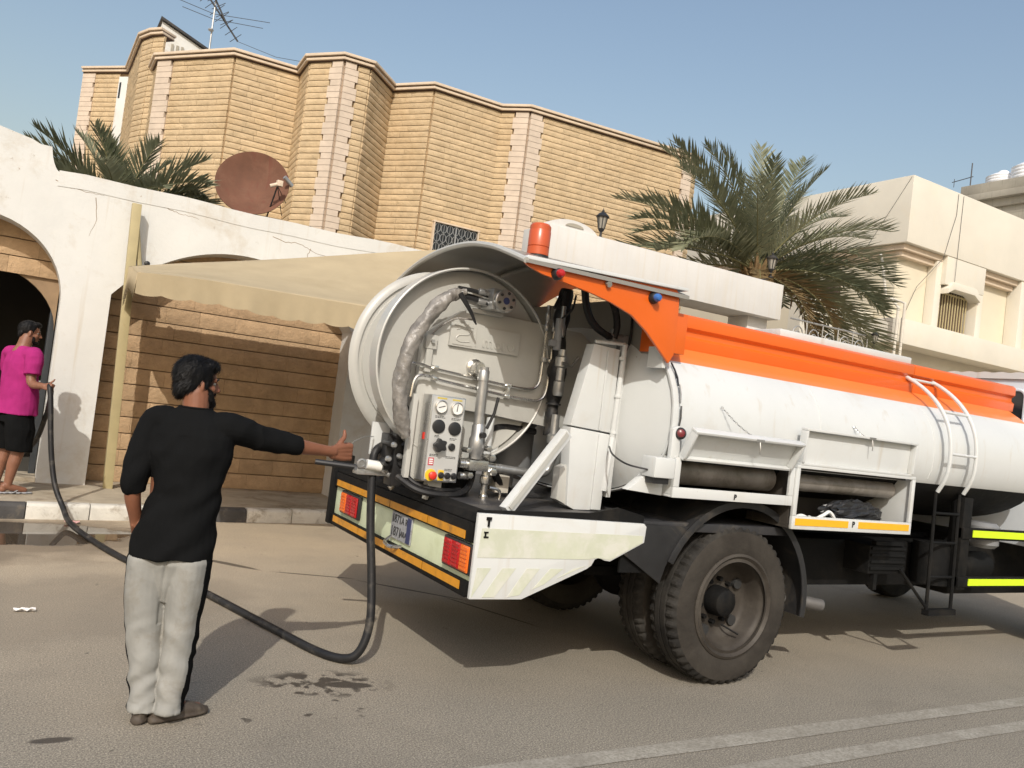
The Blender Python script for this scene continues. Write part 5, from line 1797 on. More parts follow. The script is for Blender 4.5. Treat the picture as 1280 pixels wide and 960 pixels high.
for (x, z, w) in ((.062, 1.503, .055), (.170, 1.498, .055), (.060, 1.388, .03), (.165, 1.378, .036), (.050, 1.275, .045), (.165, 1.268, .06), (.158, 1.193, .04)):
    for j in range(2):
        xx = PX0 + x - w / 2
        while xx < PX0 + x + w / 2:
            l = rnd.uniform(.006, .014)
            m.box((xx, PYF - .0040, z - j * .008), (xx + l, PYF - .0032, z - j * .008 + .004))
            xx += l + .003
m.build('printed_legend', M['label_ink'], pan)
m = MB()
m.box((PX0 + .024, PYF - .0042, 1.212), (PX0 + .060, PYF - .0032, 1.258))
m.build('warning_label', M['label_red'], pan)
m = MB()
for j in range(3): m.box((PX0 + .030, PYF - .0050, 1.220 + j * .012), (PX0 + .054, PYF - .0043, 1.227 + j * .012))
m.build('warning_text', M['gauge_white'], pan)
m = MB()
m.box((PX0 - .006, 4.50, 1.36), (PX0 - .0005, 4.52, 1.40))
m.build('door_latch', M['red_button'], pan)
m = MB()
m.box((2.17, 4.52, 1.0), (2.26, 4.58, 1.115))
part('panel_post', m, M['truck_grey'])

# --- hose guide beside the reel
m = MB()
gx, gy = 1.86, 4.78
m.box((1.80, 4.74, 1.10), (2.02, 4.82, 1.135))
m.box((1.80, 4.735, 1.135), (1.985, 4.75, 1.145))
m.tube(fillet([(1.985, 4.73, 1.12), (2.03, 4.73, 1.10), (2.04, 4.73, 1.05), (2.015, 4.73, 1.03)], .02), .018, 8)
m.box((1.86, 4.76, 1.14), (1.99, 4.80, 1.19))
gd = part('hose_guide', m, M['steel'], bevel=0.006)
m = MB()
m.cyl((1.852, 4.74, 1.165), (1.945, 4.735, 1.155), .030, n=20)
m.build('guide_roller', M['white_pvc'], gd)
for (x, z) in ((1.818, 1.168), (1.965, 1.150)):
    m = MB()
    m.lathe([(0, .030), (.012, .030), (.014, .020), (.008, .016), (.008, .001)], (x, 4.735, z), (0, -1, 0), 20)
    m.build('bearing', M['steel'], gd)
m = MB()
m.tube([(1.845, 4.80, 1.135), (1.58, 4.87, 1.145)], 0.017, 10)
m.build('guide_handle', M['black_plastic'], gd)
m = MB()
m.box((1.895, 4.82, 1.22), (2.04, 4.84, 1.42))
m.build('guide_plate', M['truck_white'], gd, bevel=0.003)
m = MB()
rn = random.Random(4)
m.box((1.96, 4.72, 1.14), (2.10, 4.86, 1.36)); m.box((2.00, 4.68, 1.05), (2.07, 4.80, 1.45))
for k in range(9):
    x, z = rn.uniform(1.93, 2.06), rn.uniform(1.17, 1.42)
    m.cyl((x, 4.66, z), (x, 4.76, z), rn.uniform(.014, .026), n=10)
m.tube(spline([(2.02, 4.66, 1.42), (1.98, 4.66, 1.50), (1.94, 4.62, 1.54)], 4), .018, 8)
m.tube(spline([(2.06, 4.66, 1.30), (2.04, 4.62, 1.46), (1.99, 4.60, 1.56), (1.97, 4.58, 1.66)], 4), .016, 8)
m.build('valve_bank', M['black_plastic'], gd, bevel=0.004)
m = MB()
for (x, z) in ((1.975, 1.30), (2.02, 1.235), (1.95, 1.215)):
    m.lathe([(0, .018), (.02, .018), (.03, .012), (.031, .001)], (x, 4.655, z), (0, -1, 0), 12)
m.cyl((2.06, 4.64, 1.22), (2.075, 4.64, 1.36), .014)
m.build('valve_cap', M['steel'], gd)
m = MB()
m.tube(spline([(2.00, 4.60, 1.12), (2.09, 4.50, 1.06), (2.22, 4.46, 1.042), (2.36, 4.48, 1.05), (2.46, 4.54, 1.10), (2.52, 4.62, 1.2)], 6), 0.020, 8)
m.tube(spline([(2.03, 4.62, 1.16), (2.10, 4.54, 1.09), (2.24, 4.50, 1.065), (2.40, 4.54, 1.07)], 6), 0.014, 8)
m.tube(spline([(1.97, 4.64, 1.62), (2.00, 4.62, 1.55), (2.06, 4.62, 1.48), (2.055, 4.62, 1.36), (2.02, 4.62, 1.30)], 6), 0.012, 8)
m.tube(spline([(2.62, 4.60, 1.25), (2.72, 4.62, 1.12), (2.86, 4.7, 1.06), (3.0, 4.9, 1.05)], 6), 0.026, 8)
m.tube(spline([(2.56, 4.64, 1.30), (2.60, 4.66, 1.42), (2.72, 4.68, 1.48), (2.98, 4.68, 1.47)], 6), 0.022, 8)
part('loose_hose', m, M['hose_black'])
m = MB()     # cam lever the man reaches for
m.tube(spline([(1.90, 4.80, 1.33), (1.78, 4.62, 1.335), (1.66, 4.42, 1.325), (1.575, 4.262, 1.318)], 5), 0.0035, 6)
part('pull_rod', m, M['steel'])

# --- reel pedestal and gear under the plate
m = MB()
m.box((2.28, 4.80, 1.03), (2.60, 5.25, 1.30)); m.box((2.36, 4.66, 1.03), (2.50, 5.4, 1.24))
m.cyl((2.44, YC, 1.03), (2.44, YC, 1.40), .16)
part('reel_pedestal', m, M['chassis'], bevel=0.01)
m = MB()
m.tube([(2.60, 4.62, 1.53), (2.585, 4.60, 1.27)], 0.027, 12)
m.prism([(2.50, 1.52), (2.80, 1.53), (2.66, 1.22), (2.56, 1.22)], 1, 4.68, 4.70)
part('cone_bracket', m, M['truck_white'], bevel=0.003)
m = MB()
m.cyl((2.98, 5.0, 1.20), (2.98, 5.0, 1.50), .17, n=28)
m.cyl((2.98, 5.0, 1.50), (2.98, 5.0, 1.53), .18, n=28)
m.cyl((2.98, 5.0, 1.03), (2.98, 5.0, 1.20), .06)
part('filter_housing', m, M['grey_paint'])
m = MB()
m.box((2.68, 4.60, 1.06), (2.78, 4.70, 1.17))
part('junction_box', m, M['pvc'], bevel=0.004)

# --- near side column, post, brace
m = MB()
CYN, CYB = 4.20, 4.29
m.prism([(3.035, 2.065), (3.235, 2.055), (3.242, 1.525), (2.925, 1.545)], 1, CYN, CYB)
col_ = part('column', m, M['truck_white'], bevel=0.004)
m = MB()
m.prism([(2.925, 1.535), (3.232, 1.515), (3.225, 1.035), (3.02, 1.032), (2.965, 1.055)], 1, CYN - .004, CYB)
m.build('column_base', M['truck_white'], col_, bevel=0.004)
m = MB()
m.prism([(2.90, 1.28), (2.966, 1.31), (2.975, 1.055), (2.90, 1.085)], 1, CYN + .02, CYB)
m.build('column_gusset', M['truck_grey'], col_, bevel=0.003)
m = MB()
m.box((3.135, CYN - .012, 1.535), (3.15, CYN - .001, 2.04)); m.box((3.14, CYN - .016, 1.04), (3.215, CYN - .005, 1.51))
m.build('column_seam', M['truck_white'], col_, bevel=0.003)
m = MB()
m.tube([(3.245, 4.19, 1.50), (3.262, 4.19, 2.09)], 0.018, 10)
m.tube([(3.225, 4.185, 1.16), (3.245, 4.19, 1.50)], 0.020, 10)
for z in (1.52, 1.75, 1.99):
    m.lathe([(0, .023), (.02, .023)], (3.25, 4.19, z), (0, 0, 1), 10)
m.box((3.262, 4.20, 1.12), (3.292, 4.24, 2.10))
m.tube([(3.05, 4.22, 2.082), (3.27, 4.20, 2.095)], 0.012, 8)
part('guide_post', m, M['truck_white'], bevel=0.002)
m = MB()
m.bar((2.39, 3.96, 1.035), (2.775, 4.02, 1.50), 0.055, 0.065)
part('brace', m, M['truck_white'], bevel=0.003)
m = MB()
m.bar((2.400, 3.928, 1.055), (2.765, 3.988, 1.495), 0.006, 0.030)
part('brace_flange', m, M['truck_grey'])
m = MB()
for (pts, r) in (([(2.98, 4.30, 2.40), (3.0, 4.28, 2.28), (3.06, 4.27, 2.19), (3.18, 4.28, 2.14), (3.28, 4.30, 2.14)], .024),
                 ([(3.14, 4.28, 2.40), (3.20, 4.27, 2.33), (3.24, 4.27, 2.22), (3.235, 4.28, 2.13)], .024),
                 ([(3.36, 4.25, 2.35), (3.38, 4.24, 2.24), (3.385, 4.24, 2.08)], .018),
                 ([(3.34, 4.26, 2.36), (3.345, 4.25, 2.2), (3.34, 4.25, 2.1)], .008),
                 ([(2.94, 4.33, 2.36), (2.92, 4.33, 2.26), (2.86, 4.36, 2.18), (2.86, 4.36, 2.05)], .007)):
    m.tube(spline(pts, 6), r, 8)
part('hood_hose', m, M['hose_black'])
m = MB()
m.cyl((3.19, 4.29, 2.14), (3.42, 4.29, 2.13), .028); m.cyl((3.235, 4.29, 2.09), (3.235, 4.29, 2.19), .026); m.box((3.30, 4.26, 2.06), (3.36, 4.33, 2.16))
part('hood_valve', m, M['grey_paint'], bevel=0.004)
m = MB()
m.cyl((2.86, 4.36, 2.0), (2.86, 4.36, 2.20), .024); m.box((2.80, 4.34, 2.02), (2.86, 4.37, 2.06))
part('hood_valve', m, M['grey_paint'], bevel=0.004)
m = MB()
m.tube([(2.94, 4.40, 1.93), (3.02, 4.40, 1.92), (3.06, 4.40, 1.98)], .010, 8)
part('grab_rail', m, M['chrome'])

# --- small white box and bracket left of the tool boxes
m = MB()
m.box((3.20, 3.70, 1.305), (3.355, 3.83, 1.425))
sb = part('junction_case', m, M['truck_white'], bevel=0.012)
m = MB()
m.prism([(3.10, 1.215), (3.36, 1.195), (3.36, 1.30), (3.22, 1.31)], 1, 3.80, 3.86)
part('bracket_plate', m, M['truck_white'], bevel=0.004)
m = MB()
m.tube(spline([(3.20, 3.76, 1.345), (3.12, 3.86, 1.36), (3.12, 4.0, 1.40), (3.2, 4.15, 1.44)], 6), .006, 6)
m.box((3.22, 3.72, 1.27), (3.33, 3.80, 1.304))
part('side_cable', m, M['black_plastic'])

# --- tool boxes with open lids
BY, BB = 3.735, 4.12
m = MB()
X0_, X1_, X2_ = 3.385, 4.425, 5.70
m.box((X0_, BY, 1.195), (X1_ - .003, BY + .02, 1.258))
m.box((X0_, BY, 1.259), (X0_ + .045, BY + .02, 1.435)); m.box((X1_ - .045, BY, 1.259), (X1_ - .003, BY + .02, 1.445))
m.box((X0_, BY + .021, 1.195), (X1_ - .003, BB, 1.21)); m.box((X0_, BY + .021, 1.211), (X0_ + .012, BB - .15, 1.435))
m.prism([(X0_ - .03, 1.40), (X0_ - .03, 1.60), (X0_ + .02, 1.62), (X0_ + .045, 1.436), (X0_ + .0, 1.39)], 1, BY + .021, BY + .05)
tb = part('tool_box', m, M['truck_white'], bevel=0.003)
m = MB()
m.box((X1_, BY - .012, 1.045), (X2_, BY + .01, 1.132))
m.box((X1_, BY - .012, 1.133), (X1_ + .035, BY + .01, 1.445)); m.box((X2_ - .035, BY - .012, 1.133), (X2_, BY + .01, 1.445))
m.box((X2_ - .012, BY + .011, 1.061), (X2_, BB, 1.445))
m.box((X1_, BY - .012, 1.446), (X2_, BY + .02, 1.468))
tb2 = part('tool_box', m, M['truck_white'], bevel=0.003)
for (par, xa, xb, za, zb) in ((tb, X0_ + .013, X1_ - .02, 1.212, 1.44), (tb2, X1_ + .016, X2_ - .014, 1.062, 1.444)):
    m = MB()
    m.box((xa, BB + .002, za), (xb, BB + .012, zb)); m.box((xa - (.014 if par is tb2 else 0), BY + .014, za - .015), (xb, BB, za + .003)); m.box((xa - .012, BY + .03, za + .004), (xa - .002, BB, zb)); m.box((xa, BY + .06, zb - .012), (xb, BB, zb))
    m.build('shaded_lining', M['box_shade'], par)  # inner walls coloured dark as shade
for (xa, xb) in ((X1_ + .03, 4.99), (5.10, X2_ - .03)):
    m = MB()
    m.box((xa, BY - .0155, 1.071), (xb, BY - .0125, 1.117))
    m.build('reflector_strip', M['amber_clean'], tb2)
text_mesh('painted_letter', 'P', 0.055, M['label_ink'], tb2, (5.045, BY - .0145, 1.095), (1, 0, 0), (0, 0, 1), 0.001, bold=0.002)
text_mesh('painted_letter', 'P', 0.045, M['label_ink'], tb, (3.90, BY - .0025, 1.222), (1, 0, 0), (0, 0, 1), 0.001, bold=0.002)
def lid(hx0, hx1, hz, ang, height, parent, y0):
    """lid hinged on its lower edge; ang from vertical, leaning outwards"""
    m = MB()
    d = Vector((0, -sin(ang), cos(ang)))
    nrm = Vector((0, -cos(ang), -sin(ang)))
    o = Vector((0, y0, hz))
    def slabbox(xa, xb, a, b, t0, t1):
        c = o + Vector(((xa + xb) / 2, 0, 0)) + d * (a + b) / 2 + nrm * (t0 + t1) / 2
        m.obox(c, ((xb - xa) / 2, 0, 0), d * (b - a) / 2, nrm * (t1 - t0) / 2)
    slabbox(hx0, hx1, 0, height, 0, .008)
    slabbox(hx0, hx1, 0, .016, .0085, .045); slabbox(hx0, hx1, height - .016, height, .0085, .055)
    slabbox(hx0, hx0 + .018, .017, height - .017, .0085, .055); slabbox(hx1 - .018, hx1, .017, height - .017, .0085, .055)
    L = m.build('lid', M['truck_white'], parent, bevel=0.003)
    m = MB()
    xm = hx0 + (hx1 - hx0) * .56
    c = o + Vector((xm, 0, 0)) + d * (height - .01) + nrm * .05
    m.tube(spline([c, c + Vector((.0, -.01, -.05)), c + Vector((.004, -.008, -.085))], 4), .004, 5)
    m.obox(c, (.035, 0, 0), (0, .008, 0), (0, 0, .008))
    m.build('hook', M['steel'], L)
    # chain up to the tank
    m = MB()
    top = Vector((xm - .17, 3.81, hz + height + .13))
    if ang < 0.3: top = Vector((xm - .07, 3.81, hz + height + .06))
    k = 16
    for i in range(k):
        q = c.lerp(top, (i + .5) / k) + Vector((0, 0, -.02 * sin(pi * (i + .5) / k)))
        dd = (top - c).normalized() * .0085
        s_ = Vector((0, 1, 0)).cross(dd).normalized() * .005 if i % 2 else Vector((0, .005, 0))
        m.tube([q - dd, q - dd * .5 + s_, q + dd * .5 + s_, q + dd, q + dd * .5 - s_, q - dd * .5 - s_, q - dd], .0022, 4, caps=False)
    m.build('chain', M['steel'], L)
    return L
lid(X0_ + .03, X1_ - .07, 1.440, radians(27), 0.205, tb, BY + .02)
lid(X1_ + .03, X2_ - .05, 1.470, radians(3), 0.245, tb2, BY + .03)
m = MB()
m.cyl((X0_ + .05, 3.93, 1.345), (X1_ - .05, 3.93, 1.345), .085, n=24)
part('suction_tube', m, M['rust_pipe'])
m = MB()
m.cyl((X1_ + .02, 3.90, 1.345), (X2_ - .06, 3.90, 1.345), .062, n=24)
part('suction_tube', m, M['rust_pipe'])
bag = thing('plastic_bag', 'crumpled black plastic bag stuffed into the front tool box', 'bag', (5.25, 3.9, 1.06))
m = MB()
def crump(u, v):
    a, b = u * 2 * pi, (v - .5) * pi
    r = 1 + .22 * noise.noise(Vector((cos(a) * 3 * cos(b), sin(a) * 3 * cos(b), sin(b) * 3))) + .14 * noise.noise(Vector((cos(a) * 9 * cos(b), sin(a) * 9, sin(b) * 9)))
    return Vector((5.22 + .30 * r * cos(a) * cos(b), 3.88 + .09 * r * sin(a) * cos(b), 1.15 + .095 * r * sin(b)))
m.grid(crump, 40, 20)
m.build('bag', M['black_plastic'], bag, smooth=False)
rope = MB()
rope.tube(spline([(4.50, 3.80, 1.10), (4.58, 3.78, 1.13), (4.68, 3.775, 1.105), (4.78, 3.77, 1.14), (4.86, 3.78, 1.165), (4.92, 3.78, 1.10), (4.80, 3.80, 1.085), (4.7, 3.82, 1.12)], 6), .012, 8)
tag(rope.build('rope', M['gauge_white']), 'loop of pale rope lying in the front tool box beside the black bag', 'rope')
m = MB()
m.lathe([(0, .036), (.02, .036), (.03, .028), (.031, .001)], (3.415, BY + .03, 1.575), (-.5, -1, .1), 24)
ml = part('side_marker', m, M['black_plastic'])
m = MB()
m.lathe([(.028, .026), (.04, .022), (.045, .012), (.0455, .001)], (3.415, BY + .03, 1.575), (-.5, -1, .1), 24)
m.build('lens', M['lamp_dark_red'], ml)

# --- ladders
def rail(x):
    pts = []
    for i in range(13):
        t = -0.36 + (1.42 + .36) * i / 12
        y, z = ell(t, TA + .09, TB + .10)
        pts.append((x, y, z))
    pts = [p for p in pts if p[2] < 2.31]
    pts[-1] = (x, pts[-1][1] + .06, 2.31)
    return pts
m = MB()
m.tube(spline(rail(6.08), 4), .0155, 10)
m.tube(spline(rail(6.42), 4), .0155, 10)
lad = part('tank_ladder', m, M['truck_white'])
for t in (0.03, 0.42, 0.86):
    y, z = ell(t, TA + .09, TB + .10)
    m = MB()
    m.tube([(6.08, y, z), (6.42, y, z)], .011, 8)
    m.build('rung', M['truck_white'], lad)
m = MB()
m.tube([(6.24, 3.90, 1.36), (6.24, 3.88, 0.44)], .014, 8)
m.tube([(6.56, 3.90, 1.36), (6.56, 3.88, 0.44)], .014, 8)
m.bar((6.22, 3.875, 0.43), (6.58, 3.875, 0.43), 0.06, 0.045)
m.tube([(6.24, 3.88, .46), (5.98, 3.96, .74)], .012, 6)
lad2 = part('lower_ladder', m, M['chassis'])
for z in (0.70, 0.97, 1.2):
    m = MB()
    m.tube([(6.24, 3.89, z), (6.56, 3.89, z)], .011, 8)
    m.build('rung', M['chassis'], lad2)

# --- under-run guard, battery box, exhaust, tank cradle
m = MB()
m.box((6.62, 3.885, 0.60), (6.74, 4.0, 1.34))
m.box((6.62, 3.875, 0.622), (9.0, 3.915, 0.705)); m.box((6.62, 3.875, 1.010), (9.0, 3.915, 1.10))
m.box((8.3, 3.92, 0.60), (8.4, 4.0, 1.2))
gr = part('side_guard', m, M['chassis'], bevel=0.005)
for (z0, z1) in ((0.636, 0.690), (1.028, 1.084)):
    m = MB()
    m.box((6.755, 3.868, z0), (9.0, 3.8745, z1))
    m.build('reflector_strip', M['lime_tape'], gr)
m = MB()
m.box((5.62, 3.98, 0.70), (6.05, 4.45, 0.915))
bb = part('battery_box', m, M['chassis'], bevel=0.01)
m = MB()
for k in range(4): m.box((5.63, 3.965, 0.735 + k * .05), (6.04, 3.979, 0.755 + k * .05))
m.box((5.66, 3.96, 0.92), (6.0, 4.0, 0.95)); m.box((5.70, 3.98, 0.58), (5.74, 4.02, 0.70))
m.build('box_rib', M['chassis'], bb)
m = MB()
m.tube(spline([(6.6, 4.4, .80), (5.6, 4.3, .58), (5.1, 4.1, .54), (4.75, 3.95, 0.50), (5.0, 3.90, 0.485)], 6)[:1] + [Vector((4.70, 4.05, .53)), Vector((5.06, 3.93, .49))] if False else [(4.60, 4.30, .56), (4.72, 4.06, .53), (5.07, 3.93, .485)], .045, 14)
part('exhaust', m, M['exhaust'])
for x in (3.7, 5.1, 6.7):
    m = MB()
    m.box((x, 4.5, .951), (x + .12, 5.56, 1.12))
    part('tank_cradle', m, M['chassis'], bevel=0.006)
m = MB()
m.box((5.0, 4.2, .56), (7.2, 4.5, .92))
part('fuel_tank', m, M['chassis'], bevel=0.03)
m = MB()
m.box((4.9, 5.6, .45), (7.0, 6.05, .95))
part('far_locker', m, M['chassis'], bevel=0.01)
m = MB()
m.cyl((6.5, 4.05, .62), (6.5, 4.05, .95), .14)
part('air_filter', m, M['chassis'])
m = MB()
m.cyl((6.9, 4.15, .75), (7.4, 4.15, .75), .12)
part('air_reservoir', m, M['chassis'])
m = MB()
m.cyl((2.9, 4.7, .55), (2.9, 5.3, .55), .15)
part('spare_drum', m, M['chassis'])
m = MB()
m.box((7.2, 4.3, .45), (8.6, 5.7, 1.0)); 
part('gearbox', m, M['chassis'], bevel=0.05)
m = MB()
m.box((3.25, 5.62, .18), (3.27, 6.18, .62))
part('sky_block_flap', m, M['rubber'])  # unseen far-side flap, added to block sky light under the truck
m = MB()
m.lathe([(0, .10), (.03, .13), (.18, .13), (.21, .10), (.215, .001)], (7.15, 4.02, .93), (0, 0, 1), 20)
part('air_tank', m, M['grey_paint'])

# --- cab (its rear corner just shows at the right edge)
m = MB()
CX = 7.76
m.prism([(3.90, 0.95), (3.86, 1.9), (3.95, 2.40), (4.02, 2.44), (6.04, 2.44), (6.11, 2.40), (6.20, 1.9), (6.16, .95)], 0, CX, 9.7)
cab = part('cab', m, M['cab_paint'], bevel=0.03)
m = MB()
vs = []
k = 60
for i in range(k + 1):
    y = 3.95 + 2.16 * i / k
    for (x, dz) in ((CX - .02, 0), (CX - .02, .055), (9.7, .055), (9.7, 0)):
        vs.append((x, y, 2.435 + dz * (0.9 + .25 * abs(sin(i * .75)))))
m.add(vs, [(4 * i + j, 4 * i + (j + 1) % 4, 4 * i + 4 + (j + 1) % 4, 4 * i + 4 + j) for i in range(k) for j in range(4)] + [(0, 1, 2, 3), (4 * k + 3, 4 * k + 2, 4 * k + 1, 4 * k)])
m.build('cab_roof', M['truck_white'], cab)
def rrect(y0, y1, z0, z1, r, k=5):
    out = []
    for (cy, cz, a0) in ((y1 - r, z1 - r, 0), (y0 + r, z1 - r, pi / 2), (y0 + r, z0 + r, pi), (y1 - r, z0 + r, 1.5 * pi)):
        for i in range(k + 1):
            a = a0 + pi / 2 * i / k
            out.append((cy + r * cos(a), cz + r * sin(a)))
    return out
m = MB()
m.prism(rrect(4.10, 5.96, 1.75, 2.335, .06), 0, CX - .006, CX - .001)
cw = m.build('rear_window', M['dark_glass'], cab)
m = MB()
ra = rrect(4.10, 5.96, 1.75, 2.335, .06)
m.tube([(CX - .008, y, z) for y, z in ra] + [(CX - .008, *ra[0])], .014, 6)
m.build('window_seal', M['cab_paint'], cab)
m = MB()
m.prism([(8.35, 1.62), (9.45, 1.62), (9.15, 2.25), (8.35, 2.25)], 1, 3.84, 3.885)
m.build('side_window', M['dark_glass'], cab)
m = MB()
m.prism([(8.3, .95), (9.5, .95), (9.5, 1.6), (8.3, 1.6)], 1, 3.835, 3.86)
m.build('door', M['cab_paint'], cab, bevel=0.01)
for (ya, sg) in ((3.90, 1), (6.15, -1)):
    m = MB()
    m.lathe([(0, .30), (sg * .02, .33), (sg * .0, .40), (sg * .02, .48), (sg * .05, .51), (sg * .22, .51), (sg * .25, .48), (sg * .26, .30), (sg * .10, .28), (sg * .08, .1), (sg * .02, .09), (sg * .02, .001)], (8.9, ya, .514), (0, 1, 0), 48)
    part('front_wheel', m, M['rubber'], angle=40)

# ================================================================== the hose
hose = MB()
hp = [(2.02, 4.84, 1.30), (1.925, 4.80, 1.24), (1.915, 4.78, 1.10), (1.925, 4.73, .80), (1.945, 4.66, .50), (1.945, 4.60, .25), (1.90, 4.59, .09), (1.83, 4.64, .032), (1.72, 4.82, .026), (1.58, 5.32, .026), (1.345, 6.2, .026),
      (1.17, 6.75, .026), (0.93, 7.28, .026), (0.72, 8.1, .03), (0.585, 8.80, .05), (0.525, 9.06, .15), (0.445, 9.17, .32), (0.390, 9.24, .54), (0.347, 9.29, .81), (0.317, 9.34, 1.06), (0.300, 9.37, 1.19), (0.284, 9.405, 1.275), (0.285, 9.50, 1.29), (0.31, 9.66, 1.20), (0.30, 9.9, .95), (0.2, 10.5, .55), (-.2, 11.2, .25), (-.5, 12.4, .2)]
hose.tube(spline(hp, 8), 0.0255, 14)
tag(hose.build('suction_hose', M['hose_black'], angle=60), 'long black rubber hose running from the truck reel across the road to the doorway', 'hose')

# ================================================================== people
def skin_material(name, col):
    n = N(name)
    c = Vector(col)
    n.set(color=n.ramp(n.noise(14, 5, 0.6), [(0.3, tuple(c * 0.88)), (0.7, tuple(c * 1.1))]), rough=0.5, spec=0.4, sss=0.06)
    n.b.inputs["Subsurface Radius"].default_value = (0.02, 0.008, 0.004)
    n.bump(n.noise(160, 4, 0.6), 0.12, 0.002)
    return n.m
M['skin_tan'] = skin_material('skin_tan', (0.205, 0.083, 0.045))
M['skin_brown'] = skin_material('skin_brown', (0.22, 0.10, 0.06))
M['hair_black'] = pmat('hair_black', (0.0065, 0.006, 0.006), 0.55, spec=0.25, var=0.4, vscale=60, bump=0.35, bscale=220, bdist=0.002)
M['beard_black'] = pmat('beard_black', (0.009, 0.0075, 0.007), 0.75, spec=0.15, var=0.4, vscale=60, bump=0.7, bscale=220, bdist=0.003)
def cloth(name, col, bump=0.2, **kw):
    return pmat(name, col, 0.92, var=0.10, vscale=7, bump=bump, bscale=420, bdist=0.002, spec=0.06, **kw)
M['cloth_black'] = cloth('cloth_black', (0.0075, 0.0078, 0.0082))
M['cloth_grey'] = cloth('cloth_grey', (0.285, 0.282, 0.262), dirt=(0.22, 0.20, 0.165), dirt_amt=(0.52, 0.75), dscale=5)
M['cloth_pink'] = cloth('cloth_pink', (0.33, 0.026, 0.150))
M['shoe_brown'] = pmat('shoe_brown', (0.065, 0.050, 0.038), 0.7, var=0.2, vscale=9, dirt=(0.12, 0.10, 0.075), dirt_amt=(0.5, 0.75), dscale=12)
M['eye_white'] = pmat('eye_white', (0.20, 0.18, 0.16), 0.5, spec=0.2)
M['lips'] = skin_material('lips', (0.22, 0.075, 0.05))
M['glove'] = pmat('glove', (0.035, 0.028, 0.026), 0.8)

def ring_loft(mb, rings, n=22):
    """rings: (centre, ex, ey, rx, ry) ellipses; closed at both ends"""
    vs, fs = [], []
    for (c, ex, ey, rx, ry) in rings:
        c = Vector(c)
        for k in range(n):
            a = 2 * pi * k / n
            vs.append(c + Vector(ex) * rx * cos(a) + Vector(ey) * ry * sin(a))
    for i in range(len(rings) - 1):
        for k in range(n):
            k2 = (k + 1) % n
            fs.append((i * n + k, i * n + k2, (i + 1) * n + k2, (i + 1) * n + k))
    fs.append(tuple(range(n - 1, -1, -1)))
    fs.append(tuple(range((len(rings) - 1) * n, len(rings) * n)))
    mb.add(vs, fs)
def limb(mb, pts, rad, n=16, k=5, round_ends=True):
    P = spline(pts, k)
    m = len(P) - 1
    R = []
    for i in range(len(P)):
        f = i / m * (len(rad) - 1)
        j = min(int(f), len(rad) - 2)
        R.append(rad[j] * (1 - (f - j)) + rad[j + 1] * (f - j))
    mb.tube(P, lambda t: R[min(m, int(round(t * m)))], n)
    if round_ends:
        mb.sphere(P[0], R[0], n, 8)
        mb.sphere(P[-1], R[-1], n, 8)
def blob(mb, c, r, ex=(1, 0, 0), ey=(0, 1, 0), ez=(0, 0, 1)):
    ex, ey, ez = Vector(ex).normalized(), Vector(ey).normalized(), Vector(ez).normalized()
    o = len(mb.v)
    mb.sphere((0, 0, 0), 1.0, 24, 14)
    for i in range(o, len(mb.v)):
        p = Vector(mb.v[i])
        mb.v[i] = tuple(Vector(c) + ex * p.x * r[0] + ey * p.y * r[1] + ez * p.z * r[2])

def fuse(name, mb, mats, parent, voxel=0.006, it=6, disp=None, matfn=None):
    """one continuous surface from overlapping closed pieces"""
    me = mb.mesh('tmp', mats, smooth=False)
    ob = bpy.data.objects.new('tmp', me)
    COL.objects.link(ob)
    r = ob.modifiers.new('r', 'REMESH')
    r.mode = 'VOXEL'
    r.voxel_size = voxel
    s_ = ob.modifiers.new('s', 'SMOOTH')
    s_.factor = 0.5
    s_.iterations = it
    dg = bpy.context.evaluated_depsgraph_get()
    dg.update()
    out = bpy.data.meshes.new_from_object(ob.evaluated_get(dg))
    bpy.data.objects.remove(ob)
    bpy.data.meshes.remove(me)
    out.name = name
    if disp:
        nor = [v.normal.copy() for v in out.vertices]
        for v, nn in zip(out.vertices, nor):
            v.co = v.co + disp(v.co, nn)
    out.materials.clear()
    for m in (mats if isinstance(mats, (list, tuple)) else [mats]):
        out.materials.append(m)
    if matfn:
        out.polygons.foreach_set("material_index", [matfn(p.center, p.normal) for p in out.polygons])
    out.shade_smooth()
    off = Vector(world_loc(parent))
    out.transform(Matrix.Translation(-off))
    return link(name, out, parent)

class Fig:
    """figure frame: (a right, b forward, z up) -> world"""
    def __init__(s, base, heading):
        s.o = Vector(base)
        h = radians(heading)
        s.r, s.f = Vector((sin(h), -cos(h), 0)), Vector((cos(h), sin(h), 0))
    def __call__(s, a, b, z):
        return s.o + s.r * a + s.f * b + Vector((0, 0, z))
    def loc(s, p):
        d = Vector(p) - s.o
        return d.dot(s.r), d.dot(s.f), d.z
    def vec(s, a, b, z):
        return s.r * a + s.f * b + Vector((0, 0, z))

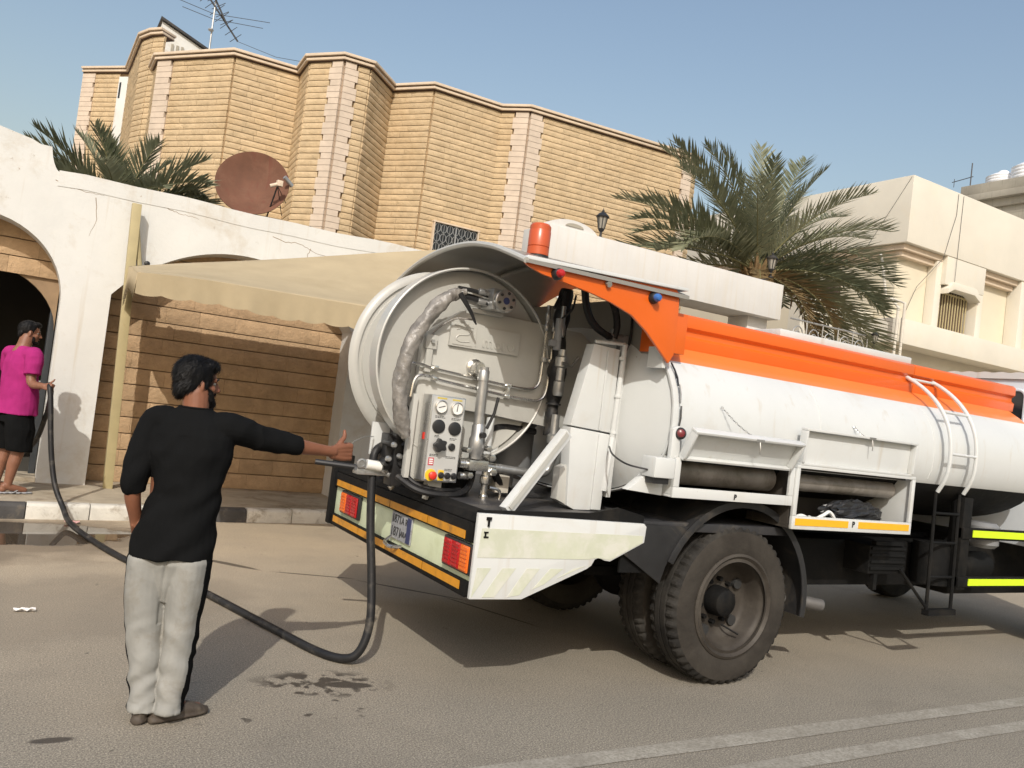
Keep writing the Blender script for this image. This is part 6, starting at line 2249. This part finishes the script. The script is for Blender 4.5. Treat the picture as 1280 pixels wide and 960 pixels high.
def head(F, c, face, up, body, sc=1.0):
    """head pieces into the body mesh; returns frame helper"""
    fx = Vector(face).normalized()
    uz = Vector(up).normalized()
    ly = uz.cross(fx).normalized()
    uz = fx.cross(ly).normalized()
    H = lambda x, y, z: Vector(c) + (fx * x + ly * y + uz * z) * sc
    e = dict(ex=fx, ey=ly, ez=uz)
    S_ = lambda *r: tuple(q * sc for q in r)
    blob(body, H(-.012, 0, .032), S_(.094, .073, .088), **e)
    blob(body, H(.030, 0, -.025), S_(.058, .056, .080), **e)
    blob(body, H(.038, 0, -.078), S_(.048, .042, .030), **e)
    blob(body, H(.074, 0, .024), S_(.016, .045, .014), **e)
    for s_ in (-1, 1):
        blob(body, H(.055, s_ * .036, -.020), S_(.024, .020, .020), **e)
        blob(body, H(-.006, s_ * .074, -.012), S_(.018, .009, .031), ex=fx + ly * s_ * .6, ey=ly, ez=uz)
    limb(body, [H(.082, 0, .018), H(.100, 0, -.014), H(.104, 0, -.022)], [S_(.008)[0], S_(.011)[0], S_(.013)[0]], 10, 3)
    blob(body, H(.088, 0, -.028), S_(.012, .019, .009), **e)
    return H, e, S_
def face_bits(F, H, e, S_, parent):
    for s_ in (-1, 1):
        m = MB()
        blob(m, H(.064, s_ * .033, .006), S_(.012, .011, .010), **e)
        o = m.build('eye', M['eye_white'], parent)
        m = MB()
        blob(m, H(.0725, s_ * .033, .006), S_(.005, .006, .006), **e)
        m.build('iris', M['label_ink'], o)
        m = MB()
        limb(m, [H(.086, s_ * .014, .026), H(.084, s_ * .034, .032), H(.072, s_ * .054, .026)], [.004, .005, .003], 8, 3)
        m.build('eyebrow', M['hair_black'], parent)
    m = MB()
    blob(m, H(.086, 0, -.050), S_(.008, .022, .007), **e)
    m.build('mouth', M['lips'], parent)

def hand(body, wrist, d, thumb, side, curl=(0.9, 1.2, 0.8), sc=1.0, spread=0.06, thumb_curl=0.15):
    """palm and five separate bent fingers. d: pointing, thumb: direction of the thumb edge, side: palm normal"""
    d = Vector(d).normalized()
    t = Vector(thumb)
    t = (t - d * t.dot(d)).normalized()
    p = Vector(side)
    p = (p - d * p.dot(d) - t * p.dot(t)).normalized()
    w = Vector(wrist)
    P = lambda x, y, z: w + (d * x + t * y + p * z) * sc
    for y in (-.026, -.009, .009, .026):
        limb(body, [P(-.015, y * .6, 0), P(.04, y * .95, -.002), P(.083, y, 0)], [.0155 * sc, .0150 * sc, .0125 * sc], 10, 3)
    blob(body, P(.03, .026, .008), (.032 * sc, .016 * sc, .016 * sc), d, t, p)
    for i, (y, L) in enumerate(((.031, .074), (.0105, .082), (-.0105, .076), (-.031, .060))):
        a = 0.0
        q = P(.085, y, 0)
        fd = (d + t * y * spread * 30).normalized()
        pts = [q.copy()]
        for seg, (fr, c) in enumerate(zip((.46, .30, .24), curl)):
            a += c * (1 + 0.08 * i)
            q = q + (fd * cos(a) + p * sin(a)) * L * fr * sc
            pts.append(q.copy())
        limb(body, pts, [.0098 * sc, .0092 * sc, .0085 * sc, .0070 * sc], 10, 3)
    pts = [P(.012, .022, .006), P(.034, .046, .012), P(.054, .068, .012 + .02 * thumb_curl), P(.060, .092, .014 + .05 * thumb_curl)]
    limb(body, pts, [.0135 * sc, .0125 * sc, .0105 * sc, .0080 * sc], 10, 4)

def strands(name, src, m, parent, count, length, width, seed, fall=(0, 0, -1), lift=0.25, keep=None):
    """short tapering hairs rooted on the surface of src, combed along fall"""
    rnd = random.Random(seed)
    me = src.data
    polys = list(me.polygons)
    mb = MB()
    off = Vector(world_loc(parent))
    for i in range(count):
        p = polys[rnd.randrange(len(polys))]
        n = p.normal
        c = p.center + Vector((rnd.uniform(-1, 1), rnd.uniform(-1, 1), rnd.uniform(-1, 1))) * .002
        f = Vector(fall) + Vector((rnd.uniform(-1, 1), rnd.uniform(-1, 1), rnd.uniform(-1, 1))) * .35
        d = (f - n * f.dot(n))
        if d.length < .05: continue
        d = d.normalized()
        s_ = d.cross(n).normalized() * width
        L = length * rnd.uniform(.5, 1.2)
        a, b = c + d * L * .55 + n * L * lift * rnd.uniform(.3, 1.1), c + d * L + n * L * lift * rnd.uniform(0, 1.2)
        if keep and not keep(a + off): continue
        mb.add([c + off - s_, c + off + s_, a + off + s_ * .8, a + off - s_ * .8, b + off], [(0, 1, 2, 3), (3, 2, 4)])
    return tag(mb.build(name, m, parent, smooth=False, fixn=False), kind='stuff')
def folds(amp, freq, seed, zdir=1.0):
    o = Vector((seed * 3.1, seed * 1.7, seed * 5.3))
    def f(co, nn):
        q = Vector((co.x * freq, co.y * freq, co.z * freq * zdir)) + o
        w = noise.noise(q + Vector((noise.noise(q * .7), noise.noise(q * .7 + Vector((9, 0, 0))), 0)) * .8)
        w2 = noise.noise(q * 2.3)
        ridge = 1 - abs(w) * 2
        return nn * amp * (ridge * 0.7 + w2 * 0.5 - .35)
    return f

# ------------------------------------------------------------------ the man in the foreground
G = Fig((0.700, 4.04, 0.0), 68)
man = thing('person', 'bearded man in black long-sleeved shirt and pale grey trousers reaching toward the truck', 'person', tuple(G.o))
X, Y, Z = G.r, G.f, Vector((0, 0, 1))
body = MB()
hc = G(.008, .02, 1.538)
face = G.vec(.86, .50, -.05)
H, e, S_ = head(G, hc, face, (G.vec(0.03, .0, 1)), body, 0.96)
limb(body, [G(.022, -.012, 1.34), G(.020, -.008, 1.42), G(.012, .0, 1.49)], [.070, .058, .060], 16, 4)
ring_loft(body, [(G(.0, 0, .82), X, Y, .15, .10), (G(.01, 0, 1.0), X, Y, .14, .095), (G(.025, 0, 1.2), X, Y, .165, .10), (G(.03, 0, 1.33), X, Y, .16, .085), (G(.035, 0, 1.40), X, Y, .07, .06)])
sh_r, el_r, wr_r = G(.195, .015, 1.352), G(.440, .175, 1.293), G(.640, .345, 1.268)
limb(body, [sh_r, el_r, wr_r], [.052, .047, .043, .040, .036, .030, .0265], 16, 6)
hand(body, wr_r + (wr_r - el_r).normalized() * .015, (wr_r - el_r) + Vector((0, 0, .035)), Vector((.05, -.02, 1.0)), G.vec(-.75, .35, -.05), (1.15, 1.35, .9), 1.16, thumb_curl=.3)
sh_l, el_l, wr_l = G(-.145, .0, 1.340), G(-.192, -.055, 1.065), G(-.172, .010, .865)
limb(body, [sh_l, el_l, wr_l], [.048, .042, .038, .037, .035, .030, .027], 16, 6)
hand(body, wr_l, (wr_l - el_l) + G.vec(.02, .16, -.03), G.vec(.3, .6, .6), G.vec(.8, -.4, -.1), (.5, .6, .4), 0.97)
LG = {-1: [(-.085, 0, .84), (-.09, .012, .62), (-.072, .025, .47), (-.045, .01, .28), (-.028, -.005, .085)], 1: [(.09, 0, .84), (.088, .012, .62), (.090, .025, .47), (.082, .01, .28), (.076, -.005, .085)]}
for s_ in (-1, 1):
    limb(body, [G(*p) for p in LG[s_]], [.085, .075, .058, .052, .036], 16, 5)
    an = LG[s_][-1]
    fd = G.vec(.75 if s_ > 0 else .12, 1 if s_ < 0 else .66, 0).normalized()
    an_w = G(*an)
    limb(body, [an_w + Vector((0, 0, -.01)) - fd * .03, an_w + fd * .05 + Vector((0, 0, -.035)), an_w + fd * .14 + Vector((0, 0, -.055))], [.036, .034, .026], 12, 4)
    blob(body, an_w - fd * .035 + Vector((0, 0, -.045)), (.034, .03, .034), fd, fd.cross(Z), Z)
fuse('body', body, M['skin_tan'], man, 0.0042, 5)
face_bits(G, H, e, S_, man)
m = MB()
blob(m, H(-.022, 0, .040), S_(.098, .083, .092), **e)
blob(m, H(.028, 0, .088), S_(.064, .064, .036), **e)
blob(m, H(-.068, 0, -.022), S_(.040, .064, .060), **e)
blob(m, H(-.045, .046, -.005), S_(.042, .032, .050), **e)
blob(m, H(-.045, -.046, -.005), S_(.042, .032, .050), **e)
blob(m, H(.050, -.005, .078), S_(.030, .050, .024), **e)
for s_ in (-1, 1): blob(m, H(.022, s_ * .066, .012), S_(.013, .010, .042), **e)
def hairnoise(co, nn):
    q = co * 34
    return nn * (0.0035 * noise.noise(Vector((q.x, q.y, q.z * .35))) + 0.0018 * noise.noise(Vector((q.x * 3, q.y * 3, q.z))))
hr = fuse('hair', m, M['hair_black'], man, 0.005, 3, hairnoise)
strands('hair_strands', hr, M['hair_black'], man, 5200, .030, .0011, 1, tuple(-H(.5, 0, .8) + H(0, 0, 0)))
m = MB()
blob(m, H(.046, 0, -.090), S_(.056, .052, .038), **e)
for s_ in (-1, 1):
    blob(m, H(.032, s_ * .049, -.062), S_(.042, .017, .050), **e)
    blob(m, H(.012, s_ * .060, -.030), S_(.014, .009, .038), **e)
    blob(m, H(.082, s_ * .016, -.041), S_(.011, .017, .007), **e)
blob(m, H(.080, 0, -.076), S_(.018, .024, .018), **e)
bd = fuse('beard', m, M['beard_black'], man, 0.004, 2, lambda co, nn: nn * (0.004 * noise.noise(co * 90)))
strands('beard_strands', bd, M['beard_black'], man, 1800, .014, .0008, 2, (0, 0, -1), .4)
# shirt
m = MB()
ring_loft(m, [(G(.000, .0, .740), X, Y, .184, .146), (G(.000, 0, .79), X, Y, .184, .146), (G(.008, -.002, .90), X, Y, .170, .136), (G(.032, -.004, 1.03), X, Y, .150, .122), (G(.028, -.006, 1.13), X, Y, .160, .120),
              (G(.020, -.008, 1.22), X, Y, .190, .120), (G(.024, -.006, 1.30), X, Y, .188, .110), (G(.024, -.004, 1.355), X, Y, .165, .094), (G(.022, -.004, 1.395), X, Y, .112, .076), (G(.020, .0, 1.425), X, Y, .073, .066)], 28)
def along(p, q, t): return p.lerp(q, t)
cuff_r = along(el_r, wr_r, .20)
limb(m, [G(.10, 0, 1.335), sh_r + Vector((0, 0, -.005)), along(sh_r, el_r, .5) + Vector((0, 0, -.012)), el_r, cuff_r], [.072, .077, .072, .064, .059, .055, .052, .048], 18, 6, round_ends=False)
cuff_l = along(el_l, wr_l, .22)
limb(m, [G(-.06, 0, 1.335), sh_l, along(sh_l, el_l, .5) + G.vec(-.012, 0, 0), el_l, cuff_l], [.071, .073, .067, .063, .062, .059, .054, .050], 18, 6, round_ends=False)
fd_s = folds(.009, 7.5, 3, .8)
def shirt_disp(co, nn):
    a, b, z = G.loc(co)
    k = 1.0
    if z > 1.30 and abs(a - .037) < .12: k = 0.25
    d = fd_s(co, nn) * k
    # drag lines sweeping from the reaching shoulder down across the back
    if b < .05 and -.2 < a < .22 and z < 1.33:
        d += nn * .0045 * sin((z * 1.0 - a * 1.1) * 34 + noise.noise(co * 5) * 4) * max(0, min(1, (1.33 - z) * 6))
    return d
fuse('shirt', m, M['cloth_black'], man, 0.0055, 5, shirt_disp)
m = MB()
def hem_ring(m, c, ex, ey, rx, ry, r):
    m.tube([Vector(c) + Vector(ex) * rx * cos(2 * pi * k / 28) + Vector(ey) * ry * sin(2 * pi * k / 28) for k in range(29)], r, 6, caps=False)
hem_ring(m, G(.020, .0, 1.424), X, Y, .071, .064, .006)
m.build('collar', M['cloth_black'], man)
# trousers, cut full, with a dark band down each outer seam
TR = {-1: [(-.070, 0, .84, .075, .095), (-.090, -.002, .73, .095, .118), (-.092, .004, .60, .092, .110), (-.078, .010, .46, .086, .100), (-.060, .010, .32, .079, .090), (-.042, .002, .18, .070, .082), (-.032, -.008, .09, .068, .083), (-.030, -.010, .055, .070, .088)],
      1: [(.070, 0, .84, .075, .095), (.088, -.002, .73, .094, .118), (.088, .004, .60, .086, .110), (.084, .010, .46, .078, .100), (.082, .010, .32, .072, .090), (.080, .002, .18, .064, .082), (.078, -.008, .09, .062, .083), (.078, -.010, .055, .066, .088)]}
m = MB()
for s_ in (-1, 1):
    ring_loft(m, [(G(a, b, z), X, Y, ra, rb) for (a, b, z, ra, rb) in TR[s_]], 24)
ring_loft(m, [(G(.0, 0, .54), X, Y, .020, .055), (G(.0, 0, .61), X, Y, .045, .085), (G(.0, 0, .67), X, Y, .095, .106), (G(.0, 0, .72), X, Y, .172, .120), (G(.0, 0, .82), X, Y, .150, .105), (G(.0, 0, .86), X, Y, .14, .10)], 28)
fd_t = folds(.008, 6.0, 8, .7)
def trouser_disp(co, nn):
    a, b, z = G.loc(co)
    k = 0.75 + 0.8 * max(0, .45 - z)
    d = fd_t(co, nn) * k
    s_ = 1 if a > .02 else -1
    d += nn * (.0045 * sin((z * 1.0 + a * .9 * s_ + b * .6) * 48 + noise.noise(co * 6) * 5)) * max(0, min(1, (.55 - z) * 3)) * min(1, max(0, (z - .05) * 12))
    if z < .10: d += nn * .006 * noise.noise(co * 30)
    if b < .02 and z > .44: d -= nn * .007 * math.exp(-((a - .004 - .012 * sin(z * 9)) / .007) ** 2)
    q = co * 13
    d += nn * .0035 * (1 - 2.2 * abs(noise.noise(Vector((q.x + q.z * .6, q.y, q.z * .75))))) * (0.5 + max(0, .5 - z))
    return d
def seam(co, nn):
    a, b, z = G.loc(co)
    s_ = 1 if a > .03 else -1
    for (p, q) in zip(TR[s_][:-1], TR[s_][1:]):
        if p[2] >= z >= q[2]:
            t = (p[2] - z) / (p[2] - q[2])
            ac, bc = p[0] + (q[0] - p[0]) * t, p[1] + (q[1] - p[1]) * t
            ang = atan2((b - bc), (a - ac) * s_)
            return 1 if -0.62 < ang < 0.35 else 0
    return 0
fuse('trousers', m, [M['cloth_grey'], M['cloth_black']], man, 0.0050, 4, trouser_disp, seam)
for s_ in (-1, 1):
    an = LG[s_][-1]
    fd = G.vec(.75 if s_ > 0 else .12, 1 if s_ < 0 else .66, 0).normalized()
    sd_ = fd.cross(Z)
    aw = G(an[0], an[1], 0)
    m = MB()
    P_ = [aw + fd * q + Vector((0, 0, .018)) for q in (-.075, -.03, .03, .09, .15, .195)]
    ring_loft(m, [(aw + fd * q + Vector((0, 0, .016)), sd_, Z, w_, .016) for q, w_ in ((-.088, .012), (-.080, .028), (-.05, .037), (0, .038), (.06, .043), (.12, .047), (.165, .042), (.19, .028), (.20, .010))], 16)
    ring_loft(m, [(aw + fd * q + Vector((0, 0, z_)), sd_, Z, w_, h_) for q, w_, z_, h_ in ((-.080, .018, .040, .022), (-.06, .032, .044, .036), (-.02, .036, .044, .038), (.03, .036, .046, .036), (.09, .042, .042, .032), (.14, .043, .034, .022), (.18, .028, .026, .012))], 16)
    fuse('shoe', m, M['shoe_brown'], man, 0.005, 6)

# ------------------------------------------------------------------ the man at the doorway
K = Fig((0.02, 9.86, 0.152), 28)
pk = thing('person', 'man in pink t-shirt and black shorts holding the hose at the left doorway', 'person', tuple(K.o))
X, Y = K.r, K.f
body = MB()
hc = K(-.01, .045, 1.635)
H, e, S_ = head(K, hc, K.vec(.42, .9, -.10), K.vec(0, .10, 1), body, 1.03)
limb(body, [K(0, -.02, 1.42), K(0, .0, 1.50), K(-.005, .02, 1.58)], [.085, .068, .066], 16, 4)
ring_loft(body, [(K(0, 0, .85), X, Y, .17, .13), (K(0, .01, 1.05), X, Y, .175, .13), (K(0, .0, 1.25), X, Y, .18, .12), (K(0, 0, 1.40), X, Y, .17, .09), (K(0, 0, 1.47), X, Y, .08, .06)])
sh_r, el_r, wr_r = K(.215, .0, 1.40), K(.262, -.02, 1.145), Vector((0.243, 9.455, 1.272))
limb(body, [sh_r, el_r, wr_r], [.056, .050, .047, .045, .040, .034, .029], 14, 6)
hp_ = Vector((0.286, 9.395, 1.275))
hand(body, wr_r, (hp_ - wr_r), K.vec(-.5, .2, .6), K.vec(-.2, .8, .1), (1.7, 1.5, 1.0), 1.0)
sh_l, el_l, wr_l = K(-.215, .0, 1.40), K(-.29, .04, 1.15), K(-.22, .23, 1.08)
limb(body, [sh_l, el_l, wr_l], [.056, .050, .047, .045, .040, .034, .029], 14, 6)
hand(body, wr_l, K.vec(.5, .8, .1), K.vec(0, .1, 1), K.vec(.8, -.5, 0), (.8, 1., .8), 1.0)
LK = {-1: [(-.11, 0, .86), (-.12, .03, .48), (-.125, .0, .28), (-.125, -.02, .085)], 1: [(.10, 0, .86), (.105, .03, .48), (.10, .0, .28), (.095, -.02, .085)]}
for s_ in (-1, 1):
    limb(body, [K(*p) for p in LK[s_]], [.10, .085, .062, .060, .048, .036], 16, 5)
    an = K(*LK[s_][-1])
    fd = K.vec(.18 * s_, 1, 0).normalized()
    limb(body, [an + Vector((0, 0, -.01)) - fd * .03, an + fd * .06 + Vector((0, 0, -.030)), an + fd * .16 + Vector((0, 0, -.050))], [.036, .036, .028], 12, 4)
    blob(body, an - fd * .04 + Vector((0, 0, -.040)), (.034, .03, .036), fd, fd.cross(Z), Z)
fuse('body', body, M['skin_brown'], pk, 0.006, 4)
face_bits(K, H, e, S_, pk)
m = MB()
blob(m, H(-.020, 0, .040), S_(.095, .079, .086), **e)
blob(m, H(.035, 0, .090), S_(.055, .060, .030), **e)
blob(m, H(-.072, 0, -.015), S_(.032, .060, .050), **e)
hr = fuse('hair', m, M['hair_black'], pk, 0.006, 3, hairnoise)
strands('hair_strands', hr, M['hair_black'], pk, 1500, .022, .0016, 3, tuple(-H(.5, 0, .8) + H(0, 0, 0)))
m = MB()
blob(m, H(.048, 0, -.088), S_(.047, .043, .026), **e)
for s_ in (-1, 1): blob(m, H(.030, s_ * .047, -.060), S_(.030, .012, .040), **e)
for s_ in (-1, 1): blob(m, H(.082, s_ * .014, -.040), S_(.010, .015, .005), **e)
fuse('beard', m, M['beard_black'], pk, 0.005, 2)
m = MB()
ring_loft(m, [(K(0, .02, .80), X, Y, .222, .186), (K(0, .02, .90), X, Y, .218, .180), (K(0, .015, 1.05), X, Y, .208, .165), (K(0, .0, 1.20), X, Y, .210, .150), (K(0, -.01, 1.32), X, Y, .212, .130), (K(0, -.01, 1.40), X, Y, .190, .105), (K(0, -.005, 1.46), X, Y, .12, .08), (K(0, 0, 1.49), X, Y, .085, .072)], 26)
for (sh, el, s_) in ((sh_r, el_r, 1), (sh_l, el_l, -1)):
    limb(m, [K(.10 * s_, 0, 1.39), sh, sh.lerp(el, .72)], [.085, .086, .084, .080], 16, 6, round_ends=False)
fuse('shirt', m, M['cloth_pink'], pk, 0.008, 4, folds(.011, 7, 21, .7))
m = MB()
for s_ in (-1, 1):
    ring_loft(m, [(K(.085 * s_, .0, .86), X, Y, .098, .13), (K(.112 * s_, .015, .66), X, Y, .115, .14), (K(.118 * s_, .03, .43), X, Y, .110, .125)], 20)
ring_loft(m, [(K(0, 0, .72), X, Y, .19, .14), (K(0, .01, .82), X, Y, .180, .140), (K(0, .01, .88), X, Y, .16, .12)], 22)
fuse('shorts', m, M['cloth_black'], pk, 0.008, 4, folds(.012, 6, 31, .7))
for s_ in (-1, 1):
    an = LK[s_][-1]
    fd = K.vec(.18 * s_, 1, 0).normalized()
    aw = K(an[0], an[1], 0)
    m = MB()
    for t, w_ in ((-.06, .034), (-.02, .040), (.04, .040), (.10, .046), (.16, .046), (.20, .034)):
        blob(m, aw + fd * t + Vector((0, 0, .009)), (.040, w_, .011), fd, fd.cross(Z), Z)
    limb(m, [aw + fd * .05 + fd.cross(Z) * .045 + Vector((0, 0, .015)), aw + fd * .12 + Vector((0, 0, .052)), aw + fd * .05 - fd.cross(Z) * .045 + Vector((0, 0, .015))], [.007, .009, .007], 8, 5)
    fuse('flip_flop', m, M['plate_grey'], pk, 0.005, 2)
